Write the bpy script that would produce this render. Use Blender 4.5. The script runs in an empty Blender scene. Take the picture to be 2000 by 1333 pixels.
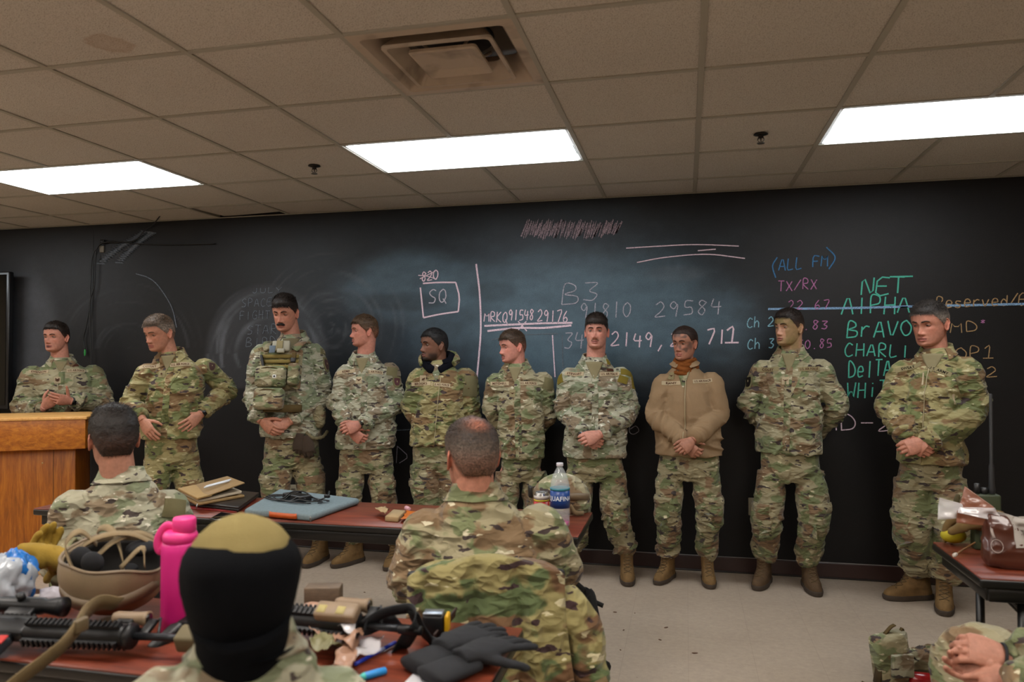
import bpy, bmesh, math, random
import numpy as np
from mathutils import Vector, Matrix
from mathutils.bvhtree import BVHTree

# ------------------------------------------------------------------ camera
FPX, YAW, PITCH, ROLL = 1450.5, .22962, .02164, .00382
DW, CAMH, HC = 5.1936, 1.44367, 2.55687      # distance of the board wall, camera height, ceiling height
sc = bpy.context.scene
col = sc.collection
FW = np.array([-math.sin(YAW)*math.cos(PITCH), math.cos(YAW)*math.cos(PITCH), math.sin(PITCH)])
RT = np.array([math.cos(YAW), math.sin(YAW), 0.0])
UP = np.cross(RT, FW)
CR, SR = math.cos(ROLL), math.sin(ROLL)
IR, IU = RT*CR-UP*SR, RT*SR+UP*CR
cam_d = bpy.data.cameras.new('camera')
cam = bpy.data.objects.new('camera', cam_d); col.objects.link(cam)
cam.matrix_world = Matrix(((IR[0], IU[0], -FW[0], 0), (IR[1], IU[1], -FW[1], 0), (IR[2], IU[2], -FW[2], CAMH), (0, 0, 0, 1)))
cam_d.sensor_width = 36; cam_d.lens = FPX/2000*36
cam_d.clip_start = .05
cam_d.dof.use_dof = True; cam_d.dof.focus_distance = 4.8; cam_d.dof.aperture_fstop = 3.2
sc.camera = cam
sc.view_settings.view_transform = 'Standard'; sc.view_settings.look = 'None'
sc.view_settings.gamma = 1; sc.view_settings.use_curve_mapping = False
sc.view_settings.exposure = 0.22
w = bpy.data.worlds.new('world'); sc.world = w; w.use_nodes = True
w.node_tree.nodes['Background'].inputs[0].default_value = (.5, .42, .34, 1)
w.node_tree.nodes['Background'].inputs[1].default_value = .02
sc.cycles.max_bounces = 7; sc.cycles.diffuse_bounces = 5; sc.cycles.glossy_bounces = 3
sc.cycles.transmission_bounces = 6; sc.cycles.transparent_max_bounces = 8
sc.cycles.use_denoising = True
sc.cycles.caustics_reflective = False; sc.cycles.caustics_refractive = False
LAMP_FRONT, LAMP_BACK = 10.5, 17.0             # strength of the ceiling troffers by the board / behind the camera
FRONT_COL, BACK_COL = (.90, .96, 1.0), (1.0, .93, .85)

def ray(px, py):
    a = (px-1000)/FPX; b = -(py-666.5)/FPX
    return IR*a + IU*b + FW
def atY(px, py, Y):
    d = ray(px, py); return np.array([0, 0, CAMH]) + d*Y/d[1]
def atZ(px, py, Z):
    d = ray(px, py); return np.array([0, 0, CAMH]) + d*(Z-CAMH)/d[2]
def pxm(Y, X=0):                                # pixels per metre there
    return FPX/(FW[0]*X+FW[1]*Y)

# ------------------------------------------------------------------ colour + materials
def lin(h):
    if isinstance(h, str):
        h = h.lstrip('#'); v = [int(h[i:i+2], 16)/255 for i in (0, 2, 4)]
    else: v = list(h)
    return [x/12.92 if x <= .04045 else ((x+.055)/1.055)**2.4 for x in v]
def c4(h): return (*lin(h), 1)
class NT:
    def __init__(s, name):
        s.m = bpy.data.materials.new(name); s.m.use_nodes = True
        s.t = s.m.node_tree; s.bsdf = s.t.nodes['Principled BSDF']
    def n(s, typ, **kw):
        o = s.t.nodes.new(typ)
        for k, v in kw.items():
            if k.startswith('_'): setattr(o, k[1:], v)
            else:
                key = int(k[1:]) if k[0] == 'i' and k[1:].isdigit() else k.replace('__', ' ')
                if hasattr(v, 'is_linked') or isinstance(v, bpy.types.NodeSocket): s.t.links.new(v, o.inputs[key])
                else: o.inputs[key].default_value = v
        return o
    def link(s, a, b): s.t.links.new(a, b)
    def noise(s, vec, scale, detail=3, rough=.55, dist=0):
        return s.n('ShaderNodeTexNoise', Vector=vec, Scale=scale, Detail=detail, Roughness=rough, Distortion=dist).outputs[0]
    def ramp(s, fac, pts, interp='LINEAR'):
        r = s.n('ShaderNodeValToRGB', Fac=fac); r.color_ramp.interpolation = interp
        e = r.color_ramp.elements
        while len(e) < len(pts): e.new(.5)
        for i, (p, c) in enumerate(pts):
            e[i].position = p; e[i].color = c if len(c) == 4 else (*c, 1)
        return r.outputs[0]
    def gray(s, fac, a, b): return s.ramp(fac, [(a, (0, 0, 0)), (b, (1, 1, 1))])
    def mix(s, fac, a, b, typ='MIX'):
        o = s.n('ShaderNodeMix', _data_type='RGBA', _blend_type=typ)
        for k, v in ((0, fac), (6, a), (7, b)):
            if isinstance(v, bpy.types.NodeSocket): s.t.links.new(v, o.inputs[k])
            else: o.inputs[k].default_value = v
        return o.outputs[2]
    def math(s, op, a, b=0.0, clamp=False):
        o = s.n('ShaderNodeMath', _operation=op, _use_clamp=clamp)
        for k, v in ((0, a), (1, b)):
            if isinstance(v, bpy.types.NodeSocket): s.t.links.new(v, o.inputs[k])
            else: o.inputs[k].default_value = v
        return o.outputs[0]
    def coord(s, which='Object', scale=(1, 1, 1), rot=(0, 0, 0), rnd=0.0, src=None):
        tc = s.n('ShaderNodeTexCoord').outputs[which] if src is None else src
        mp = s.n('ShaderNodeMapping', Vector=tc, Scale=scale, Rotation=rot)
        if rnd:
            oi = s.n('ShaderNodeObjectInfo')
            v = s.n('ShaderNodeVectorMath', _operation='SCALE', i0=(1, .7, 1.3)); s.link(s.math('MULTIPLY', oi.outputs['Random'], rnd), v.inputs['Scale'])
            a = s.n('ShaderNodeVectorMath', _operation='ADD', i0=tc); s.link(v.outputs[0], a.inputs[1]); s.link(a.outputs[0], mp.inputs[0])
        return mp.outputs[0]
    def bump(s, h, strength=.3, dist=.01, prev=None):
        b = s.n('ShaderNodeBump', Strength=strength, Distance=dist, Height=h)
        if prev is not None: s.link(prev, b.inputs['Normal'])
        s.link(b.outputs[0], s.bsdf.inputs['Normal']); return b.outputs[0]
    def base(s, c):
        if isinstance(c, bpy.types.NodeSocket): s.link(c, s.bsdf.inputs['Base Color'])
        else: s.bsdf.inputs['Base Color'].default_value = c
    def set(s, **kw):
        for k, v in kw.items(): s.bsdf.inputs[k.replace('__', ' ')].default_value = v
        return s
MATS = {}
def plain(name, c, rough=.6, metal=0, var=.12, vs=30, bump=0, bs=200, spec=.5, coat=0):
    if name in MATS: return MATS[name]
    m = NT(name); m.set(Roughness=rough, Metallic=metal)
    m.bsdf.inputs['Specular IOR Level'].default_value = spec
    m.bsdf.inputs['Coat Weight'].default_value = coat
    L = lin(c); v = m.coord()
    n = m.noise(v, vs, 4)
    a = (*[x*(1-var) for x in L], 1); b = (*[min(1, x*(1+var)) for x in L], 1)
    m.base(m.mix(n, a, b))
    if bump: m.bump(m.noise(v, bs, 3), bump, .002)
    MATS[name] = m.m; return m.m
def attrmat(name, rough=.55, bump=.15, bs=220, spec=.35, sss=0, mott=.1, streak=None):
    if name in MATS: return MATS[name]
    m = NT(name); m.set(Roughness=rough); m.bsdf.inputs['Specular IOR Level'].default_value = spec
    a = m.n('ShaderNodeVertexColor', _layer_name='col').outputs[0]
    v = m.coord()
    n = m.noise(v, 60, 4)
    if streak:
        vs = m.coord(scale=streak); n2 = m.noise(vs, 1, 3)
        a = m.mix(m.gray(n2, .35, .65), m.mix(1.0, a, (.45, .45, .45, 1), 'MULTIPLY'), m.mix(1.0, a, (1.35, 1.3, 1.25, 1), 'MULTIPLY'))
        m.bump(n2, .6, .004)
    else:
        a = m.mix(1.0, a, m.ramp(n, [(.3, (1-mott,)*3), (.7, (1+mott,)*3)]), 'MULTIPLY')
        m.bump(m.noise(v, bs, 3), bump, .001)
    m.base(a)
    if sss:
        m.set(Subsurface__Weight=sss, Subsurface__Scale=.006); m.bsdf.inputs['Subsurface Radius'].default_value = (1, .35, .2)
    MATS[name] = m.m; return m.m

def camo(name, base='#8f8767', green='#5d6a45', brown='#6e553d', dark='#33272a', cream='#c3bda2', sc_=1.0, hs=(1, 1, 1.7), bumpiness=.6, mottle=None, amt=(.50, .545, .635, .665)):
    """blotchy multi-tone field camouflage, slightly stretched sideways"""
    if name in MATS: return MATS[name]
    m = NT(name); m.set(Roughness=.85); m.bsdf.inputs['Specular IOR Level'].default_value = .2
    v = m.coord(scale=tuple(sc_*k for k in hs), rnd=37.0)
    wv = m.n('ShaderNodeTexNoise', Vector=v, Scale=26, Detail=2)
    off = m.n('ShaderNodeVectorMath', _operation='SCALE', i0=wv.outputs[1], Scale=.035)
    v2 = m.n('ShaderNodeVectorMath', _operation='ADD', i0=v, i1=off.outputs[0]).outputs[0]
    soft = m.n('ShaderNodeVectorMath', _operation='ADD', i0=v2, i1=(7.1, 3.3, 5.9)).outputs[0]
    g = m.gray(m.noise(v2, 5.2, 2.0, .5), amt[0], amt[0]+.035)
    b = m.gray(m.noise(soft, 4.6, 2.0, .5), amt[1], amt[1]+.035)
    v3 = m.n('ShaderNodeVectorMath', _operation='MULTIPLY', i0=v2, i1=(1, 1, 1.7)).outputs[0]
    d = m.gray(m.noise(v3, 11, 1.6, .45), amt[2], amt[2]+.012)
    v4 = m.n('ShaderNodeVectorMath', _operation='ADD', i0=v3, i1=(3.1, 9.3, 1.9)).outputs[0]
    cr = m.gray(m.noise(v4, 14, 1.6, .45), amt[3], amt[3]+.012)
    c = m.mix(g, c4(base), c4(green)); c = m.mix(b, c, c4(brown)); c = m.mix(cr, c, c4(cream)); c = m.mix(d, c, c4(dark))
    big = m.noise(v, 2.2, 2)
    c = m.mix(1.0, c, m.ramp(big, [(.3, (.86, .86, .86)), (.7, (1.12, 1.12, 1.12))]), 'MULTIPLY')
    m.base(c)
    ov = m.coord(scale=(1, 1, 1))
    fv = m.coord(scale=(1, 1, 1.9), rot=(0, .35, 0), rnd=11.0)
    def crease(sc2, wd, d2):
        n_ = m.noise(fv, sc2, 1.5, .5, d2); a_ = m.math('ABSOLUTE', m.math('SUBTRACT', n_, .5)); return m.math('SUBTRACT', 1.0, m.math('MULTIPLY', a_, wd, True), True)
    hh = m.math('ADD', m.math('MULTIPLY', crease(5.5, 7.0, .3), .9), m.math('MULTIPLY', crease(12, 6.0, .4), .35))
    nb = m.bump(hh, bumpiness, .032)
    m.bump(m.noise(ov, 900, 2), .12, .001, nb)
    m.set(Sheen__Weight=.1)
    MATS[name] = m.m; return m.m

# ------------------------------------------------------------------ mesh helpers
def noise_hash(ix, iy, iz, seed):
    n = (ix.astype(np.int64)*374761393 + iy.astype(np.int64)*668265263 + iz.astype(np.int64)*1274126177 + seed*974711) & 0xffffffff
    n = ((n ^ (n >> 13))*1103515245) & 0xffffffff
    return ((n ^ (n >> 16)) & 0xffff)/65535.0
def vnoise(P, seed=0):
    P = np.asarray(P, float)+100.37; I = np.floor(P).astype(int); f = P-I; f = f*f*(3-2*f)
    r = 0
    for dx in (0, 1):
        for dy in (0, 1):
            for dz in (0, 1):
                wt = (f[:, 0] if dx else 1-f[:, 0])*(f[:, 1] if dy else 1-f[:, 1])*(f[:, 2] if dz else 1-f[:, 2])
                r = r+wt*noise_hash(I[:, 0]+dx, I[:, 1]+dy, I[:, 2]+dz, seed)
    return r
def fbm(P, seed=0, oct=3):
    r = 0; a = .5; s = 0
    for k in range(oct): r = r+a*vnoise(np.asarray(P)*(2**k), seed+k*17); s += a; a *= .5
    return r/s
def unit(v): v = np.asarray(v, float); return v/max(1e-9, np.linalg.norm(v))
def A(*p): return np.array(p, float)

class MB:
    """collects shapes; build() links them as ONE mesh object"""
    def __init__(s): s.V = []; s.F = []; s.k = 0
    def add(s, V, F=None):
        if F is None: V, F = V
        V = np.asarray(V, float).reshape(-1, 3)
        s.V.append(V); s.F += [tuple(int(i)+s.k for i in f) for f in F]; s.k += len(V); return s
    def arr(s): return np.vstack(s.V)
    def build(s, name, mat, parent=None, smooth=True, angle=None, **tagkw):
        return mkobj(name, s.arr(), s.F, mat, parent, smooth, angle, **tagkw)
ROOTLOC = {}
def mkobj(name, V, F, mat, parent=None, smooth=True, angle=None, col_=None, label=None, cat=None, group=None, kind=None, origin=None):
    V = np.asarray(V, float)
    base = np.zeros(3)
    if parent is not None: base = ROOTLOC.get(parent.name, np.zeros(3))
    elif origin is not None: base = np.asarray(origin, float)
    elif label is not None and kind != 'structure':
        base = A((V[:, 0].min()+V[:, 0].max())/2, (V[:, 1].min()+V[:, 1].max())/2, V[:, 2].min())
    me = bpy.data.meshes.new(name); me.from_pydata((V-base).tolist(), [], [tuple(f) for f in F]); me.update()
    if col_ is not None:
        at = me.color_attributes.new('col', 'FLOAT_COLOR', 'POINT')
        cc = np.ones((len(V), 4)); cc[:, :3] = col_; at.data.foreach_set('color', cc.ravel())
    if smooth: me.polygons.foreach_set('use_smooth', [True]*len(me.polygons))
    if mat is not None: me.materials.append(mat)
    o = bpy.data.objects.new(name, me); col.objects.link(o)
    if parent is not None: o.parent = parent; ROOTLOC[o.name] = base
    else: o.location = base; ROOTLOC[o.name] = base
    if smooth and angle: sharpen(me, angle)
    tag(o, label, cat, group, kind); return o
def sharpen(me, angle):
    bm = bmesh.new(); bm.from_mesh(me); a = math.radians(angle)
    for e in bm.edges:
        if len(e.link_faces) == 2 and e.calc_face_angle(0) > a: e.smooth = False
    bm.to_mesh(me); bm.free()
def tag(o, label=None, cat=None, group=None, kind=None):
    if label: o['label'] = label
    if cat: o['category'] = cat
    if group: o['group'] = group
    if kind: o['kind'] = kind
    return o
def empty(name, loc, label, cat, group=None):
    o = bpy.data.objects.new(name, None); col.objects.link(o); o.location = loc; o.empty_display_size = .1
    ROOTLOC[o.name] = np.asarray(loc, float); return tag(o, label, cat, group)
def rotz(a): c, s = math.cos(a), math.sin(a); return np.array([[c, -s, 0], [s, c, 0], [0, 0, 1.]])
def rotx(a): c, s = math.cos(a), math.sin(a); return np.array([[1., 0, 0], [0, c, -s], [0, s, c]])
def roty(a): c, s = math.cos(a), math.sin(a); return np.array([[c, 0, s], [0, 1., 0], [-s, 0, c]])
def xf(VF, R=None, t=(0, 0, 0)):
    V = np.asarray(VF[0], float)
    if R is not None: V = V@np.asarray(R).T
    return V+np.asarray(t, float), VF[1]
def box(c, s):
    c = A(*c); s = A(*s)/2
    V = np.array([[x, y, z] for z in (-1, 1) for y in (-1, 1) for x in (-1, 1)])*s+c
    return V, [(0, 2, 3, 1), (4, 5, 7, 6), (0, 1, 5, 4), (2, 6, 7, 3), (0, 4, 6, 2), (1, 3, 7, 5)]
def rbox(c, s, r=.005, seg=2):
    bm = bmesh.new(); bmesh.ops.create_cube(bm, size=1)
    for v in bm.verts: v.co = Vector((v.co.x*s[0], v.co.y*s[1], v.co.z*s[2]))
    bmesh.ops.bevel(bm, geom=bm.edges[:]+bm.verts[:], offset=min(r, min(s)*.49), segments=seg, affect='EDGES', profile=.5)
    bm.verts.index_update(); V = np.array([v.co[:] for v in bm.verts])+A(*c); F = [tuple(v.index for v in f.verts) for f in bm.faces]; bm.free()
    return V, F
def loft(rings, cap=True, closed=True):
    n = len(rings[0]); V = np.vstack(rings); F = []
    for i in range(len(rings)-1):
        for j in range(n if closed else n-1):
            k = (j+1) % n
            F.append((i*n+j, i*n+k, (i+1)*n+k, (i+1)*n+j))
    if cap:
        F.append(tuple(range(n-1, -1, -1))); F.append(tuple((len(rings)-1)*n+j for j in range(n)))
    return V, F
def frames(P, up=(0, 0, 1)):
    P = np.asarray(P, float); T = np.gradient(P, axis=0); T /= np.maximum(np.linalg.norm(T, axis=1), 1e-9)[:, None]
    u = np.asarray(up, float)
    if abs(T[0]@u) > .95: u = A(0, 1, 0) if abs(T[0][1]) < .9 else A(1, 0, 0)
    out = []; a = unit(u-T[0]*(u@T[0]))
    for t in T:
        a = unit(a-t*(a@t)); out.append((t, a, np.cross(t, a)))
    return out
def tube(P, r, n=12, up=(0, 0, 1), cap=True, rnd=0):
    """r: scalar or list of scalar / (ra, rb); ra along 'up' side, rb across; rnd adds rounded ends"""
    P = np.asarray(P, float)
    r = [r]*len(P) if np.isscalar(r) else list(r)
    fr = frames(P, up); rings = []
    th = np.linspace(0, 2*np.pi, n, endpoint=False)
    def ring(p, f, ra, rb): return p+np.outer(np.cos(th)*ra, f[1])+np.outer(np.sin(th)*rb, f[2])
    ab = [(x, x) if np.isscalar(x) else x for x in r]
    if rnd:
        ra, rb = ab[0]
        for k in (.25, .7): rings.append(ring(P[0]-fr[0][0]*math.sqrt(1-k*k)*min(ra, rb)*rnd, fr[0], ra*k, rb*k))
    for p, f, (ra, rb) in zip(P, fr, ab): rings.append(ring(p, f, ra, rb))
    if rnd:
        ra, rb = ab[-1]
        for k in (.7, .25): rings.append(ring(P[-1]+fr[-1][0]*math.sqrt(1-k*k)*min(ra, rb)*rnd, fr[-1], ra*k, rb*k))
    return loft(rings, cap)
def smoothpath(P, n=24):
    """Catmull-Rom through the points"""
    P = np.asarray(P, float); Q = np.vstack([2*P[0]-P[1], P, 2*P[-1]-P[-2]]); out = []
    m = len(P)-1
    for t in np.linspace(0, m, n):
        i = min(int(t), m-1); u = t-i; a, b, c, d = Q[i:i+4]
        out.append(.5*((2*b)+(-a+c)*u+(2*a-5*b+4*c-d)*u*u+(-a+3*b-3*c+d)*u**3))
    return np.array(out)
def ball(c, r, nu=16, nv=10, R=None):
    r = A(*((r,)*3 if np.isscalar(r) else r)); rings = []
    for i in range(1, nv):
        t = math.pi*i/nv
        rings.append(np.array([[math.sin(t)*math.cos(a), math.sin(t)*math.sin(a), -math.cos(t)] for a in np.linspace(0, 2*np.pi, nu, endpoint=False)]))
    V = np.vstack(rings+[[[0, 0, -1]], [[0, 0, 1]]]); F = []
    m = nv-1
    for i in range(m-1):
        for j in range(nu): k = (j+1) % nu; F.append((i*nu+j, i*nu+k, (i+1)*nu+k, (i+1)*nu+j))
    for j in range(nu): k = (j+1) % nu; F.append((m*nu, k, j)); F.append((m*nu+1, (m-1)*nu+j, (m-1)*nu+k))
    V = V*r
    if R is not None: V = V@np.asarray(R).T
    return V+A(*c), F
def lathe(prof, n=32, c=(0, 0, 0), R=None):
    th = np.linspace(0, 2*np.pi, n, endpoint=False)
    V, F = loft([np.stack([r*np.cos(th), r*np.sin(th), np.full(n, z)], 1) for r, z in prof], True)
    if R is not None: V = V@np.asarray(R).T
    return V+A(*c), F
def prism(out, z0, z1):
    out = np.asarray(out, float); n = len(out)
    return loft([np.c_[out, np.full(n, z0)], np.c_[out, np.full(n, z1)]])
def strap(P, wdir, w, t):
    """flat band along P; wdir = width direction(s)"""
    P = np.asarray(P, float); W = np.asarray(wdir, float)
    if W.ndim == 1: W = np.repeat(W[None], len(P), 0)
    T = np.gradient(P, axis=0); rings = []
    for p, t_, ww in zip(P, T, W):
        t_ = unit(t_); ww = unit(ww-t_*(ww@t_)); n = np.cross(t_, ww)
        rings.append(np.array([p+ww*w/2+n*t/2, p-ww*w/2+n*t/2, p-ww*w/2-n*t/2, p+ww*w/2-n*t/2]))
    return loft(rings)
def join(*parts):
    m = MB()
    for p in parts: m.add(p)
    return m.arr(), m.F
def remesh(V, F, vox, smooth=1):
    me = bpy.data.meshes.new('tmp'); me.from_pydata(np.asarray(V).tolist(), [], F)
    bm = bmesh.new(); bm.from_mesh(me); bmesh.ops.recalc_face_normals(bm, faces=bm.faces); bm.to_mesh(me); bm.free()
    o = bpy.data.objects.new('tmp', me); col.objects.link(o)
    md = o.modifiers.new('r', 'REMESH'); md.mode = 'VOXEL'; md.voxel_size = vox; md.adaptivity = 0
    if smooth:
        sm = o.modifiers.new('s', 'SMOOTH'); sm.factor = .5; sm.iterations = smooth
    dg = bpy.context.evaluated_depsgraph_get(); ev = o.evaluated_get(dg); m2 = ev.to_mesh()
    nv = len(m2.vertices); V2 = np.empty(nv*3); m2.vertices.foreach_get('co', V2); V2 = V2.reshape(-1, 3)
    nf = len(m2.polygons); tot = np.empty(nf, int); m2.polygons.foreach_get('loop_total', tot)
    li = np.empty(len(m2.loops), int); m2.loops.foreach_get('vertex_index', li)
    N = np.empty(nv*3); m2.vertices.foreach_get('normal', N); N = N.reshape(-1, 3)
    if (tot == 4).all(): F2 = li.reshape(-1, 4)
    else:
        F2 = []; k = 0
        for t in tot: F2.append(tuple(li[k:k+t])); k += t
    ev.to_mesh_clear(); bpy.data.objects.remove(o); bpy.data.meshes.remove(me)
    return V2, F2, N
def bvh_of(V, F): return BVHTree.FromPolygons([tuple(v) for v in np.asarray(V).tolist()], [tuple(int(i) for i in f) for f in F])
def text_mesh(s, size=1.0, align='CENTER', shear=0.0, space=1.0, bold=0):
    cu = bpy.data.curves.new('t', 'FONT'); cu.body = s; cu.size = size; cu.align_x = align; cu.align_y = 'CENTER'; cu.shear = shear; cu.space_character = space
    cu.resolution_u = 2; cu.offset = bold
    o = bpy.data.objects.new('t', cu); col.objects.link(o)
    dg = bpy.context.evaluated_depsgraph_get(); me = o.evaluated_get(dg).to_mesh()
    V = np.array([v.co[:] for v in me.vertices]); F = [tuple(p.vertices) for p in me.polygons]
    o.evaluated_get(dg).to_mesh_clear(); bpy.data.objects.remove(o); bpy.data.curves.remove(cu)
    return V, F
# ------------------------------------------------------------------ the room
T = .61; X0 = .06873; YR = lambda r: DW-.41163-(r-1)*T      # ceiling grid lines
XC = lambda j: X0+j*T
XL, XR, YB = XC(-13)+.2, XC(6)-.1, YR(15)+.1
# --- ceiling
def ceil_mat():
    m = NT('ceiling_tile'); m.set(Roughness=.9); m.bsdf.inputs['Specular IOR Level'].default_value = .15
    v = m.coord()
    big = m.noise(v, 1.3, 3); fine = m.noise(v, 150, 2); pits = m.noise(v, 260, 2, .7)
    c = m.mix(big, c4('#c4bfb8'), c4('#d2cdc6'))
    c = m.mix(m.gray(pits, .57, .63), c, c4('#7d7268'))
    st = m.n('ShaderNodeVectorMath', _operation='DISTANCE', i0=v); st.inputs[1].default_value = tuple(STAIN)
    st2 = m.math('ADD', st.outputs['Value'], m.math('MULTIPLY', m.noise(v, 14, 3), .12))
    c = m.mix(m.ramp(st2, [(.08, (.25,)*3), (.125, (.4,)*3), (.14, (0, 0, 0))]), c, c4('#9c7b5e'))
    m.base(c); m.bump(m.mix(.5, fine, pits), .55, .003); return m.m
STAIN = atZ(213, 88, HC)
CM = ceil_mat()
lights = [(j, r) for r in (3, 7, 11) for j in (-11, -7, -3, 1)]  # (left column, near row)
cells_out = set()
for j, r in lights:
    cells_out.add((j, r)); cells_out.add((j+1, r))
cells_out.add((-2, 5))
def tile(mb, xa, xb, ya, yb, z=HC+.004):
    mb.add(rbox(((xa+xb)/2, (ya+yb)/2, z+.008), (xb-xa-.012, yb-ya-.012, .016), .003, 1))
mb = MB(); gap = None
for j in range(-14, 7):
    for r in range(1, 17):
        xa, xb = max(XC(j), XL), min(XC(j+1), XR); yb, ya = (DW if r == 1 else YR(r-1)), YR(r)
        ya = max(ya, YB)
        if xb-xa < .03 or yb-ya < .03 or (j, r) in cells_out: continue
        if (j, r) == (-6, 1): xg = (xa, xb, ya, yb); continue
        tile(mb, xa, xb, ya, yb)
# the one tile by the wall that has slipped, leaving a dark sliver
xa, xb, ya, yb = xg
V, F = rbox((0, 0, 0), (xb-xa-.012, yb-ya-.012, .016), .003, 1)
V = V@rotz(-.13).T+A((xa+xb)/2, (ya+yb)/2-.015, HC+.022); mb.add(V, F)
ceil = mb.build('ceiling', CM, None, False, kind='structure')
mb = MB().add(box(((XL+XR)/2, (YB+DW)/2, HC+.35), (XR-XL, DW-YB, .02)))
mb.build('ceiling', plain('plenum', '#1b1a19', .9), None, False, kind='structure')
gm = plain('grid_paint', '#a6a297', .5, var=.06)
mb = MB()
for j in range(-13, 7):
    x = XC(j)
    if XL < x < XR:
        seg = YB
        # the bars that would cross a troffer stop at it
        cuts = sorted([(YR(r), YR(r-1)) for (jj, r) in lights if jj+1 == j])
        y = YB
        for a, b in cuts+[(DW, DW)]:
            if a-y > .02: mb.add(rbox((x, (y+a)/2, HC+.001), (.024, a-y, .006), .001, 1)); mb.add(box((x, (y+a)/2, HC+.02), (.003, a-y, .036)))
            y = b
for r in range(1, 15):
    mb.add(rbox(((XL+XR)/2, YR(r), HC+.0015), (XR-XL, .024, .006), .001, 1)); mb.add(box(((XL+XR)/2, YR(r), HC+.02), (XR-XL, .003, .036)))
mb.build('ceiling_grid', gm, ceil, False)
mb = MB().add(box(((XL+XR)/2, DW-.011, HC-.001), (XR-XL, .022, .004)))
mb.build('wall_angle', gm, ceil, False)
# --- light fittings (they really light the room)
def emis(name, c, s):
    m = NT(name); m.set(Roughness=.4); m.base((.8, .8, .8, 1))
    v = m.coord(scale=(1, 1, 1))
    n = m.noise(m.coord(scale=(.8, 5, 1)), 2.0, 2)
    m.bsdf.inputs['Emission Color'].default_value = (*c, 1)
    st = m.math('MULTIPLY', m.math('ADD', m.math('MULTIPLY', n, .5), .75), s)
    m.link(st, m.bsdf.inputs['Emission Strength']); return m.m
EF, EB = emis('lamp_lens_cool', FRONT_COL, LAMP_FRONT), emis('lamp_lens_warm', BACK_COL, LAMP_BACK)
EM_ = emis('lamp_lens_mid', (1.0, .9, .78), LAMP_FRONT*1.0)
LP = {(-7, 3): 'left', (-3, 3): 'middle', (1, 3): 'right'}
for j, r in lights:
    x0, x1, y0, y1 = XC(j), XC(j+2), YR(r), YR(r-1); xc, yc = (x0+x1)/2, (y0+y1)/2
    lab = {(-7, 3): 'lit fluorescent ceiling light panel at the left, above the lectern', (-3, 3): 'lit fluorescent ceiling light panel in the middle beside the air vent',
           (1, 3): 'lit fluorescent ceiling light panel at the right, above the chalk list'}.get((j, r))
    t = empty('ceiling_light', (xc, yc, HC), lab or 'lit fluorescent ceiling light panel out of the picture', 'ceiling light', 'fluorescent ceiling lights' if lab else 'ceiling lights behind the photographer')
    f = MB()
    for (cx, cy, sx, sy) in ((xc, y0+.021, 1.19, .012), (xc, y1-.021, 1.19, .012), (x0+.021, yc, .012, .58), (x1-.021, yc, .012, .58)):
        f.add(box((cx, cy, HC+.014), (sx, sy, .024)))
    f.add(box((xc, yc, HC+.09), (1.18, .57, .01)))
    f.build('frame', plain('lamp_enamel', '#d8d8d8', .4), t, False)
    MB().add(rbox((xc, yc, HC+.004), (1.15, .54, .022), .006, 2)).build('diffuser', EF if r == 3 else EB, t, False)
# --- air diffuser
t = empty('air_vent', (XC(-2)+T/2, YR(5)+T/2, HC), 'square beige ceiling air vent with dusty stepped louvres', 'air vent')
def vent_mat():
    m = NT('vent_enamel'); m.set(Roughness=.45)
    v = m.coord(); n = m.noise(v, 6, 3)
    m.base(m.mix(m.gray(n, .5, .75), c4('#b9aa9a'), c4('#7d6f62'))); return m.m
VM = vent_mat()
cx, cy = XC(-2)+T/2, YR(5)+T/2
def sqring(pts, n=4):
    rings = []
    for h, z, rr in pts:
        P = []
        for sx, sy in ((1, 1), (-1, 1), (-1, -1), (1, -1)):
            a0 = math.atan2(sy, sx)-math.pi/4
            for k in range(4):
                a = a0+k*math.pi/6; P.append((cx+sx*(h-rr)+math.cos(a)*rr, cy+sy*(h-rr)+math.sin(a)*rr, HC+z))
        rings.append(np.array(P))
    return rings
V, F = loft(sqring([(.298, .006, .004), (.298, -.002, .004), (.262, -.004, .02), (.25, .012, .03), (.215, .085, .04), (.215, .095, .04), (.262, .02, .03), (.285, .012, .01)]), False)
MB().add(V, F).build('frame', VM, t, True, 35)
for nm, pts in (('louvre', [(.205, -.012, .02), (.205, -.004, .02), (.165, .05, .03), (.155, .05, .03), (.185, .0, .02), (.19, -.012, .02)]),):
    R_ = sqring(pts); V, F = loft(R_+[R_[0]], False); MB().add(V, F).build(nm, VM, t, True, 35)
R_ = sqring([(.128, .004, .015), (.128, -.006, .015), (.12, -.01, .015), (.055, .012, .03), (.02, .016, .015)])
MB().add(*loft(R_)).build('centre_plate', VM, t, True, 30)
mb = MB().add(box((cx, cy, HC+.1), (.44, .44, .005))).build('backing_pan', plain('vent_back', '#5a5048', .6), t, False)
mb = MB().add(lathe([(.16, .004), (.16, .012), (.15, .012), (.15, .1), (.02, .1)], 32, (cx, cy, HC+.082))).add(xf(lathe([(.15, .003), (.15, .0)], 32), None, (cx, cy, HC+.09)))
mb.build('duct_opening', plain('duct_dark', '#0b0c12', .7), t)
for a in (.78, 2.35, 3.93, 5.5):
    MB().add(tube([(cx+math.cos(a)*.17, cy+math.sin(a)*.17, HC+.07), (cx+math.cos(a)*.09, cy+math.sin(a)*.09, HC+.02)], .006, 6)).build('bracket', VM, t)
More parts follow.
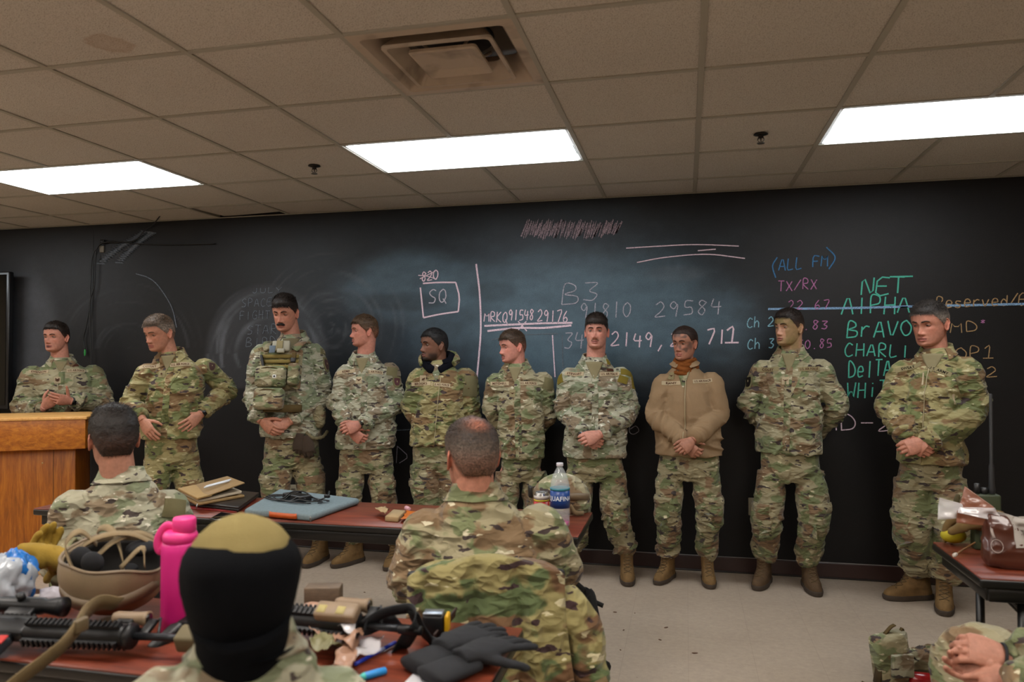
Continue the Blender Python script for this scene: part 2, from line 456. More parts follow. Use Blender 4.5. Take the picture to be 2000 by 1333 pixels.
# --- sprinklers
for k, (px, py, lab) in enumerate(((614, 324, 'small dark sprinkler head on the ceiling left of the middle light'), (1486, 262, 'small dark sprinkler head on the ceiling left of the right light'))):
    p = atZ(px, py, HC)
    t = empty('sprinkler_head', p, lab, 'sprinkler', 'ceiling sprinklers')
    MB().add(lathe([(.034, .0), (.036, -.003), (.02, -.008), (.012, -.01), (.012, -.02), (.004, -.02)], 20, p)).build('escutcheon', plain('dark_brass', '#2a2622', .4, .8), t)
    m = MB().add(tube([p+A(.012, 0, -.018), p+A(.016, 0, -.03), p+A(.003, 0, -.045)], .0025, 6)).add(tube([p+A(-.012, 0, -.018), p+A(-.016, 0, -.03), p+A(-.003, 0, -.045)], .0025, 6))
    m.add(lathe([(.018, -.045), (.018, -.048), (.003, -.05)], 14, p)).add(tube([p+A(0, 0, -.02), p+A(0, 0, -.045)], .003, 6))
    m.build('deflector', plain('dull_steel', '#6b6762', .35, .9), t)
# --- floor
def floor_mat():
    m = NT('floor_tile'); m.set(Roughness=.42); m.bsdf.inputs['Specular IOR Level'].default_value = .4
    v = m.coord()
    n1 = m.noise(v, 1.1, 4, .6); n2 = m.noise(m.coord(scale=(1, 1.25, 1), rot=(0, 0, .3)), 30, 5, .75); n3 = m.noise(v, 55, 3, .7)
    c = m.mix(n1, c4('#958574'), c4('#ae9f8f'))
    c = m.mix(1.0, c, m.ramp(n2, [(.3, (.86, .86, .86)), (.7, (1.1, 1.1, 1.1))]), 'MULTIPLY')
    c = m.mix(m.gray(n3, .68, .75), c, c4('#5f4c3c'))
    c = m.mix(m.gray(m.noise(v, 9, 5, .75), .70, .76), c, c4('#6e5a47'))
    br = m.n('ShaderNodeTexBrick', Vector=v, Scale=1.0); br.offset = 0
    br.inputs['Mortar Size'].default_value = .0011; br.inputs['Mortar Smooth'].default_value = .3
    br.inputs['Brick Width'].default_value = .305; br.inputs['Row Height'].default_value = .305
    c = m.mix(m.math('MULTIPLY', br.outputs['Fac'], .35), c, c4('#65574a'))
    m.base(c)
    rr = m.ramp(m.noise(v, 3, 4, .7), [(.3, (.34,)*3), (.75, (.55,)*3)]); m.link(rr, m.bsdf.inputs['Roughness'])
    m.bump(m.mix(.6, n3, br.outputs['Fac']), .08, .002); return m.m
MB().add(box(((XL+XR)/2, (YB+DW)/2, -.03), (XR-XL+.3, DW-YB+.3, .06))).build('floor', floor_mat(), None, False, kind='structure')
bg = plain('wall_paint', '#a8997f', .7, var=.05, vs=2)
MB().add(box((XL-.05, (YB+DW)/2, HC/2+.1), (.1, DW-YB+.2, HC+.6))).build('wall_left', bg, None, False, kind='structure')
MB().add(box((XR+.05, (YB+DW)/2, HC/2+.1), (.1, DW-YB+.2, HC+.6))).build('wall_right', bg, None, False, kind='structure')
MB().add(box(((XL+XR)/2, YB-.05, HC/2+.1), (XR-XL, .1, HC+.6))).build('wall_back', bg, None, False, kind='structure')
# --- the chalkboard wall: a fine grid whose colour carries rubbed chalk dust and broad soft blue and brown fields
xs = np.arange(XL, XR+.016, .016); zs = np.linspace(0, HC+.05, 164)
GX, GZ = np.meshgrid(xs, zs); PX = np.stack([GX.ravel(), np.full(GX.size, DW), GZ.ravel()], 1)
Q = PX-A(0, 0, CAMH); dep = Q@FW
u = 1000+FPX*(Q@IR)/dep; v = 666.5-FPX*(Q@IU)/dep                # board coordinates, taken from the wall's own measured frame
W3 = PX*A(1, 0, 1)
n1 = fbm(W3*A(2.2, 1, 3.0), 3, 4); n2 = fbm(W3*A(7, 1, 16), 9, 3); n3 = fbm(W3*A(1.1, 1, 1.6), 21, 3); n4 = fbm(W3*A(30, 1, 30), 5, 2)
S = lambda x, a, b: np.clip((x-a)/(b-a), 0, 1)**2*(3-2*np.clip((x-a)/(b-a), 0, 1))
def ell(cx, cy, rx, ry, soft=.5): return 1-S(np.sqrt(((u-cx)/rx)**2+((v-cy)/ry)**2)+(n1-.5)*.5, 1-soft, 1+soft*.3)
basec = np.array(lin('#121112')); blue = np.array(lin('#4d616d')); grey = np.array(lin('#616368')); dkb = np.array(lin('#2f3b45'))
C = np.repeat(basec[None], len(u), 0)
def lay(c, m): 
    global C
    m = np.clip(m, 0, 1)[:, None]; C = C*(1-m)+np.asarray(c)*m
lay(dkb, .75*ell(1050, 600, 520, 230, .8))
lay(blue, .85*ell(1160, 620, 350, 135, .5)*(.6+.9*n2)); lay(blue, .7*ell(820, 560, 170, 75, .5)*(.5+n2))
lay(blue, .35*ell(1080, 740, 260, 90, .7)*(.5+n2))
lay(basec, .45*ell(790, 590, 95, 22, .4)); lay(basec, .35*ell(960, 570, 60, 25, .4)); lay(basec, .3*ell(1370, 700, 60, 70, .5))
lay(grey, .42*ell(60, 660, 60, 150, .5)*(.5+n1)); lay(grey, .10*ell(130, 560, 160, 130, .8))
ang = np.arctan2(v-690, u-520); rad = np.hypot((u-520), (v-690)*.9)
arcs = fbm(np.stack([rad/9, ang*1.2, ang*0], 1), 31, 2)
lay(grey, .65*S(arcs, .48, .8)*(1-S(rad, 112, 124))*S(rad, 30, 70)*(v < 720)); lay(grey, .16*(1-S(rad, 110, 125))*(v < 760))
rad2 = np.hypot(u-650, (v-640)); arc2 = fbm(np.stack([rad2/7, np.arctan2(v-640, u-650)*1.3, rad2*0], 1), 41, 2)
lay(grey, .30*S(arc2, .5, .85)*(1-S(rad2, 120, 170))*(v < 700))
rad3 = np.hypot(u-250, v-690); arc3 = fbm(np.stack([rad3/6, np.arctan2(v-690, u-250)*1.1, rad3*0], 1), 43, 2)
lay(grey, .20*S(arc3, .52, .9)*(1-S(rad3, 110, 170))*(v < 680))
lay(grey, .05*S(n3, .4, .8)*(v < 760)); lay(blue, .12*S(n2, .5, .8)*ell(1100, 600, 500, 220, .7))
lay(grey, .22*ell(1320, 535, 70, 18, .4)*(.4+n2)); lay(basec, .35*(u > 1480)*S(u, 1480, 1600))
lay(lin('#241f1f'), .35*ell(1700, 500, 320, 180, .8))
C = C*(.86+.28*n4[:, None])
nx, nz = len(xs), len(zs)
I = np.arange(nx*nz).reshape(nz, nx)
F = np.stack([I[:-1, :-1].ravel(), I[:-1, 1:].ravel(), I[1:, 1:].ravel(), I[1:, :-1].ravel()], 1)
def board_mat():
    m = NT('chalkboard'); m.set(Roughness=.5); m.bsdf.inputs['Specular IOR Level'].default_value = .28
    a = m.n('ShaderNodeVertexColor', _layer_name='col').outputs[0]
    v = m.coord(); n = m.noise(v, 180, 3, .7); sp = m.noise(v, 420, 2)
    c = m.mix(1.0, a, m.ramp(n, [(.3, (.78,)*3), (.7, (1.2,)*3)]), 'MULTIPLY')
    c = m.mix(m.gray(sp, .76, .80), c, (.2, .2, .22, 1)); m.base(c)
    m.bump(m.noise(m.coord(scale=(1, 1, 1)), 90, 3), .12, .002)
    return m.m
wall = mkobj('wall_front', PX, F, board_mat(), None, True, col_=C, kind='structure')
MB().add(box(((XL+XR)/2, DW+.06, HC/2), (XR-XL+.2, .1, HC+.3))).build('backing', plain('wall_core', '#222222'), wall, False)
bb = plain('baseboard_vinyl', '#33201d', .4, var=.15)
MB().add(rbox(((XL+XR)/2, DW-.006, .05), (XR-XL, .014, .1), .004, 1)).build('baseboard_front', bb, None, False, kind='structure')
MB().add(box(((XL+XR)/2, DW-.004, .1022), (XR-XL, .006, .003))).build('trim_1', plain('caulk', '#8f8c88', .7, var=.5, vs=9), None, False, kind='structure')
MB().add(tube([(XL, DW-.016, .006), (XR, DW-.016, .006)], .006, 6)).build('trim_2', plain('toe_bead', '#2b2523', .5), None, kind='structure')
px180 = atY(181, 600, DW)[0]
MB().add(box((px180, DW-.0005, HC/2), (.006, .003, HC))).build('trim_3', plain('seam', '#1c1b1c', .6), None, False, kind='structure')

# --- chalk writing: strokes of chalk lying on the board
G = {  # stroke letters in a unit box
 'A': ['0,0 .5,1 1,0', '.2,.35 .85,.35'], 'B': ['0,0 .12,1 .7,.95 .75,.7 .15,.5 .9,.4 .85,.1 0,0'], 'C': ['.95,.85 .5,1 .1,.6 .15,.2 .5,0 1,.12'],
 'D': ['.1,0 .05,1 .6,.9 .98,.5 .8,.12 .1,0'], 'E': ['1,1 .1,.95 0,0 1,.08', '.05,.5 .8,.52'], 'F': ['.05,0 .1,1 .95,1', '.08,.52 .75,.55'],
 'H': ['.05,0 .1,1', '.95,0 .9,1', '.08,.5 .92,.52'], 'I': ['.5,0 .5,1'], 'K': ['.05,0 .1,1', '.85,1 .1,.45 .95,0'], 'L': ['.1,1 .08,0 .85,.05'],
 'M': ['0,0 .15,1 .5,.35 .85,1 1,0'], 'N': ['0,0 .12,1 .88,0 1,1'], 'O': ['.5,1 .1,.8 .02,.4 .4,0 .85,.15 1,.6 .5,1'], 'P': ['.08,0 .1,1 .75,.95 .8,.6 .12,.45'],
 'Q': ['.5,1 .08,.7 .1,.2 .5,.02 .9,.4 .8,.85 .5,1', '.55,.3 1,-.1'], 'R': ['.08,0 .1,1 .75,.95 .75,.6 .12,.48 .95,0'], 'S': ['.95,.9 .5,1 .1,.75 .4,.52 .85,.35 .7,.05 .05,.05'],
 'T': ['0,1 1,1', '.5,1 .5,0'], 'V': ['0,1 .45,0 1,1'], 'W': ['0,1 .22,0 .5,.7 .75,0 1,1'], 'X': ['0,1 1,0', '.95,1 .05,0'],
 'G': ['.95,.85 .5,1 .1,.6 .15,.2 .5,0 .95,.15 .95,.45 .6,.45'], 'J': ['.8,1 .75,.2 .4,0 .1,.2'], 'U': ['.05,1 .1,.2 .5,0 .9,.2 .95,1'], 'Y': ['0,1 .5,.5 .95,1','.5,.5 .45,0'],
 'r': ['.1,0 .12,.62', '.12,.4 .5,.65 .85,.6'], 'e': ['.1,.35 .85,.38 .7,.65 .3,.65 .1,.35 .3,.03 .9,.1'], 'i': ['.5,0 .5,.6', '.5,.8 .5,.86'], 'h': ['.1,0 .1,1', '.1,.35 .5,.6 .8,.4 .85,0'],
 's': ['.85,.6 .3,.62 .2,.4 .8,.25 .6,.0 .1,.05'], 'v': ['0,.6 .4,0 .9,.62'], 'd': ['.85,1 .85,0', '.85,.4 .4,.6 .1,.3 .4,0 .85,.15'], 'l': ['.5,0 .5,1'],
 '0': ['.5,1 .1,.75 .08,.3 .5,0 .9,.3 .9,.75 .5,1'], '1': ['.5,0 .5,1'], '!': ['.1,.78 .55,1 .5,0', '0,0 1,.02'], '2': ['.05,.8 .5,1 .85,.7 .5,.35 .05,.02 1,.08'], '3': ['.1,.95 .85,.95 .4,.55 .85,.35 .6,.02 .05,.05'],
 '4': ['.2,1 .05,.5 1,.5', '.75,.85 .7,0'], '5': ['.9,1 .25,1 .2,.58 .8,.55 .85,.15 .1,.02'], '6': ['.7,1 .2,.55 .15,.15 .5,0 .85,.2 .6,.45 .2,.3'],
 '7': ['.05,.95 .95,1 .35,0'], '8': ['.85,.85 .4,1 .2,.75 .75,.35 .5,0 .15,.25 .8,.8 .85,.85'], '9': ['.8,.75 .4,.98 .1,.7 .45,.5 .8,.75 .7,0'],
 '/': ['0,0 1,1.1'], '.': ['.4,0 .55,.06'], ',': ['.7,.2 .3,-.25'], '-': ['.1,.45 .9,.45'], '*': ['.2,.6 .8,.95', '.2,.95 .8,.6', '.5,1.05 .5,.5'],
 '(': ['.8,1.1 .3,.7 .3,.2 .8,-.2'], ')': ['.2,1.1 .7,.7 .7,.2 .2,-.2'], ' ': []}
def chalkmat(name, c, lo=.38, hi=.52, gap='#222a30'):
    m = NT(name); m.set(Roughness=.95); m.bsdf.inputs['Specular IOR Level'].default_value = .1
    n = m.noise(m.coord(), 330, 2, .8)
    m.base(m.mix(m.gray(n, lo, hi), c4(gap), c4(c))); return m.m
CK = dict(pink=chalkmat('chalk_pink', '#e3c9d4', .34, .48), white=chalkmat('chalk_white', '#c9c1cc'), green=chalkmat('chalk_green', '#57b79f', .34, .46), mag=chalkmat('chalk_magenta', '#bd7aa8'),
          blue=chalkmat('chalk_blue', '#4b83b4'), lblue=chalkmat('chalk_pale_blue', '#8fc0cf'), tan=chalkmat('chalk_tan', '#b9966a'), faint=chalkmat('chalk_faint', '#c0bac6', .40, .56, '#46545e'), grey=chalkmat('chalk_grey_smear', '#7f868f', .42, .60, '#3a3d42'), line=chalkmat('chalk_line', '#8fb2d6'))
rng = random.Random(4)
NSTK = [0]
def onboard(P, k=0):
    NSTK[0] += 1; return np.array([atY(x, y, DW-.0016-(NSTK[0] % 24)*.00009) for x, y in P])
def stroke(mb, P, wpx, smooth=True):
    W_ = onboard(P)
    if smooth and len(W_) > 2: W_ = smoothpath(W_, 5*len(W_))
    else: W_ = smoothpath(W_, 6) if len(W_) > 1 else W_
    mb.add(strap(W_, np.cross(np.gradient(W_, axis=0), A(0, 1, 0)), wpx/280, .0012))
def chalk(s, x0, y0, x1, y1, h, colr, wpx=2.0, wid=.62, label=None, seed=0):
    """text s with its baseline from (x0,y0) to (x1,y1), letter height h, in board pixels"""
    mb = MB(); n = len(s); r = random.Random(seed+n)
    adv = ((x1-x0)/n)
    for k, ch in enumerate(s):
        bx = x0+adv*k+adv*(1-wid)/2; by = y0+(y1-y0)*k/max(1, n-1)+r.uniform(-.04, .04)*h; hh = h*r.uniform(.92, 1.05)
        for st in G[ch]:
            P = [tuple(map(float, q.split(','))) for q in st.split()]
            P = [(bx+a*adv*wid*r.uniform(.97, 1.03)+b*hh*.06, by-b*hh+r.uniform(-.012, .012)*h) for a, b in P]
            stroke(mb, P, wpx, ch not in 'AEFHIKLMNTVWXAL147/-(!')
    return mb.build('chalk_writing', CK[colr], wall, False, label=label)
def lines(Ls, colr, wpx, label=None, smooth=True):
    mb = MB()
    for P in Ls: stroke(mb, P, wpx, smooth)
    return mb.build('chalk_drawing', CK[colr], wall, False, label=label)
chalk('NET', 1679, 577, 1768, 573, 34, 'green', 2.6, .8); lines([[(1738, 541), (1783, 540)]], 'green', 2.6)
chalk('AIPHA', 1641, 614, 1778, 612, 33, 'green', 2.4, .85)
chalk('BrAVO', 1651, 660, 1782, 656, 31, 'green', 2.4, .78); chalk('CHARLI', 1646, 696, 1778, 698, 25, 'green', 2.2, .75)
chalk('DeITA', 1654, 738, 1741, 735, 31, 'green', 2.3, .75); chalk('WHiTE', 1651, 779, 1755, 775, 31, 'green', 2.3, .75)
chalk('ALL FM', 1519, 528, 1618, 520, 22, 'blue', 2.0, .8); lines([[(1518, 503), (1509, 520), (1515, 543)], [(1614, 483), (1631, 503), (1619, 526)]], 'blue', 2.2)
chalk('TX/RX', 1517, 569, 1597, 565, 20, 'mag', 1.8, .75); chalk('22.67', 1536, 605, 1622, 604, 18, 'mag', 1.6, .7)
chalk('Ch 2', 1457, 641, 1512, 638, 20, 'lblue', 1.9, .8); chalk('.83', 1566, 645, 1619, 643, 17, 'mag', 1.8, .75)
chalk('Ch 3', 1458, 683, 1513, 680, 20, 'lblue', 1.9, .8); chalk('50.85', 1556, 682, 1626, 680, 17, 'mag', 1.7, .75)
lines([[(1500, 604), (1660, 602), (1780, 599), (2005, 594)]], 'line', 4.0)
chalk('Reserved/E', 1826, 602, 2006, 596, 22, 'tan', 1.8, .8); chalk('MD', 1852, 650, 1912, 648, 20, 'tan', 1.7, .75); chalk('*', 1912, 640, 1926, 640, 14, 'mag', 1.4, .9)
chalk('OP!', 1862, 704, 1944, 700, 24, 'tan', 1.7, .75); chalk('OP2', 1868, 741, 1950, 737, 20, 'tan', 1.7, .75); chalk('3', 1917, 799, 1940, 798, 21, 'tan', 1.6, .8)
chalk('MD-2', 1600, 842, 1748, 842, 34, 'pink', 2.0, .8)
chalk('2149,', 1190, 676, 1300, 680, 28, 'pink', 2.6, .75); chalk('2', 1306, 678, 1330, 678, 28, 'pink', 2.6, .75); chalk('71', 1376, 672, 1420, 672, 28, 'pink', 3.0, .7); chalk('!', 1415, 671, 1443, 671, 30, 'pink', 3.2, .95)
chalk('34', 1099, 680, 1142, 680, 30, 'faint', 2.2, .8); chalk('91810', 1130, 622, 1234, 620, 30, 'faint', 2.0, .75); chalk('29584', 1275, 620, 1412, 614, 30, 'faint', 2.0, .75)
chalk('B3', 1093, 594, 1174, 588, 38, 'faint', 2.0, .8)
chalk('MRKQ', 944, 629, 992, 630, 20, 'pink', 2.0, .8); chalk('91548', 992, 626, 1043, 626, 21, 'pink', 2.0, .8); chalk('29176', 1048, 628, 1110, 630, 23, 'pink', 2.0, .8)
lines([[(946, 637), (1010, 634), (1060, 632), (1118, 631)], [(952, 647), (1010, 641), (1060, 641), (1116, 636)]], 'pink', 4.0)
lines([[(1012, 628), (1029, 647)], [(1028, 628), (1012, 645)]], 'pink', 2.2)
lines([[(930, 516), (937, 576), (939, 644), (935, 700), (931, 742)]], 'pink', 3.6); lines([[(1079, 655), (1084, 737)]], 'pink', 2.4); lines([[(960, 664), (1000, 656)], [(1000, 655), (1090, 652)], [(1098, 655), (1100, 740)]], 'grey', 1.5)
lines([[(826, 554), (856, 552), (890, 552)], [(890, 552), (897, 580), (895, 609)], [(895, 609), (860, 614), (827, 621)], [(827, 621), (821, 562)]], 'pink', 3.2, smooth=False)
chalk('SQ', 834, 592, 874, 590, 26, 'white', 2.2, .75); chalk('820', 822, 550, 856, 546, 18, 'pink', 2.2, .85); lines([[(817, 538), (835, 540), (853, 546)], [(820, 545), (850, 530)]], 'pink', 1.8)
lines([[(1223, 485), (1290, 481), (1360, 478), (1443, 481)], [(1363, 490), (1398, 487)], [(1244, 513), (1300, 503), (1380, 497), (1455, 505)]], 'pink', 2.0)
mb = MB(); P = []; r = random.Random(7)
for k in range(90):
    x = 1022+k*2.1; P.append((x+(6 if k % 2 else -4), (433 if k % 2 else 464)+r.uniform(-5, 5)-max(0, (k-55))*.12*(1 if not k % 2 else 0)))
mb.add(strap(onboard(P), A(1, 0, 0), 3.4/280, .0012)); mb.build('chalk_drawing', chalkmat('chalk_scribble', '#c5adb6', .45, .58), wall, False)
for (xa, ya, xb, yb) in ((196, 517, 284, 452), (232, 515, 298, 454)):
    P = []
    for k in range(44):
        f = k/43; s_ = 7 if k % 2 else -7; P.append((xa+(xb-xa)*f+s_, ya+(yb-ya)*f**.8+s_*.3))
    mb = MB().add(strap(onboard(P), A(1, 0, 0), 3.2/280, .0012)); mb.build('chalk_drawing', CK['grey'], wall, False)
lines([[(265, 535), (290, 543), (310, 560), (335, 600), (345, 640)], [(775, 841), (850, 838), (930, 846)], [(1370, 842), (1400, 838)]], 'grey', 2.0)
lines([[(776, 872), (796, 892), (780, 905)], [(776, 872), (774, 905)]], 'faint', 1.6, smooth=False); chalk('6', 1224, 850, 1252, 850, 34, 'faint', 1.6, .9); chalk('2', 1215, 790, 1250, 790, 26, 'grey', 1.6, .9)
for s_, a_, b_, h_ in (('SPACE', 470, 600, 16), ('FIGHT', 466, 625, 16), ('STAR', 480, 654, 18), ('BIRD', 478, 678, 18), ('JULY', 490, 573, 10)):
    chalk(s_, a_, b_, a_+62, b_-2, h_, 'grey', 1.3, .7)
# --- outlets, cable, plate, television
def outlet(px, py, lab):
    p = atY(px, py, DW); t = empty('power_outlet', p-A(0, .004, 0), lab, 'outlet', 'wall power outlets')
    MB().add(rbox(p-A(0, .005, 0), (.075, .01, .118), .006, 2)).build('cover_plate', plain('ivory_plate', '#8d8570', .4), t)
    for dz in (.02, -.02):
        MB().add(rbox(p-A(0, .011, -dz), (.034, .006, .027), .008, 3)).build('socket', plain('socket_face', '#6f6858', .4), t)
        m = MB()
        for dx in (-.007, .007): m.add(box(p-A(dx, .0145, -dz-.003), (.003, .002, .01)))
        m.add(box(p-A(0, .0145, -dz+.008), (.005, .002, .005))); m.build('slot', plain('slot_dark', '#0c0b0a', .5), t, False)
outlet(574, 962, 'ivory duplex outlet low on the board between the legs of the man in the vest')
outlet(1473, 990, 'ivory duplex outlet low on the board left of the man with green face paint')
p = atY(200, 487, DW)
MB().add(rbox(p-A(0, .006, 0), (.042, .012, .055), .003, 1)).build('cable_plate', plain('old_plate', '#6b6455', .5, var=.3), None, False, label='small pale plate on the chalkboard under the cable bend', cat='wall plate')
t = empty('hanging_cable', atY(200, 478, DW-.02), 'long black cable looping down the chalkboard to a green tip', 'cable')
blk = plain('black_rubber', '#0b0b0c', .45)
P = smoothpath([atZ(322, 409, HC+.03)]+[atY(x, y, DW-.03) for x, y in ((300, 438), (283, 450))], 12)
m = MB().add(tube(P, .004, 8))
P1 = smoothpath([atY(x, y, DW-.018) for x, y in ((420, 476), (330, 478), (262, 476), (215, 471), (192, 482), (180, 505), (177, 560), (175, 600), (168, 640), (163, 662), (166, 684))], 60)
P2 = smoothpath([atY(x, y, DW-.026) for x, y in ((283, 450), (262, 470), (230, 473), (200, 475), (188, 490), (186, 520), (184, 560), (176, 590), (176, 640), (178, 690), (178, 720))], 60)
m.add(tube(P1, .0045, 8)).add(tube(P2, .0045, 8)).add(rbox(atY(200, 472, DW-.02), (.04, .02, .03), .004, 1)); m.build('cord', blk, t)
P = [P1[-1], P1[-1]+A(0, 0, -.02), P1[-1]+A(-.002, 0, -.045)]
MB().add(tube(P, [.006, .008, .005], 10, rnd=1)).build('plug_tip', plain('green_plastic', '#39a04a', .4), t)
t = empty('television', (-6.35, 5.0, .95), 'large black flat television at the left edge beside the lectern', 'television')
MB().add(rbox((-6.35, 5.09, 1.6), (1.72, .05, 1.15), .01, 2)).build('housing', plain('tv_bezel', '#111113', .3), t)
MB().add(box((-6.35, 5.063, 1.605), (1.67, .004, 1.09))).build('screen', plain('tv_screen', '#020203', .12), t, False)
MB().add(box((-6.35, 5.12, .78), (.1, .05, 1.2))).add(rbox((-6.2, 4.95, .17), (1.1, .06, .06), .01)).add(rbox((-6.35, 5.0, .03), (.12, .35, .06), .01)).add(rbox((-5.75, 5.0, .1), (.05, .34, .05), .01)).add(rbox((-5.75, 4.86, .03), (.05, .05, .06), .01)).build('stand', plain('black_metal', '#0d0d0f', .35, .3), t)
# ------------------------------------------------------------------ people: shared shape functions
HZ = np.array([-.118, -.112, -.10, -.085, -.07, -.05, -.03, -.01, .01, .03, .05, .07, .09, .105, .113, .118])
HF = np.array([.058, .080, .089, .088, .0895, .0900, .088, .086, .094, .096, .094, .085, .066, .042, .022, .001])
HB = np.array([.00, .02, .045, .06, .072, .085, .095, .100, .102, .101, .097, .087, .068, .045, .024, .001])
HW = np.array([.015, .035, .049, .0575, .0625, .0665, .070, .0735, .076, .077, .0765, .072, .059, .041, .023, .001])
_zd = np.linspace(-.118, .118, 473)
def _sm(a):
    d = np.interp(_zd, HZ, a); k = np.exp(-(np.arange(-16, 17)/7.)**2); k /= k.sum()
    e = np.convolve(np.pad(d, 16, 'edge'), k, 'valid'); wt = S(_zd, .085, .105); return e*(1-wt)+d*wt
_F, _B, _W = _sm(HF), _sm(HB), _sm(HW)
def headsurf(phi, z, face=1.0):
    F, B, W = np.interp(z, _zd, _F), np.interp(z, _zd, _B), np.interp(z, _zd, _W)
    c, s = np.cos(phi), np.sin(phi); yc = (F-B)/2; h = (F+B)/2
    fw = yc+h*np.sign(c)*np.abs(c)**.93; x = W*np.sign(s)*np.abs(s)**.90
    ax = np.abs(x); wf = np.clip(c*2, 0, 1)
    g = lambda x0, sx, z0, sz: np.exp(-((ax-x0)/sx)**2-((z-z0)/sz)**2)
    amp = np.interp(z, [-.058, -.052, -.046, -.040, -.034, -.02, 0, .016], [0, .006, .021, .0265, .024, .016, .007, 0])
    wid = np.interp(z, [-.05, -.03, 0], [.0115, .0085, .0065])
    d = amp*np.exp(-(x/wid)**2)+.009*g(.0135, .0058, -.0455, .0065)
    d = d-.012*g(.0315, .0155, .001, .0115)+.005*g(.027, .020, .018, .0065)+.004*g(.046, .016, -.022, .014)
    d = d+.0055*g(0, .0185, -.0665, .0042)+.006*g(0, .0155, -.0785, .0050)-.0035*g(0, .022, -.0722, .0018)
    d = d-.0025*g(.029, .006, -.058, .012)+.004*g(0, .015, -.101, .010)-.004*g(0, .017, -.0885, .0045)
    d = d-.004*g(.012, .006, -.0565, .004)-.003*g(.046, .014, -.062, .018)
    return x, -(fw+d*wf*face), z
def headgrid(nphi=96, nz=80, face=1.0):
    t = np.linspace(0, 1, nz); z = -.118*np.cos(t*np.pi)*1.0
    phi = np.linspace(0, 2*np.pi, nphi, endpoint=False)
    Z, P = np.meshgrid(z, phi, indexing='ij'); x, y, z = headsurf(P.ravel(), Z.ravel(), face)
    return np.stack([x, y, z], 1), P.ravel(), nphi, nz
def head_mesh(face=1.0):
    V, P, n, m = headgrid(face=face)
    return loft([V[i*n:(i+1)*n] for i in range(m)])
def ear_mesh(side):
    th = np.linspace(0, 2*np.pi, 22); sh = np.where(np.sin(th) > 0, 1.0, .72)
    path = np.stack([0*th+.004, .0165*np.cos(th)*sh+.002, .030*np.sin(th)], 1)
    a = tube(path[:-1], .0036, 8, up=(1, 0, 0), cap=True); b = ball((0, 0, 0), (.0045, .015, .027), 14, 10); c = ball((.003, -.007, -.008), (.006, .004, .007), 8, 6)
    V, F = join(a, b, c, tube([path[0], path[-2]], .0036, 8, up=(1, 0, 0)))
    R = rotx(math.radians(-10))@rotz(math.radians(-22)); V = V@R.T
    V = V+A(.0755, .012, -.010)
    if side < 0: V = V*A(-1, 1, 1)
    return V, F
def hair_shell(top=.02, side=.004, front=.066, nape=-.055, sideburn=-.012, seed=1, rough=1.0, sweep=0.0, ear=True, bald=0.0, back=None):
    top = top*.72
    """short hair as a closed shell that follows the skull: thickness fades to nothing along the hairline"""
    back = side*1.3 if back is None else back
    V, P, n, m = headgrid(120, 90, 0.0)
    a = np.abs(np.where(P > np.pi, P-2*np.pi, P)); ad = np.degrees(a)
    z = V[:, 2]
    line = np.interp(ad, [0, 25, 48, 60, 72, 84, 100, 118, 140, 180], [front, front+.001, front-.004, front-.022, .012, sideburn, .018 if ear else sideburn, -.02, nape, nape])
    line = line+.004*(fbm(np.stack([P*6, z*0, z*0], 1), seed, 2)-.5)
    dl = z-line
    up0 = S(z, .035, .085); sid = np.exp(-((ad-95)/48)**4); up = up0*(1-sid)+S(z, .078, .113)*sid; fr0 = np.exp(-(ad/70)**4)
    th = side*(1-up)+top*up; th = np.where(ad > 110, np.maximum(th, back*(1-up)+top*up), th)
    th = th*(1+sweep*np.sin(np.where(P > np.pi, P-2*np.pi, P)))
    fr = np.exp(-((ad)/50)**2)*np.exp(-((z-front-.012)/.02)**2); th = th*(1+.25*fr*(top > .01))
    lump = fbm(V*A(28, 18, 28), seed, 3)-.5; fine = fbm(V*A(170, 60, 120), seed+3, 2)-.5
    off = (S(dl, -.004, .012)*(1-fr0)+S(dl, -.006, .030)*fr0)*(th*(1+.55*lump*rough))+fine*min(.005, top*.35)*S(dl, 0, .01)-.0028*(1-S(dl, -.002, .006))
    if bald: off = off-bald*S(z, .098, .112)*S(-V[:, 1], -.09, -.02)
    N = V-A(0, .005, .012); N /= np.linalg.norm(N, axis=1)[:, None]
    keep = dl > -.006
    O = V+N*off[:, None]; I_ = V-N*.004
    F = []; k = n*m
    ok = keep.reshape(m, n)
    for i in range(m-1):
        for j in range(n):
            jj = (j+1) % n
            if ok[i, j] and ok[i, jj] and ok[i+1, j] and ok[i+1, jj]:
                F.append((i*n+j, i*n+jj, (i+1)*n+jj, (i+1)*n+j)); F.append((k+i*n+j, k+(i+1)*n+j, k+(i+1)*n+jj, k+i*n+jj))
    F.append(tuple((m-1)*n+j for j in range(n)))
    VV = np.vstack([O, I_]); used = np.unique(np.concatenate([np.array(f) for f in F])); mp = -np.ones(len(VV), int); mp[used] = np.arange(len(used))
    return VV[used], [tuple(mp[list(f)]) for f in F]
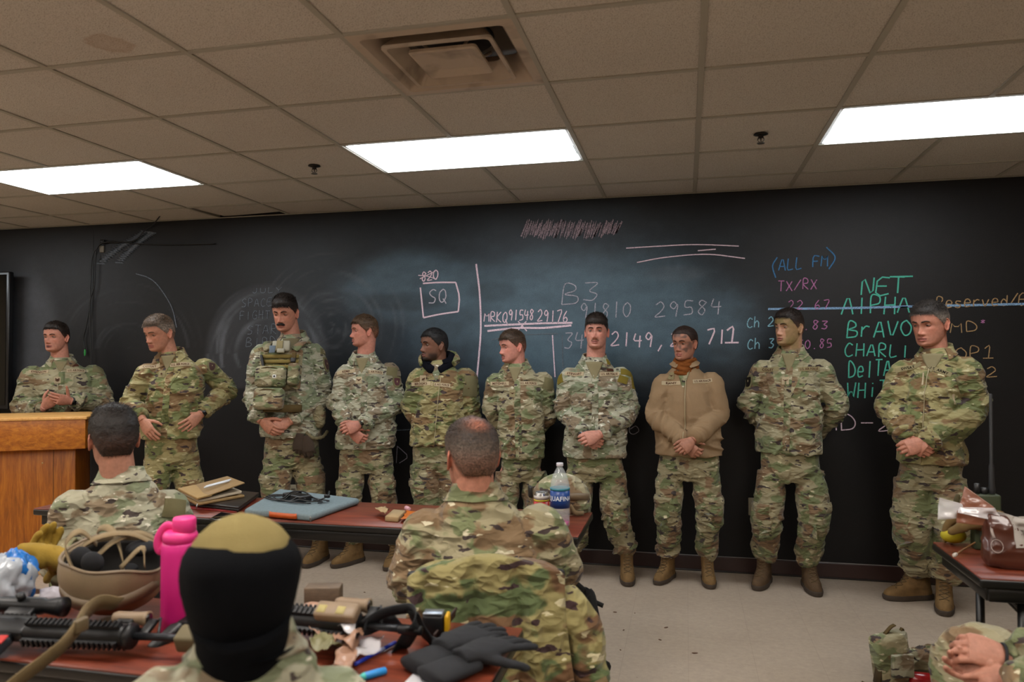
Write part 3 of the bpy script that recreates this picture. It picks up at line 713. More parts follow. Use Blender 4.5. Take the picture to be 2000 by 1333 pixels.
def strands(toW, hs, hcol, n=2200, length=.02, side=.006, front=.066, nape=-.055, sideburn=-.012, seed=1, sweep=0.0, part=(0, -.3), ear=True, w=.0011, skin=None, fringe=0):
    """short hairs, each a thin three-sided sliver rooted in the scalp"""
    r = np.random.RandomState(seed); phi = r.uniform(0, 2*np.pi, n*2); z = .118*(1-2*np.clip(r.beta(1.1, 2.2, n*2), 0, 1))
    a = np.degrees(np.abs(np.where(phi > np.pi, phi-2*np.pi, phi)))
    line = np.interp(a, [0, 25, 48, 60, 72, 84, 100, 118, 140, 180], [front, front+.001, front-.004, front-.022, .012, sideburn, .018 if ear else sideburn, -.02, nape, nape])+.006*(fbm(np.stack([phi*7, z*0, z*0], 1), seed, 2)-.5)
    k = (z > line+.001); phi, z, a = phi[k][:n], z[k][:n], a[k][:n]
    x, y, zz = headsurf(phi, z, 0.0); P = np.stack([x, y, zz], 1); N = P-A(0, .005, .012); N /= np.linalg.norm(N, axis=1)[:, None]
    up = S(z, .05, .10); up = up*(.25+.75*S(N[:, 2], .35, .8)); L = (side*(1-up)+length*.8*up)*r.uniform(.7, 1.25, len(P))
    comb = np.stack([np.full(len(P), sweep+part[0]), part[1]*up+.25*(1-up)*0, -.75*(1-up)], 1)+r.normal(0, .28, (len(P), 3))
    D1 = N*(.42+.1*up)[:, None]+comb; D1 /= np.linalg.norm(D1, axis=1)[:, None]
    D2 = D1+np.stack([0*z+sweep*.6, part[1]*1.4*up, -.75+0*z], 1); D2 /= np.linalg.norm(D2, axis=1)[:, None]
    sh_ = side*.4+length*.5*up
    p0 = P+N*np.minimum(sh_, .6*L)[:, None]*.8-N*.001; p1 = p0+D1*(L*.55)[:, None]; p2 = p1+D2*(L*.5)[:, None]
    t1 = np.cross(D1, r.normal(0, 1, (len(P), 3))); t1 /= np.linalg.norm(t1, axis=1)[:, None]; t2 = np.cross(D1, t1)
    if fringe:
        m = fringe; ph2 = r.uniform(-.85, .85, m); z2 = front+r.uniform(-.004, .016, m)-.5*np.clip(np.abs(ph2)-.6, 0, 1)**1.2*.05
        x, y, zz = headsurf(ph2, z2, 0.0); Pf = np.stack([x, y, zz], 1)+A(0, -.002, 0); Nf = Pf-A(0, .005, .012); Nf /= np.linalg.norm(Nf, axis=1)[:, None]
        q0 = Pf+Nf*.002; L_ = length*r.uniform(.5, 1.0, m)[:, None]; dd = np.stack([sweep+r.normal(0, .35, m), -.35+0*z2, -.7+r.normal(0, .2, m)], 1)
        q1 = q0+(Nf*.9+dd*.3)*L_*.35; q2 = q1+(dd+Nf*.1)*L_*.55
        p0, p1, p2 = np.vstack([p0, q0]), np.vstack([p1, q1]), np.vstack([p2, q2]); D1 = np.vstack([D1, Nf]); t1 = np.vstack([t1, np.tile(A(1, 0, 0), (m, 1))]); t2 = np.vstack([t2, np.tile(A(0, .3, .9), (m, 1))]); P = np.vstack([P, Pf]); a = np.concatenate([a, np.zeros(m)])
    V = []
    for p_, ww in ((p0, 1), (p1, .8)):
        for an in (0, 2.09, 4.19): V.append(p_+(t1*math.cos(an)+t2*math.sin(an))*w*ww)
    V.append(p2); V = np.stack(V, 1).reshape(-1, 3); F = []
    for i in range(len(P)):
        b = i*7
        for j in range(3): jj = (j+1) % 3; F.append((b+j, b+jj, b+3+jj, b+3+j)); F.append((b+3+j, b+3+jj, b+6))
    cc = np.repeat(np.asarray(hcol)[None], len(P), 0)*r.uniform(.65, 1.5, len(P))[:, None]
    return toW(V), F, np.repeat(cc, 7, 0), np.repeat(a, 7), V
def hand_mesh(W, d, n, right, curl=(25, 40, 25), s=1.0, thumb=(.75, .65, .25), spread=.04, tcurl=20, curls=None):
    """palm, four unequal fingers and a thumb; d towards the fingertips, n the way the palm faces"""
    d = unit(d); n = unit(np.asarray(n)-d*(d@np.asarray(n))); lat = np.cross(d, n)*(1 if right else -1)
    P = lambda a, b, c=0: W+s*(d*a+lat*b+n*c)
    parts = []
    ps = [P(-.02, 0), P(.0, 0), P(.025, 0), P(.055, -.001), P(.082, 0), P(.094, 0, -.001)]
    parts.append(tube(ps, [(s*a, s*b) for a, b in ((.020, .027), (.019, .028), (.018, .036), (.016, .042), (.0135, .0425), (.009, .038))], 16, up=n))
    parts.append(ball(P(.032, .022, .008), (.017*s,)*3, 12, 8)); parts.append(ball(P(.035, -.024, .006), (.016*s,)*3, 12, 8))
    for k, (b, L, r) in enumerate(((.0305, .072, .0090), (.0102, .080, .0093), (-.0102, .074, .0088), (-.0298, .058, .0078))):
        ang = 0; dirr = unit(d+lat*spread*(1.2-k)*1.0); p = P(.086 if k not in (0, 3) else .080, b); pts = [P(.06, b*.95), p]; rr = [r*s*1.0, r*s*1.08]
        cc = curls[k] if curls else curl
        for seg, cu in zip((.47, .30, .25), cc):
            ang += math.radians(cu*(1+.06*(k-1.5))); v = dirr*math.cos(ang)+n*math.sin(ang)
            pm = p+v*L*seg*s*.5; p = p+v*L*seg*s; pts += [pm, p]; rr += [r*s*(.98 if seg > .4 else .93), r*s*(1.0 if seg > .4 else .92 if seg > .27 else .72)]
        parts.append(tube(pts, rr, 10, up=n, rnd=1))
    tv = unit(d*thumb[1]+lat*thumb[0]+n*thumb[2]); p = P(.022, .022, .006); pts = [P(.012, .010, .003), p]; rr = [.014*s, .0145*s]
    ax = unit(np.cross(tv, d*.8+n*.6)); ang = 0
    for L, r in ((.040, .0115), (.030, .0105), (.024, .0075)):
        v = tv*math.cos(ang)+np.cross(ax, tv)*math.sin(ang); pm = p+v*L*s*.5; p = p+v*L*s; pts += [pm, p]; rr += [(r+.0006)*s, r*s]; ang += math.radians(tcurl)
    parts.append(tube(pts, rr, 10, up=n, rnd=1))
    return join(*parts)
def eye_parts(gaze=(0, 0), lid=12, iris='#3a2c20'):
    """eyeball rings by angle from the gaze pole -> iris and pupil are real bands of the ball"""
    ang = np.radians([0.5, 12, 13, 29, 31, 50, 75, 100, 140]); r = .0123; rings = []
    for a in ang:
        t = np.linspace(0, 2*np.pi, 20, endpoint=False); rings.append(np.stack([r*np.sin(a)*np.cos(t), -r*np.cos(a)+0*t, r*np.sin(a)*np.sin(t)], 1))
    V, F = loft(rings); R = rotz(math.radians(-gaze[0]))@rotx(math.radians(-gaze[1])); V = V@R.T
    c = np.repeat(np.array([lin('#0a0808')]*2+[lin(iris)]*2+[lin('#938a81')]*5), 20, 0)  # eye white toned down to carry the shade under the brow
    lids = []
    for lo, hi in ((lid, 78), (-78, -19)):
        az = np.radians(np.linspace(-78, 78, 17)); el = np.radians(np.linspace(lo, hi, 8)); rr = []
        for e_i, e in enumerate(el):
            eb = e
            arch = np.radians(lo)*0; bend = (1-(np.abs(az)/np.radians(78))**2)
            ee = e if (e_i and lo > -50) or (e_i < 7 and lo < -50) else e
            e2 = ee*np.where(True, 1, 1)
            edge = (lo if lo > -50 else hi)
            w_ = 1-abs(math.degrees(e)-edge)/60; w_ = max(0, w_)
            e3 = e*(1-w_)+w_*(np.radians(edge)*bend)
            rr.append(np.stack([.0138*np.cos(e3)*np.sin(az), -.0138*np.cos(e3)*np.cos(az), .0138*np.sin(e3)], 1))
        lids.append(loft(rr, False, False))
    return (V, F, c), lids
def ellring(c, L, D, a, b, n=36, ex=.9):
    t = np.linspace(0, 2*np.pi, n, endpoint=False); cs, sn = np.cos(t), np.sin(t)
    return c+np.outer(a*np.sign(cs)*np.abs(cs)**ex, L)+np.outer(b*np.sign(sn)*np.abs(sn)**ex, D)
def axis_coords(V, path):
    """for every vertex: nearest point of the limb path -> distance, length along, offset"""
    best = np.full(len(V), 1e9); along = np.zeros(len(V)); near = np.zeros((len(V), 3)); acc = 0
    for a, b in zip(path[:-1], path[1:]):
        ab = b-a; L = np.linalg.norm(ab); t = np.clip(((V-a)@ab)/(L*L), 0, 1); q = a+t[:, None]*ab; dd = np.linalg.norm(V-q, axis=1)
        m = dd < best; best[m] = dd[m]; along[m] = acc+t[m]*L; near[m] = q[m]; acc += L
    return best, along, near, acc
def ridge(n, p=2.2): return (1-np.abs(2*n-1))**p
def cloth_limb(V, N, path, seed, amp=.007, f=24, fp=7, peaks=(), skew=1.0):
    best, al, near, L = axis_coords(V, path); off = V-near
    q = np.stack([al*f+off[:, 0]*9*skew+2.5*vnoise(V*6, seed+9), off[:, 0]*fp+5, off[:, 1]*fp+off[:, 2]*fp*.6], 1)
    r = ridge(vnoise(q, seed))-.45; r2 = ridge(vnoise(q*A(2.1, 1.6, 1.6), seed+5))-.45
    wgt = .35+0*al
    for pk, wd, st in peaks: wgt = wgt+st*np.exp(-((al/L-pk)/wd)**2)
    return (r+.4*r2)*amp*wgt, best, al/L
class Placer:
    def __init__(s, root):
        s.root = A(*root); h = math.hypot(root[0], root[1]); s.n = A(-root[0]/h, -root[1]/h, 0); s.e = A(-s.n[1], s.n[0], 0)
        s.acam = math.atan2(-root[0], root[1])
    def J(s, px, py, d=0.0):
        r = ray(px, py); o = A(0, 0, CAMH); t = ((s.root-o)@s.n+d)/(r@s.n); return o+r*t
    def scale(s): return np.linalg.norm(s.J(1000, 700)-s.J(1000, 700))
def raypatch(bvh, p0, n, xa, ya, w, h, t, nx=8, ny=5, base=.003, shape=None):
    """a patch of cloth w x h lying on a surface, following it, t thick"""
    top, bot = [], []
    miss = p0
    for j in range(ny+1):
        for i in range(nx+1):
            uu, vv = (i/nx-.5)*w, (j/ny-.5)*h
            if shape: uu, vv = shape(i/nx, j/ny, uu, vv)
            q = p0+xa*uu+ya*vv; hit = bvh.ray_cast(Vector(q+n*.09), Vector(-n), .22)
            loc = np.array(hit[0]) if hit[0] is not None else q
            edge = i in (0, nx) or j in (0, ny)
            top.append(loc+n*(t*(.55 if edge and t > .006 else 1))); bot.append(loc-n*base)
    raypatch.grid = np.array(top).reshape(ny+1, nx+1, 3)
    V = np.vstack([top, bot]); k = len(top); F = []
    W_ = nx+1
    for j in range(ny):
        for i in range(nx):
            a = j*W_+i; F.append((a, a+1, a+W_+1, a+W_)); F.append((k+a, k+a+W_, k+a+W_+1, k+a+1))
    bd = [i for i in range(nx)]+[nx+j*W_ for j in range(ny)]+[ny*W_+i for i in range(nx, 0, -1)]+[j*W_ for j in range(ny, 0, -1)]
    for a, b in zip(bd, bd[1:]+bd[:1]): F.append((b, a, k+a, k+b))
    return V, F
def frame_on(bvh, px, py, rot=0, o=None, smooth_n=None, ray_=None):
    o = A(0, 0, CAMH) if o is None else o; d = unit(ray(px, py) if ray_ is None else ray_)
    hit = bvh.ray_cast(Vector(o), Vector(d))
    if hit[0] is None: return None
    p = np.array(hit[0]); ns = [np.array(hit[1])]
    sx = unit(np.cross(d, A(0, 0, 1)))
    for dx, dz in ((.03, 0), (-.03, 0), (0, .02), (0, -.02)):
        h2 = bvh.ray_cast(Vector(p-d*.2+sx*dx+A(0, 0, dz)), Vector(d))
        if h2[0] is not None: ns.append(np.array(h2[1]))
    ns = [q if q@d < 0 else -q for q in ns]
    n = unit(np.sum(ns, 0)); xa = unit(np.cross(A(0, 0, 1), n)); ya = np.cross(n, xa)
    c, s_ = math.cos(math.radians(rot)), math.sin(math.radians(rot))
    return p, n, xa*c+ya*s_, -xa*s_+ya*c
FLT = []
def decal_obj(name, bvh, px, py, w, h, mat, parent, rot=0, t=.0025, text=None, tmat=None, tsize=None, nx=6, ny=3, fr=None, label=None, shape=None, tspace=1.0):
    fr = fr or frame_on(bvh, px, py, rot)
    if fr is None: return None
    p, n, xa, ya = fr
    o = MB().add(*raypatch(bvh, p, n, xa, ya, w, h, t, nx, ny, shape=shape)).build(name, mat, parent, True, 40, label=label)
    if text:
        G_ = raypatch.grid
        V, F = text_mesh(text, tsize or h*.78, space=1.08, bold=.0006)
        wid = V[:, 0].max()-V[:, 0].min()
        if wid > w*.88: V[:, 0] *= w*.88/wid
        V[:, 0] -= (V[:, 0].max()+V[:, 0].min())/2; V[:, 1] -= (V[:, 1].max()+V[:, 1].min())/2
        out = []
        for x, y, _ in V:
            fx = min(max((x/w+.5)*nx, 0), nx-1e-6); fy = min(max((y/h+.5)*ny, 0), ny-1e-6); i, j = int(fx), int(fy); a_, b_ = fx-i, fy-j
            out.append((G_[j, i]*(1-a_)+G_[j, i+1]*a_)*(1-b_)+(G_[j+1, i]*(1-a_)+G_[j+1, i+1]*a_)*b_+n*.0010)
        mkobj('lettering', np.array(out), F, tmat, o, False)
    return o

# ---- skin colour by place on the head, socket, nostril and lip shade painted in
def skin_cols(P, head, base, o):
    """P head-local points (already unscaled); returns colours + mask"""
    b = np.array(lin(base)); b = b*.88+b.mean()*.12; C = np.repeat(b[None], len(P), 0)
    x, y, z = P[:, 0], P[:, 1], P[:, 2]; ax = np.abs(x); fr = S(-y, .02, .06); ne = (y < .13)&(z > -.14)&(z < .14)
    n = fbm(P*45, 7, 3)[:, None]; C = C*(.93+.14*n)
    def lay(c, m):
        nonlocal C; m = (np.clip(m, 0, 1)*ne)[:, None]; C = C*(1-m)+np.asarray(c)*m
    g = lambda x0, sx, z0, sz: np.exp(-((ax-x0)/sx)**2-((z-z0)/sz)**2)*fr
    red = b*A(1.10, .78, .73)
    lay(red, .45*g(0, .014, -.038, .016)+.35*g(.042, .02, -.028, .02)+.5*(ax > .072)*(np.abs(z+.01) < .04)*o.get('red', 1))
    lay(b*A(.62, .55, .52), .55*g(.0315, .018, .0, .008)*o.get('eyeshade', 1)+.3*g(.024, .012, -.009, .004))  # eye-socket shade painted into the skin
    lay(np.array(lin(o.get('lips', '#a25f55'))), .75*(S(z, -.0845, -.0815)*(1-S(z, -.0655, -.0625)))*(1-S(ax, .021-.0*z, .0255))*fr*np.where(z > -.0722, 1-S(ax, .014, .026)*.3, 1))
    lay(b*.25, .8*np.exp(-((z+.0724)/.0014)**2)*(1-S(ax, .02, .026))*fr*(1+o.get('mouth', 0)))
    lay(b*A(.35, .25, .22), .8*g(.0085, .0032, -.0535, .0022))
    hc = np.array(lin(o['hair']))
    bz = .0185-.0*ax+.0035*np.sin(np.clip((ax-.012)/.036, 0, 1)*np.pi)-.15*np.clip(ax-.038, 0, 1)
    lay(hc*.8+b*.1, o.get('brow', .8)*np.exp(-((z-bz)/.004)**2)*S(ax, .009, .014)*(1-S(ax, .042, .049))*fr)
    st = o.get('stubble', .12)
    beard = S(-z, .035, .06)*S(-y, -.02, .012)*(1-S(z, -.058, -.048)*(1-S(ax, .03, .045)))
    lay(hc*.7+b*.3, st*beard*(.7+.6*n[:, 0]))
    if o.get('goatee'): lay(hc, .9*(S(-z, .085, .094)*fr*(1-S(ax, .03, .045)))+.75*S(-z, .05, .075)*S(ax, .03, .05)*S(-y, .0, .02)+.85*np.exp(-((z+.0605)/.0035)**2)*(1-S(ax, .024, .03))*fr)
    if o.get('stache'):
        lay(np.array(lin(o.get('stache_col', o['hair']))), o['stache']*np.exp(-((z+.0605+.08*ax)/.0048)**2)*(1-S(ax, .022, .030))*fr)
    # shaved sides: colour of very short hair under and around the hair shell
    ph = np.degrees(np.abs(np.arctan2(x, -y)))
    front = o.get('front', .066)
    line = np.interp(ph, [0, 48, 60, 72, 84, 100, 118, 140, 180], [front, front-.004, front-.022, .012, o.get('sideburn', -.015), .016, -.03, o.get('nape', -.06), o.get('nape', -.06)])
    lay(hc*.6+b*.25, o.get('scalp', .75)*S(z-line, -.004, .018)*(1-.0*z)*(ax < .083))
    for cc, kind in o.get('paint', ()):
        c = np.array(lin(cc))
        if kind == 'half': m = S(fbm(P*30+3, 5, 3)+.9*S(z, -.02, .05)+.9*S(ax, .02, .05)-.6*np.exp(-(x/.02)**2)*(z < .02), .75, .95)*S(-y, -.045, .0)*.62
        if kind == 'smear': m = .62*S(vnoise(P*A(55, 20, 60), 3)+.35*np.exp(-((z+.015)/.03)**2)*(1+x*9)+.3*np.exp(-((z-.06)/.02)**2)-.2*(z < -.06), .66, 1.05)*S(-y, .0, .04)
        if kind == 'chin': m = .6*S(-z, .05, .08)*S(-y, .0, .04)
        if kind == 'brow': m = .7*S(z, .012, .035)*(1-S(z, .06, .07))*S(-y, .0, .04)*S(fbm(P*40, 2, 2), .3, .5)
        lay(c, m)
    if o.get('baldspot'): lay(b*A(1.05, .9, .85), .75*np.exp(-((y+.01)/.045)**2-(x/.035)**2)*S(z, .08, .1))
    return C
HBV = bvh_of(*head_mesh())
def onface(x, z, off=0.0):
    h = HBV.ray_cast(Vector((x, -.25, z)), Vector((0, 1, 0))); n = np.array(h[1]); n = n if n[1] < 0 else -n
    return np.array(h[0])+n*off
def facestrip(pts, r, toW, s, flat=1.0, off=.0005, n=12):
    P = smoothpath([onface(x, z, off) for x, z in pts], n); rr = np.interp(np.linspace(0, 1, n), np.linspace(0, 1, len(r)), r)
    return tube(toW(P), [(a*s*flat, a*s) for a in rr], 10, up=unit(toW(A(0, -1, 0)[None])[0]-toW(A(0, 0, 0)[None])[0]), rnd=1)
SKINM = attrmat('skin', .55, .25, 200, .35, sss=.06, mott=.14)
HAIRM = attrmat('hair', .6, spec=.35, streak=(160, 60, 160))
EYEM = attrmat('eye', .15, 0, spec=.6, mott=0)
LIDM = {}
TAPE = plain('name_tape_cloth', '#a8987c', .9, bump=.3, bs=900, spec=.1); TAPED = plain('name_tape_olive', '#84795a', .9, bump=.3, bs=900, spec=.1)
TXT = plain('lettering_brown', '#4d2f24', .9, spec=.1); TXTK = plain('lettering_black', '#17120e', .9, spec=.1)
VELC = plain('velcro_mustard', '#6f6128', .95, bump=.8, bs=500, spec=.1); VELT = plain('velcro_olive', '#6a6449', .95, bump=.8, bs=500, spec=.1)
TEE = plain('tee_tan', '#7d7357', .9, bump=.3, bs=500, spec=.1)
CAMO = camo('camouflage_cloth', base='#91896d', green='#6b7150', brown='#776249', cream='#bab298', dark='#3d3331', sc_=1.35)
CAMOL = camo('camouflage_cloth_pale', base='#9c9984', green='#757b61', brown='#7d6e59', cream='#c8c2b0', dark='#443b37', sc_=1.6)
CAMOW = camo('camouflage_cloth_warm', base='#8b8159', green='#656942', brown='#745c3f', cream='#b0a681', dark='#3b2f2d', sc_=1.3)
CAMOD = camo('camouflage_cloth_trousers', base='#857c60', green='#646948', brown='#705a43', cream='#a79e7f', dark='#3d3430', sc_=1.4)

def ptube(P, pts, radii, n=24): return tube(smoothpath(pts, n), [tuple(np.interp(np.linspace(0, 1, n)[k], np.linspace(0, 1, len(radii)), radii)*q for q in (1, 1)) for k in range(n)], 22)

def make_person(sp):
    pl = Placer(sp['root']); J = pl.J; s = sp.get('s', 1.0); bulk = sp.get('bulk', 1.0)
    root = empty('person', pl.root, sp['label'], 'person', sp.get('group'))
    turn = math.radians(sp.get('turn', 0)); L = rotz(-turn)@pl.e; D = rotz(-turn)@pl.n       # L towards image right, D towards the front of the chest
    back = sp.get('back', False)
    SL, SR_ = J(*sp['sh'][0]), J(*sp['sh'][1])
    NB = J(*sp['neck']); sd = np.linalg.norm((SR_-SL)[:2]); mid = (SL+SR_)/2
    hx0, hx1, hy = sp['hem'][:3]; hd = sp['hem'][3] if len(sp['hem']) > 3 else 0
    H0, H1 = J(hx0, hy, hd), J(hx1, hy, hd); HCn = (H0+H1)/2; ha = np.linalg.norm((H1-H0)[:2])/2
    front = sp.get('belly', 1.0)
    def C(z, lean=0): t = (z-HCn[2])/(mid[2]-HCn[2]); return HCn*(1-t)+mid*t
    zs = mid[2]; zh = HCn[2]
    rings_spec = [(zh, ha, .132*front), (zh+.05, ha*.99, .134*front), (zh+.36*(zs-zh), (ha*.9+.1*(sd/2)), .13*front), (zh+.62*(zs-zh), sd/2*.62+ha*.36, .135), (zs-.12*s, sd/2+.004, .137), (zs-.055*s, sd/2+.004, .122), (zs-.005*s, sd/2-.016, .100)]
    k_ = bulk*s
    R_ = [ellring(C(z), L, D, a, b*k_) for z, a, b in rings_spec]
    NBb = NB*1.0
    R_ += [ellring(C(zs)*.65+A(NBb[0], NBb[1], 0)*.35*A(1, 1, 0)+A(0, 0, (zs+.036*s)-.65*C(zs)[2]), L, D, sd/2*.80, .088*k_),
           ellring(A(NBb[0], NBb[1], zs+.074*s), L, D, .118*s, .080*k_), ellring(A(NBb[0], NBb[1], zs+.106*s), L, D, .084*s, .073*k_), ellring(A(NBb[0], NBb[1], zs+.124*s), L, D, .066*s, .064*k_), ellring(A(NBb[0], NBb[1], zs+.130*s), L, D, .045*s, .045*k_)]
    tors = loft(R_)
    parts = [tors]; arms = {}
    for key, SJ in (('l', SL), ('r', SR_)):
        ar = sp.get(key)
        if ar is None: continue
        E, Wp = J(*ar['e']), J(*ar['w']); inn = C(zs-.03*s)
        a0 = SJ*.8+inn*.2; up_ = SJ+(E-SJ)*.5
        path = smoothpath([a0, SJ, up_, E, E*.5+Wp*.5, Wp], 26); arms[key] = (path, Wp, unit(Wp-path[-4]))
        rr = np.interp(np.linspace(0, 1, 26), [0, .12, .22, .4, .6, .8, 1], np.array([.046, .060, .068, .068, .064, .058, .051])*k_*ar.get('fat', 1)*sp.get('slv', 1))
        parts.append(tube(path, list(rr), 22, rnd=.5))
    V, F, N = remesh(*join(*parts), sp.get('vox', .0065), 3)
    seed = sp['seed']
    # cloth folds
    dt = np.zeros(len(V)); wa = np.zeros(len(V))
    Pl = np.stack([(V-HCn)@L, (V-HCn)@D, V[:, 2]], 1)
    q = np.stack([Pl[:, 0]*6+Pl[:, 2]*5*np.sign(Pl[:, 0]), Pl[:, 2]*8.5+np.abs(Pl[:, 0])*9+2.2*vnoise(V*4.5, seed), Pl[:, 1]*5], 1)
    tn = (V[:, 2]-zh)/(zs-zh)
    dt = ((ridge(vnoise(q, seed+1))-.45)+.35*(ridge(vnoise(q*2.0, seed+2))-.45))*.024*(.45+.8*np.exp(-((tn-.25)/.22)**2)+.45*np.exp(-((tn-.75)/.12)**2)*(np.abs(Pl[:, 0]) > .08))*sp.get('fold', 1)*(1-.8*S(tn, .97, 1.05))
    for key, (path, Wp, _) in arms.items():
        da, best, al = cloth_limb(V, N, path, seed+3+(key == 'l'), .0250*sp.get('fold', 1), 17, 7, ((.55, .13, 1.0), (.92, .1, .9), (.15, .1, .35)))
        m = S(-best, -.115, -.085)*S(al, .12, .3)
        dt = dt*(1-m)+da*m; wa = np.maximum(wa, m)
    dt = dt+(fbm(V*9, seed+8, 2)-.5)*.008
    V = V+N*dt[:, None]
    bv = bvh_of(V, F)
    jm = sp.get('jmat', CAMO)
    jk = mkobj(sp.get('jname', 'jacket'), V, F, jm, root)
    # cuffs
    for key, (path, Wp, dr) in arms.items():
        ar = sp[key]
        if ar.get('cuff', True):
            r0 = .050*k_*sp.get('slv', 1)*ar.get('fat', 1); pth = [Wp-dr*.035, Wp-dr*.02, Wp+dr*.004, Wp+dr*.007, Wp-dr*.006]
            MB().add(tube(pth, [r0*1.0, r0*1.12, r0*1.08, r0*.9, r0*.72], 20)).build('cuff', jm, jk)
    # ---- body
    hp = sp['head']; hs = hp.get('s', 1.0)*s*sp.get('hscale', 1)
    HC_ = J(hp['p'][0], hp['p'][1], hp['p'][2] if len(hp['p']) > 2 else .02)
    a = pl.acam-math.radians(hp['yaw']); RH = rotz(a)@rotx(math.radians(hp.get('pitch', 0)))@roty(math.radians(hp.get('roll', 0)))
    SCL = A(hp.get('wx', 1), hp.get('wy', 1), hp.get('wz', 1))*hs
    toW = lambda P: (P*SCL)@RH.T+HC_
    toH = lambda P: ((P-HC_)@RH)/SCL
    bp = []
    hm = head_mesh(); bp.append((toW(hm[0]), hm[1]))
    for sd_ in (1, -1): em = ear_mesh(sd_); bp.append((toW(em[0]), em[1]))
    nk0 = toW(A(0, .025, -.035)[None])[0]; nr = sp.get('nr', .062)*s
    nb = A(NB[0], NB[1], zs+.02*s)
    bp.append(tube(smoothpath([nk0, nk0*.5+nb*.5+D*-.004, nb, nb-A(0, 0, .06)], 12), list(np.interp(np.linspace(0, 1, 12), [0, .4, .75, 1], [nr*.96, nr*.97, nr*1.12, nr*1.2])), 24))
    bp.append(loft([ellring(c, L, D, a_*f_, b_*f2) for c, a_, b_, f_, f2 in [(C(z), a2, b2*k_, .62, .6) for z, a2, b2 in rings_spec[:-1]]+[(C(zs-.03), sd/2, .09*k_, .75, .7), (A(NB[0], NB[1], zs+.03*s), .08*s, .06*s, .9, .9)]]))
    for key, (path, Wp, dr) in arms.items():
        ar = sp[key]
        pp = np.vstack([path[::3], [Wp]]); bp.append(tube(pp, list(np.linspace(.040, .029, len(pp))*s), 14))
        if 'k' in ar:
            K = J(*ar['k']); nn = ar.get('n', (0, -1, 0)); nvec = pl.e*nn[0]+pl.n*nn[1]+A(0, 0, nn[2]); dirv = unit(K-Wp)
            Ws = Wp+dr*.0; wst = Wp+dirv*.03*s
            bp.append(tube(smoothpath([path[-4], Wp, wst], 8), [.028*s]*8, 14)); right = (key == 'l') != back
            bp.append(hand_mesh(wst, dirv, nvec, right, ar.get('curl', (25, 40, 25)), s*sp.get('hs', 1)*1.0, ar.get('thumb', (.75, .65, .25)), ar.get('spread', .04), ar.get('tcurl', 20), ar.get('curls')))
            arms[key] = (path, Wp, dr, wst, dirv, nvec)
    legs = sp.get('legs')
    hipC = C(zh+.06)
    if legs:
        for key in ('l', 'r'):
            lg = legs[key]; hip, kn = J(*lg['hip']), J(*lg['knee']); toe = atZ(*lg['toe'], 0) if 'toe' in lg else None
            lg['_'] = (hip, kn)
            if 'ank' in lg: ank = A(*J(*lg['ank'])[:2], .10)
            else: ank = None
            if ank is None:
                hd_ = unit(A(*lg['dir'], 0)); ank = A(toe[0], toe[1], .10)-hd_*.19*s
            else: hd_ = unit((toe-ank)*A(1, 1, 0)) if toe is not None else unit(A(*lg['dir'], 0))
            lg['_a'] = (ank, hd_)
            bp.append(tube(smoothpath([hipC*.6+hip*.4, hip, hip*.5+kn*.5+pl.n*.01, kn+pl.n*.012, kn*.45+(ank+A(0, 0, .055*s))*.55-pl.n*.008, ank+A(0, 0, .055*s), ank-A(0, 0, .03)], 26), list(np.linspace(.060, .030, 26)*s), 12))
            bp.append(tube([ank+A(0, 0, .02), ank+A(0, 0, -.04)+hd_*.03, ank+A(0, 0, -.055)+hd_*.13*s], [.036*s, .034*s, .024*s], 10))
    elif sp.get('seat'):
        for hip, kn, ft in sp['seat']:
            bp.append(tube(smoothpath([hipC, A(*hip), A(*kn), A(*ft)], 14), list(np.linspace(.062, .036, 14)*s), 12))
    BV, BF, BN = remesh(*join(*bp), sp.get('bvox', .0027), 1)
    o = dict(hp); o['hair'] = hp.get('hair', '#2a1d14'); skin = sp.get('skin', '#b98468')
    HL = toH(BV); bc = skin_cols(HL, hp, skin, o)
    far = (np.abs(HL[:, 2]) > .16)|(np.abs(HL[:, 0]) > .1)
    hc_ = np.array(lin(sp.get('handc', skin))); hc_ = (hc_*.88+hc_.mean()*.12)*(.9+.2*fbm(BV*50, 3, 3))[:, None]; bc[far] = hc_[far]
    mkobj('body', BV, BF, SKINM, root, col_=bc)
    # ---- eyes, brows, hair
    if not back:
        lidc = plain('lid_'+skin.strip('#'), '#%02x%02x%02x' % tuple(int(int(skin[i:i+2], 16)*.86) for i in (1, 3, 5)), .5)
        lash = MB()
        for sgn in (1, -1):
            (ev, ef, ec), lids = eye_parts(hp.get('gaze', (0, 0)), hp.get('lid', 13), hp.get('iris', '#3a2c20'))
            ctr = A(.0315*sgn, -.0675, .0005)
            eo = mkobj('eye', toW(ev+ctr), ef, EYEM, root, col_=ec)
            for lv, lf in lids: mkobj('eyelid', toW(lv+ctr), lf, lidc, eo)
            lv = lids[0][0][:17]; lash.add(tube(toW(lv[2:-2]*1.01+ctr), .0007, 5))
            mkobj('eyelash', lash.arr()[-len(tube(lv[2:-2], .0007, 5)[0]):], tube(lv[2:-2], .0007, 5)[1], plain('lash', '#1a120e', .7), eo)
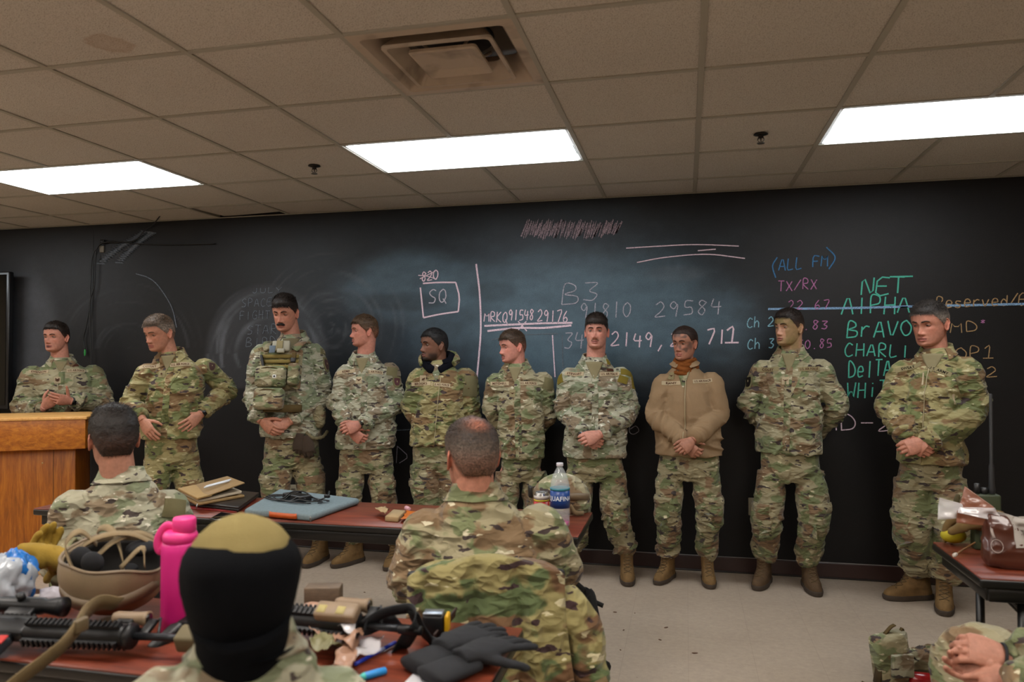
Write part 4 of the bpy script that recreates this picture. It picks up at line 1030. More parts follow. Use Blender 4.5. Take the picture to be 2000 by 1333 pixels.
    if not back:
        bm_ = plain('brow_'+o['hair'][1:], o.get('browc', o['hair']), .9, var=.3, vs=300, spec=.1); lp = plain('lips_'+o.get('lips', '#9c5a50')[1:], o.get('lips', '#9c5a50'), .5)
        bw = o.get('browt', 1.0)
        for sgn in (1, -1): MB().add(*facestrip([(sgn*.012, .0165), (sgn*.022, .0195), (sgn*.034, .0215), (sgn*.046, .0165)], [.0025*bw, .0033*bw, .0027*bw, .0012], toW, hs, .45)).build('eyebrow', bm_, root)
        ml = MB().add(*facestrip([(-.0235, -.0722), (-.012, -.0672), (-.004, -.0655), (0, -.0665), (.004, -.0655), (.012, -.0672), (.0235, -.0722)], [.0010, .0029, .0034, .0031, .0034, .0029, .0010], toW, hs, .8, -.0012, 20))
        mo = .003 if hp.get('mouth') else 0
        ml.add(*facestrip([(-.0215, -.0738-mo), (-.011, -.0778-mo), (0, -.0790-mo), (.011, -.0778-mo), (.0215, -.0738-mo)], [.0012, .0036, .0042, .0036, .0012], toW, hs, .8, -.0012, 18)); ml.build('lips', lp, root)
        MB().add(*facestrip([(-.0235, -.0726), (-.01, -.0724-mo), (0, -.0728-mo), (.01, -.0724-mo), (.0235, -.0726)], [.0008, .001+mo*.6, .0011+mo, .001+mo*.6, .0008], toW, hs, .9, .0018, 14)).build('mouth_line', plain('mouth_dark', '#3a1a16', .6), root)
        if hp.get('stache') and not hp.get('stache3d'):
            k_s = hp['stache']; m = MB()
            for sgn in (1, -1): m.add(*facestrip([(sgn*.001, -.0595), (sgn*.008, -.0590), (sgn*.018, -.0615), (sgn*.027, -.0675)], A(.0030, .0036, .0032, .0012)*(.6+.5*k_s), toW, hs, .5, .0002))
            cc = np.repeat(np.array(lin(hp.get('stache_col', o['hair'])))[None], len(m.arr()), 0); mkobj('moustache', m.arr(), m.F, HAIRM, root, col_=cc)
    if 'shell' in hp:
        hv, hf = hair_shell(**hp['shell']); hcol = np.array(lin(o['hair'])); cc = np.repeat(hcol[None], len(hv), 0)
        cc = cc*(.8+.4*fbm(hv*A(90, 30, 60), 4, 2))[:, None]
        if hp.get('grey'):
            gm_ = hp['grey']*S(-hv[:, 2], -.075, -.02)*(.6+.8*fbm(hv*60, 6, 2)); cc = cc*(1-gm_[:, None])+np.array(lin('#8d8379'))*gm_[:, None]
        fd = S(-hv[:, 2], -.05, .03)*hp.get('fade', .35); cc = cc*(1-fd[:, None])+(np.array(lin(skin))*.45+hcol*.35)*fd[:, None]
        if hp.get('baldspot'):
            m = hp['baldspot']*np.exp(-((hv[:, 1]-hp.get('baldy', -.0))/.045)**2-((hv[:, 0]-.0)/.033)**2)*S(hv[:, 2], .075, .10); cc = cc*(1-m[:, None])+np.array(lin(skin))*A(1.0, .85, .8)*m[:, None]
        ho = mkobj('hair', toW(hv), hf, HAIRM, root, col_=cc)
        sk = {k_: v_ for k_, v_ in hp['shell'].items() if k_ in ('front', 'nape', 'sideburn', 'ear', 'seed', 'sweep')}
        sv, sf, sc2, sa, sl = strands(toW, hs, hcol, n=max(10, hp.get('ns', 2600)), length=hp['shell'].get('top', .02)*1.15, side=hp['shell'].get('side', .004)*1.5, part=hp.get('part', (.0, -.35)), fringe=hp.get('fringe', 220), **sk)
        if hp.get('grey'):
            gm_ = hp['grey']*S(-sl[:, 2], -.075, -.02)*(.5+.9*fbm(sl*60, 6, 2)); sc2 = sc2*(1-gm_[:, None])+np.array(lin('#978d82'))*gm_[:, None]
        fd = S(-sl[:, 2], -.05, .03)*hp.get('fade', .35)*.7; sc2 = sc2*(1-fd[:, None])+(np.array(lin(skin))*.5+hcol*.4)*fd[:, None]
        if hp.get('baldspot'):
            m = hp['baldspot']*np.exp(-((sl[:, 1]-hp.get('baldy', -.0))/.045)**2-((sl[:, 0])/.033)**2)*S(sl[:, 2], .075, .10); sc2 = sc2*(1-m[:, None])+np.array(lin(skin))*A(1.0, .85, .8)*m[:, None]
        if hp.get('ns', 1): mkobj('hair_strands', sv, sf, attrmat('hair_strand', .5, 0, spec=.4, mott=.02), ho, True, col_=sc2, kind='stuff')
    if hp.get('stache3d'):
        m = MB(); h_ = hp['stache3d']
        for sgn in (1, -1):
            pth = [A(sgn*x_, -np.interp(x_, [0, .012, .024, .03], [.1005, .099, .091, .085]), z_) for x_, z_ in ((.000, -.0595), (.006, -.059), (.014, -.060), (.022, -.0635), (.029, -.068))]
            m.add(tube(toW(smoothpath(pth, 10)), list(np.interp(np.linspace(0, 1, 10), [0, .3, .8, 1], A(.0045, .0055, .0045, .0015)*h_*s)), 10))
        cc = np.repeat(np.array(lin(hp.get('stache_col', o['hair'])))[None], len(m.arr()), 0); mkobj('moustache', m.arr(), m.F, HAIRM, root, col_=cc)
    if hp.get('bun'):
        V_, F_ = ball((0, .118, -.030), (.026, .024, .034), 18, 12); V_ = V_+(fbm(V_*90, 3, 2)-.5)[:, None]*.01
        mkobj('hair_bun', toW(V_), F_, HAIRM, root, col_=np.repeat(np.array(lin(o['hair']))[None], len(V_), 0))
    # ---- collar and T-shirt
    cf = sp.get('collar', 'open')
    nc = A(NB[0], NB[1], zs+.120*s)
    if cf:
        gap = {'open': 38, 'wide': 48, 'closed': 12, 'tall': 30, 'none': 0}[cf]; ht = {'tall': .060}.get(cf, .046)*s
        th = np.radians(np.linspace(gap, 360-gap, 44)); rings = []
        for t_ in th:
            dirc = D*math.cos(t_)+L*math.sin(t_); bk = (1-math.cos(t_))/2; fr_ = max(0, math.cos(t_))
            c0 = nc+D*.004*s; rx, ry = .071*s, .067*s; rad = 1/math.sqrt((math.sin(t_)/rx)**2+(math.cos(t_)/ry)**2)
            base_z = -.018*s-.045*s*fr_**2 if cf != 'tall' else -.02*s-.035*s*fr_**2
            topz = ht*(.35+.65*bk)+base_z*.4
            flap = (.050+.028*fr_**2)*s if cf != 'tall' else .02*s
            wv = .003*math.sin(t_*5+seed)
            pr = [(rad*1.03, base_z), (rad*.99, topz), (rad*1.07, topz+.004), (rad*1.2+wv, topz-flap*.5), (rad*1.42+wv+.008*fr_, topz-flap), (rad*1.36, topz-flap-.002), (rad*1.13, topz-flap*.45), (rad*1.07, base_z)]
            row = [c0+dirc*r_+A(0, 0, z_) for r_, z_ in pr]
            if cf != 'tall':
                for k in (3, 4, 5):
                    v_ = row[k]; out = unit(dirc*1.0+A(0, 0, .9)); hit = bv.ray_cast(Vector(v_+out*.2), Vector(-out), .35)
                    if hit[0] is not None:
                        g_ = (np.array(hit[0])-v_)@out
                        if g_ > -.006 or k == 4: row[k] = v_+out*(min(g_, .06)+(.007 if k != 5 else .003)) if g_ > -.03 else v_
            rings.append(np.array(row))
        V_, F_ = loft(rings); MB().add(V_, F_).build('collar', sp.get('collarmat', jm), jk, True, 50)
    if cf in ('open', 'wide', 'tall') and not back:
        pn = nc+D*.055*s-A(0, 0, .055*s)
        o_ = pn+D*.3; fr_ = frame_on(bv, 0, 0, 0, o=o_, ray_=-D)
        if fr_ is not None:
            dep = (sp.get('vdepth', .085)+.015)*s
            def vshape(i, j, uu, vv): wd = (.045+.012*(cf == 'wide'))*s*(j**.8); return (i-.5)*2*wd, (j-1)*dep+.035*s
            MB().add(*raypatch(bv, fr_[0], fr_[1], fr_[2], fr_[3], 1, 1, .0035, 8, 8, shape=vshape)).build('undershirt', sp.get('tee', TEE), root)
            # rounded neckline ring of the T-shirt
            t_ = np.radians(np.linspace(0, 360, 40)); ringp = [nc+D*math.cos(q_)*.066*s+L*math.sin(q_)*.067*s+A(0, 0, -.012*s-.02*s*max(0, math.cos(q_))) for q_ in t_]
            MB().add(tube(ringp, (.010*s), 8)).build('shirt_neckband', sp.get('tee', TEE), root)
    # ---- front of the jacket: placket, tapes, patches
    if not back and sp.get('placket', True):
        top = nc+D*.07-A(0, 0, .10*s); n_ = 22; tp, bt = [], []
        V1 = []
        pw = sp.get('placket_w', .042)
        for i in range(n_+1):
            z = top[2]+(zh+.012-top[2])*i/n_; c0 = C(z)
            row = []
            for uu in (-.5, -.42, 0, .42, .5):
                q_ = c0+L*uu*pw; hit = bv.ray_cast(Vector(q_+D*.5), Vector(-D), .6); loc = np.array(hit[0]) if hit[0] is not None else q_+D*.13
                row.append(loc+D*(.0004 if abs(uu) == .5 else .0032))
            V1.append(np.array(row))
        if sp.get('zip'):
            MB().add(tube([r_[2]+D*.001 for r_ in V1], .0028, 6)).build('zip', plain('zip_tan', '#9a8c6c', .5), jk)
        else: MB().add(*loft(V1, False, False)).build('placket', jm, jk, True, 50)
    for dcl in sp.get('decals', ()):
        kind, px, py = dcl[:3]; kw = dcl[3] if len(dcl) > 3 else {}
        rot = kw.get('rot', 0)
        if kind == 'tape': decal_obj('name_tape', bv, px, py, kw.get('w', .125)*s, .026*s, kw.get('mat', TAPE), jk, rot, .003, kw['text'], kw.get('tm', TXT), .020*s)
        elif kind == 'service': decal_obj('service_tape', bv, px, py, kw.get('w', .125)*s, .026*s, kw.get('mat', TAPE), jk, rot, .003, kw['text'], kw.get('tm', TXT), .020*s)
        elif kind == 'rank':
            ob = decal_obj('rank_patch', bv, px, py, .042*s, .048*s, kw.get('mat', TAPE), jk, rot, .0035, nx=3, ny=3)
            if ob: chevron(bv, px, py, rot, s, kw.get('sym', 'v'), ob)
        elif kind == 'emblem':
            ob = decal_obj('unit_patch', bv, px, py, kw.get('w', .062)*s, kw.get('h', .07)*s, kw.get('mat', VELT), jk, rot, .004, nx=8, ny=8, shape=shield(kw.get('w', .062)*s, kw.get('h', .07)*s))
            if ob:
                decal_obj('emblem', bv, px, py, kw.get('w', .062)*s*.7, kw.get('h', .07)*s*.7, kw.get('m2', plain('emblem_brown', '#3c2420', .9)), ob, rot, .0055, nx=6, ny=6, shape=shield(kw.get('w', .062)*s*.7, kw.get('h', .07)*s*.7))
                decal_obj('emblem', bv, px, py-1.0, .018*s, .03*s, plain('emblem_tan', '#8a7a5c', .9), ob, rot+20, .0068, nx=2, ny=2)
        elif kind == 'flap':
            ob = decal_obj('pocket_flap', bv, px, py, kw.get('w', .125)*s, kw.get('h', .06)*s, kw.get('mat', jm), jk, rot, .007, nx=8, ny=4)
        elif kind == 'pocket':
            decal_obj('pocket', bv, px, py, kw.get('w', .13)*s, kw.get('h', .14)*s, kw.get('mat', jm), jk, rot, kw.get('t', .008), nx=8, ny=8)
        else: decal_obj(kind, bv, px, py, kw.get('w', .05)*s, kw.get('h', .05)*s, kw.get('mat', VELT), jk, rot, kw.get('t', .0035), kw.get('text'), kw.get('tm', TXT), nx=5, ny=4)
    # ---- trousers and boots
    if legs:
        tm = sp.get('tmat', CAMOD); tp = []
        zc = (legs['l']['_'][0][2]+legs['r']['_'][0][2])/2
        base = C(zh+.08); b2 = C(zh)
        cen = (legs['l']['_'][0]+legs['r']['_'][0])/2
        tp.append(loft([ellring(base, L, D, ha*.86, .105*k_), ellring(b2-A(0, 0, .03), L, D, ha*.88, .112*k_), ellring(A(cen[0], cen[1], zc+.03), L, D, ha*.90, .112*k_), ellring(A(cen[0], cen[1], zc-.03), L, D, ha*.7, .09*k_)]))
        paths = {}
        for key in ('l', 'r'):
            lg = legs[key]; hip, kn = lg['_']; ank, hd_ = lg['_a']; bt_ = ank+A(0, 0, .055*s)
            path = smoothpath([hip+A(0, 0, .03), hip*.5+kn*.5+pl.n*.01, kn+pl.n*.012, kn*.45+bt_*.55-pl.n*.008, bt_], 30); paths[key] = path
            rr = np.interp(np.linspace(0, 1, 30), [0, .25, .5, .72, .88, .95, 1], np.array([.082, .094, .082, .075, .074, .072, .056])*k_*lg.get('fat', 1)*sp.get('legfat', 1))
            tp.append(tube(path, list(rr), 24))
        V, F, N = remesh(*join(*tp), .007, 3)
        dt = np.zeros(len(V)); bb_ = np.full(len(V), 9.)
        for key, path in paths.items():
            da, best, al = cloth_limb(V, N, path, seed+20+(key == 'l'), .0210, 15, 6, ((.52, .1, .7), (.93, .12, 1.15), (.75, .1, .35), (.08, .1, .3)))
            m = best < bb_; dt[m] = da[m]; bb_[m] = best[m]
        V = V+N*(dt+(fbm(V*8, seed+31, 2)-.5)*.012)[:, None]; tb = bvh_of(V, F); tr = mkobj('trousers', V, F, tm, root)
        for key in ('l', 'r'):
            path = paths[key]; sg = -1 if key == 'l' else 1
            if legs[key].get('pocket', True):
                c0 = path[legs[key].get('pk', 12)]; od = unit(L*sg*.80+D*.6)
                hit = tb.ray_cast(Vector(c0+od*.3), Vector(-od), .4)
                if hit[0] is not None:
                    ya = unit(A(0, 0, 1)+L*sg*-.05); xa = unit(np.cross(ya, od)); p0 = np.array(hit[0])
                    pk = MB().add(*raypatch(tb, p0-A(0, 0, .05), od, xa, ya, .145*s, .17*s, .013, 8, 8)).build('cargo_pocket', tm, tr, True, 60)
                    MB().add(*raypatch(tb, p0+A(0, 0, .035), od, xa, ya, .152*s, .058*s, .018, 8, 4)).build('pocket_flap', tm, pk, True, 60)
            ank, hd_ = legs[key]['_a']
            if not legs[key].get('noboot'): boot(root, ank, hd_, s*sp.get('bs', 1), sp.get('bootc', '#6a5233'), seed+(key == 'l'))
    return dict(root=root, pl=pl, bv=bv, arms=arms, L=L, D=D, jk=jk, s=s, nc=nc, toW=toW, C=C, zh=zh, zs=zs, H=HC_)
def shield(w, h):
    def f(i, j, uu, vv):
        a = (i-.5)*2; b = j; wd = w/2*(1-.55*max(0, .5-b)**1.5*2.2); return a*wd, (b-.5)*h-(.10*h*(1-a*a) if b < .5 else 0)*(1-b*2)
    return f
def chevron(bv, px, py, rot, s, sym, parent):
    fr = frame_on(bv, px, py, rot)
    if fr is None: return
    p, n, xa, ya = fr; m = MB()
    def seg(pts, w=.0035):
        m.add(strap([p+n*.0105*0+xa*x*s+ya*y*s+n*.006 for x, y in pts], np.array([n]*len(pts)) if False else np.cross(n, np.gradient(np.array([xa*x+ya*y for x, y in pts]), axis=0)), w*s, .0012))
    if sym == 'star': seg([(-.006, 0), (.006, 0)], .004); seg([(0, -.006), (0, .006)], .004); seg([(-.004, -.004), (.004, .004)], .003); seg([(-.004, .004), (.004, -.004)], .003)
    else:
        for k in range({'v': 1, 'vv': 2, 'vvv': 4}[sym]):
            o_ = (k-.5*({'v': 1, 'vv': 2, 'vvv': 4}[sym]-1))*.0055
            seg([(-.014, .006-o_), (-.006, .001-o_), (0, -.004-o_)], .0032); seg([(.014, .006-o_), (.006, .001-o_), (0, -.004-o_)], .0032)
        m.add(ball(p+n*.006+ya*.002*s, .003*s, 8, 6))
    m.build('insignia', TXT, parent, False)
def boot(root, ank, hd, s, colr, seed):
    g = A(ank[0], ank[1], 0); lat = np.cross(hd, A(0, 0, 1)); R = np.stack([lat, hd, A(0, 0, 1)], 1)
    def ring(z, yf, yb, w, n=32, grow=0):
        t = np.linspace(0, 2*np.pi, n, endpoint=False); y = (yf+yb)/2+(yf-yb)/2*np.cos(t)
        wd = w*(1-.16*np.exp(-((y-.02)/.045)**2)*(1 if z < .07 else 0)); x = wd*np.sign(np.sin(t))*np.abs(np.sin(t))**.72
        return (np.stack([x*(1+grow), y, np.full(n, z)], 1)*s)@R.T+g
    lv = [(.022, .198, -.078, .047), (.034, .199, -.078, .0475), (.048, .192, -.076, .046), (.060, .175, -.073, .0445), (.072, .145, -.070, .043), (.084, .118, -.067, .041), (.10, .092, -.064, .040), (.13, .072, -.064, .0405), (.17, .062, -.064, .043), (.21, .060, -.067, .046), (.235, .058, -.067, .046)]
    zz = np.linspace(.022, .235, 26); L_ = np.array(lv); rings = [ring(z, *(np.interp(z, L_[:, 0], L_[:, k]) for k in (1, 2, 3))) for z in zz]
    V, F = loft(rings); V = V+(fbm(V*35, seed, 3)-.5)[:, None]*.006*s
    bt = MB().add(V, F).build('boot', plain('boot_suede_'+colr[1:], colr, .85, var=.5, vs=28, bump=.7, bs=110, spec=.2), root)
    MB().add(*loft([ring(0, .190, -.078, .044), ring(.003, .200, -.084, .0495), ring(.02, .206, -.086, .052), ring(.030, .204, -.083, .051), ring(.031, .195, -.076, .045)])).build('sole', plain('boot_sole', '#3b3026', .8, var=.3), bt, True, 45)
    m = MB(); yf = lambda z: np.interp(z, L_[:, 0], L_[:, 1]); W_ = lambda x, z, e=.003: (A(x, yf(z)+e-abs(x)*.35, z)*s)@R.T+g
    for k, z in enumerate(np.linspace(.075, .20, 8)):
        m.add(tube(smoothpath([W_(-.024, z-.004), W_(0, z+.006, .007), W_(.024, z+.012)], 7), .0022*s, 6)); m.add(tube(smoothpath([W_(.024, z-.004), W_(0, z+.004, .0075), W_(-.024, z+.012)], 7), .0022*s, 6))
    m.build('laces', plain('boot_lace', '#57452c', .9), bt)
    V, F = loft([ring(z, yf(z)*1.0+.001, np.interp(z, L_[:, 0], L_[:, 2])-.001, np.interp(z, L_[:, 0], L_[:, 3])*1.04) for z in (.205, .212, .225, .236)]); MB().add(V, F).build('collar_pad', plain('boot_pad', '#5a462c', .9), bt)
def watch(P, key, colr='#0b0b0c', face='#15171a', off=.0, band=.011):
    path, Wp, dr, wst, dirv, nv = P['arms'][key]; s = P['s']; c = Wp+dirv*(.012+off)
    th = np.linspace(0, 2*np.pi, 24); a = unit(np.cross(dirv, nv)); b = np.cross(dirv, a)
    V, F = tube([c-dirv*band, c-dirv*band*.9, c+dirv*band*.9, c+dirv*band], [.0285*s, .0315*s, .0315*s, .0285*s], 24)
    ob = MB().add(V, F).build('wristwatch', plain('watch_band'+colr[1:], colr, .5), P['root'])
    out = -unit(nv-dirv*(nv@dirv)); R = np.stack([a, dirv, out], 1)
    V, F = rbox((0, 0, 0), (.034*s, .038*s, .010*s), .006, 2); MB().add(V@R.T+c+out*.034*s, F).build('watch_case', plain('watch_case'+face[1:], face, .25, .3), ob)
    V, F = rbox((0, 0, 0), (.026*s, .03*s, .002), .0008, 1); MB().add(V@R.T+c+out*.0395*s, F).build('watch_face', plain('watch_glass', '#050608', .08), ob)
# ------------------------------------------------------------------ the ten people standing along the chalkboard
def R0(px, Y): p = atY(px, 850, Y); return A(p[0], p[1], 0)
GRP = 'people in camouflage standing along the chalkboard'
def front(e, w, k, **kw): return dict(e=e, w=w, k=k, **kw)
BK = dict(fat=1.0)
STAND = [
 dict(root=R0(122, 4.85), s=1.02, bulk=1.08, seed=11, turn=5, skin='#b5765e', jmat=CAMO, sh=((62, 733), (183, 730)), neck=(121, 700), hem=(62, 182, 870),
  l=front((44, 792, .02), (80, 800, .2), (97, 786, .25), n=(.6, -.6, .5), curl=(55, 60, 30)), r=front((203, 786, .04), (146, 785, .24), (118, 781, .29), n=(-.1, -1, .2), curls=[(15, 20, 15), (25, 30, 20), (35, 40, 25), (45, 50, 25)], thumb=(.75, .4, -.1), tcurl=2),
  head=dict(p=(110, 659), yaw=35, s=.96, hair='#20160f', shell=dict(top=.018, side=.004, front=.060, seed=3), stubble=.10, mouth=1, lid=12, gaze=(15, 0), iris='#4a4f4a'),
  label='man in camouflage talking behind the oak lectern, hands together, black watch', vdepth=.07,
  decals=[('tape', 78, 728, dict(text='EVENSON', rot=4)), ('service', 149, 724, dict(text='U.S. AIR FORCE', rot=-2)), ('rank', 112, 743, dict(sym='vvv')), ('badge', 147, 714, dict(w=.05, h=.022, mat=TXT)), ('shoulder_patch', 193, 722, dict(w=.08, h=.06, rot=-20, mat=VELT, t=.005))]),
 dict(root=R0(335, 4.35), s=1.0, bulk=1.0, seed=23, turn=20, skin='#b0755a', jmat=CAMOW, tmat=CAMOW, sh=((286, 729), (400, 719)), neck=(336, 695), hem=(273, 394, 855),
  l=front((256, 785, -.04), (274, 814, .10), (285, 832, .13), n=(.6, -.8, 0), curl=(12, 15, 10)), r=front((442, 762, -.04), (397, 805, .09), (376, 823, .14), n=(-.4, -1, 0), curl=(10, 15, 12), spread=.10),
  legs=dict(l=dict(hip=(308, 905, 0), knee=(303, 965, .02), ank=(303, 1060, 0), dir=(-.3, -1)), r=dict(hip=(364, 905, 0), knee=(370, 965, .02), ank=(374, 1060, 0), dir=(0, -1))),
  head=dict(p=(311, 650), yaw=48, pitch=14, s=1.0, hair='#4a3a2c', shell=dict(top=.016, side=.004, front=.058, seed=5, sweep=.2), grey=.7, lid=2, gaze=(10, -15), brow=.55, stubble=.05),
  label='man with greying hair looking down, hands on his hips, second from left along the board', vdepth=.08,
  decals=[('tape', 292, 716, dict(text='COVERT', rot=3)), ('service', 352, 712, dict(text='U.S. AIR FORCE', rot=4)), ('rank', 316, 731, dict(sym='star', mat=TAPED)), ('emblem', 414, 716, dict(rot=-15)), ('pocket', 340, 741, dict(w=.012, h=.13, rot=-28, t=.004))]),
 dict(root=R0(572, 4.75), s=1.07, bulk=1.05, seed=35, turn=12, skin='#b3755b', jmat=CAMOL, tmat=CAMOD, sh=((512, 692), (613, 690)), neck=(574, 662), hem=(510, 630, 852), collar='wide',
  l=front((494, 768, .02), (505, 816, .16), (533, 842, .22), n=(.4, -1, .35), curl=(22, 32, 20)), r=front((631, 768, 0), (572, 820, .16), (546, 832, .20), n=(-.3, -1, -.2), curl=(48, 60, 30), thumb=(.4, .9, .1)),
  legs=dict(l=dict(hip=(541, 905, 0), knee=(540, 955, .04), toe=(522, 1108), dir=(-.1, -1)), r=dict(hip=(600, 905, 0), knee=(607, 955, .04), toe=(596, 1111), dir=(-.05, -1))),
  head=dict(p=(557, 611), yaw=22, pitch=13, s=1.0, hair='#1e140e', shell=dict(top=.020, side=.004, front=.049, seed=8, sweep=.1), stache3d=1.35, lid=1, gaze=(8, -18), stubble=.14, wx=.95),
  label='tall man with a thick dark moustache wearing a loaded plate carrier vest, looking down', placket=False, vdepth=.07, tee=plain('tee_brown', '#5b5138', .9),
  decals=[('tape', 517, 681, dict(text='STEVINS', rot=6, mat=TAPED)), ('shoulder_patch', 633, 688, dict(w=.075, h=.04, mat=VELT, text='SF', tm=TAPE, rot=-12)), ('emblem', 638, 712, dict(w=.06, h=.09, rot=-6))]),
 dict(root=R0(716, 4.82), s=.99, bulk=.98, seed=47, turn=10, skin='#b5735e', jmat=CAMOL, tmat=CAMOD, sh=((676, 729), (762, 725)), neck=(711, 695), hem=(656, 772, 876),
  l=front((659, 790, .02), (679, 838, .18), (699, 854, .21), n=(.3, -1, .2), curl=(50, 60, 30)), r=front((775, 788, .02), (709, 827, .20), (684, 836, .25), n=(-.3, -1, -.3), curl=(38, 50, 30), thumb=(.5, .8, .2)),
  legs=dict(l=dict(hip=(687, 915, 0), knee=(683, 968, .03), toe=(650, 1111), dir=(-.5, -1)), r=dict(hip=(742, 915, 0), knee=(748, 968, .03), toe=(755, 1117), dir=(0, -1))),
  head=dict(p=(712, 647), yaw=74, s=.93, hair='#45321f', shell=dict(top=.018, side=.004, front=.052, seed=12), stache=.55, stache_col='#7a5636', fade=.5, lid=12, iris='#55606a', sideburn=-.03),
  label='man in profile with a thin blond moustache, hands crossed, black fitness band', vdepth=.095,
  decals=[('tape', 676, 726, dict(text='KEMP', rot=6)), ('service', 731, 727, dict(text='U.S. AIR FORCE', rot=-4)), ('rank', 701, 743, dict(sym='vv')), ('shoulder_patch', 766, 726, dict(w=.075, h=.06, rot=-10)), ('emblem', 775, 746, dict(rot=-6, m2=plain('emblem_red', '#4a2529', .9)))]),
 dict(root=R0(862, 4.85), s=1.0, bulk=1.1, seed=59, turn=8, skin='#6d4632', jmat=CAMOW, tmat=CAMOD, sh=((820, 740), (909, 740)), neck=(856, 702), hem=(801, 906, 868), collar='tall', jname='parka', zip=True, slv=1.1,
  collarmat=plain('black_fleece', '#0d0e14', .95, bump=.5, bs=400, spec=.1), tee=CAMOL, fold=.9,
  l=dict(e=(807, 800, -.03), w=(836, 850, -.17), k=(856, 862, -.19), n=(0, 1, 0)), r=dict(e=(918, 800, -.03), w=(888, 850, -.17), k=(866, 862, -.2), n=(0, 1, 0)),
  legs=dict(l=dict(hip=(827, 915, 0), knee=(834, 965, .03), ank=(838, 1085, 0), dir=(-.1, -1)), r=dict(hip=(880, 915, 0), knee=(886, 965, .03), ank=(890, 1085, 0), dir=(.1, -1))),
  head=dict(p=(848, 674), yaw=60, s=.95, hair='#0e0b0a', shell=dict(top=.012, side=.004, front=.056, seed=15), goatee=1, stubble=.3, lips='#7a4a42', lid=12, iris='#1d130c', fade=.15, red=.2),
  label='man with short black beard in a fleece-hooded parka, hands behind his back', vdepth=.10,
  decals=[('tape', 822, 750, dict(text='BROOKS', rot=3)), ('service', 861, 752, dict(text='U.S. AIR FORCE', rot=-4)), ('rank', 826, 741, dict(sym='vv')), ('shoulder_patch', 921, 755, dict(w=.10, h=.14, rot=-6))]),
 dict(root=R0(1012, 4.85), s=.98, bulk=.98, seed=61, turn=8, skin='#bf7c6a', jmat=CAMO, tmat=CAMOD, sh=((968, 747), (1061, 744)), neck=(1009, 708), hem=(976, 1062, 893),
  l=dict(e=(959, 802, -.03), w=(985, 850, -.17), k=(1003, 862, -.19), n=(0, 1, 0)), r=dict(e=(1069, 805, -.03), w=(1045, 850, -.17), k=(1022, 862, -.2), n=(0, 1, 0)),
  legs=dict(l=dict(hip=(990, 930, 0), knee=(986, 1000, .03), ank=(990, 1110, 0), dir=(-.1, -1)), r=dict(hip=(1044, 930, 0), knee=(1048, 1000, .03), ank=(1052, 1108, 0), dir=(.1, -1))),
  head=dict(p=(1001, 677), yaw=60, pitch=5, s=.93, hair='#3a2a1c', shell=dict(top=.017, side=.003, front=.053, seed=18), stache=.7, stache_col='#5f4330', fade=.75, lid=2, iris='#57606a', scalp=.4, red=1.3),
  label='man in profile with downcast eyes and a brown moustache, hands behind his back', vdepth=.09,
  decals=[('tape', 976, 750, dict(text='MITCHELL')), ('service', 1032, 749, dict(text='U.S. AIR FORCE', rot=-2)), ('rank', 1001, 769, dict(sym='v', mat=TAPED)), ('shoulder_patch', 1072, 750, dict(w=.07, h=.08, rot=-14))]),
 dict(root=R0(1163, 4.88), s=1.02, bulk=1.0, seed=73, turn=0, skin='#c0806c', jmat=CAMOL, tmat=CAMOD, sh=((1113, 738), (1213, 736)), neck=(1161, 703), hem=(1102, 1221, 892), collar='wide',
  l=front((1100, 802, .02), (1136, 846, .17), (1152, 858, .19), n=(.3, -1, .1), curl=(50, 60, 30)), r=front((1226, 802, .02), (1177, 846, .20), (1153, 856, .25), n=(-.35, -1, -.25), curl=(38, 52, 30), thumb=(.35, .9, .2)),
  legs=dict(l=dict(hip=(1132, 930, 0), knee=(1128, 1005, .03), toe=(1106, 1138), dir=(-.1, -1)), r=dict(hip=(1194, 930, 0), knee=(1200, 1005, .03), toe=(1227, 1147), dir=(.12, -1))),
  head=dict(p=(1165, 648), yaw=7, pitch=-2, s=.96, hair='#22170f', shell=dict(top=.019, side=.003, front=.043, seed=21), stache=.75, stache_col='#5c3a24', lid=10, iris='#4d5a63', red=1.5, wx=.96, scalp=.6, gaze=(4, 0)),
  label='young man facing forward with a thin moustache and mustard shoulder panels, grey watch', vdepth=.10,
  decals=[('tape', 1124, 732, dict(text='STEWART', rot=2)), ('service', 1190, 731, dict(text='U.S. AIR FORCE', rot=-2)), ('badge', 1192, 723, dict(w=.05, h=.018, mat=TXT)), ('rank', 1155, 757, dict(sym='v', mat=CAMOL)), ('flap', 1128, 755, dict(w=.13)), ('flap', 1187, 755, dict(w=.13)),
   ('velcro_panel', 1093, 741, dict(w=.05, h=.06, rot=25, mat=VELC)), ('velcro_panel', 1097, 726, dict(w=.045, h=.04, rot=20, mat=VELC)), ('velcro_panel', 1223, 727, dict(w=.07, h=.045, rot=-15, mat=VELC)), ('velcro_panel', 1217, 742, dict(w=.06, h=.045, rot=-20, mat=VELC)), ('velcro_panel', 1236, 744, dict(w=.045, h=.11, rot=-10, mat=VELC)), ('collar_tab', 1186, 707, dict(w=.03, h=.05, rot=0, mat=VELC, t=.012))]),
 dict(root=R0(1344, 4.88), s=.94, bulk=1.0, seed=85, turn=8, skin='#a36b52', jmat=None, tmat=CAMOD, sh=((1297, 750), (1390, 747)), neck=(1338, 713), hem=(1278, 1412, 888), collar='tall', jname='fleece_jacket', zip=True, fold=.75, tee=CAMO, nr=.048, slv=1.12,
  l=front((1283, 812, .02), (1333, 862, .17), (1346, 874, .20), n=(.3, -1, .1), curl=(50, 60, 30)), r=front((1404, 810, .02), (1358, 855, .20), (1343, 869, .24), n=(-.35, -1, -.25), curl=(35, 52, 30), thumb=(.5, .8, .2)),
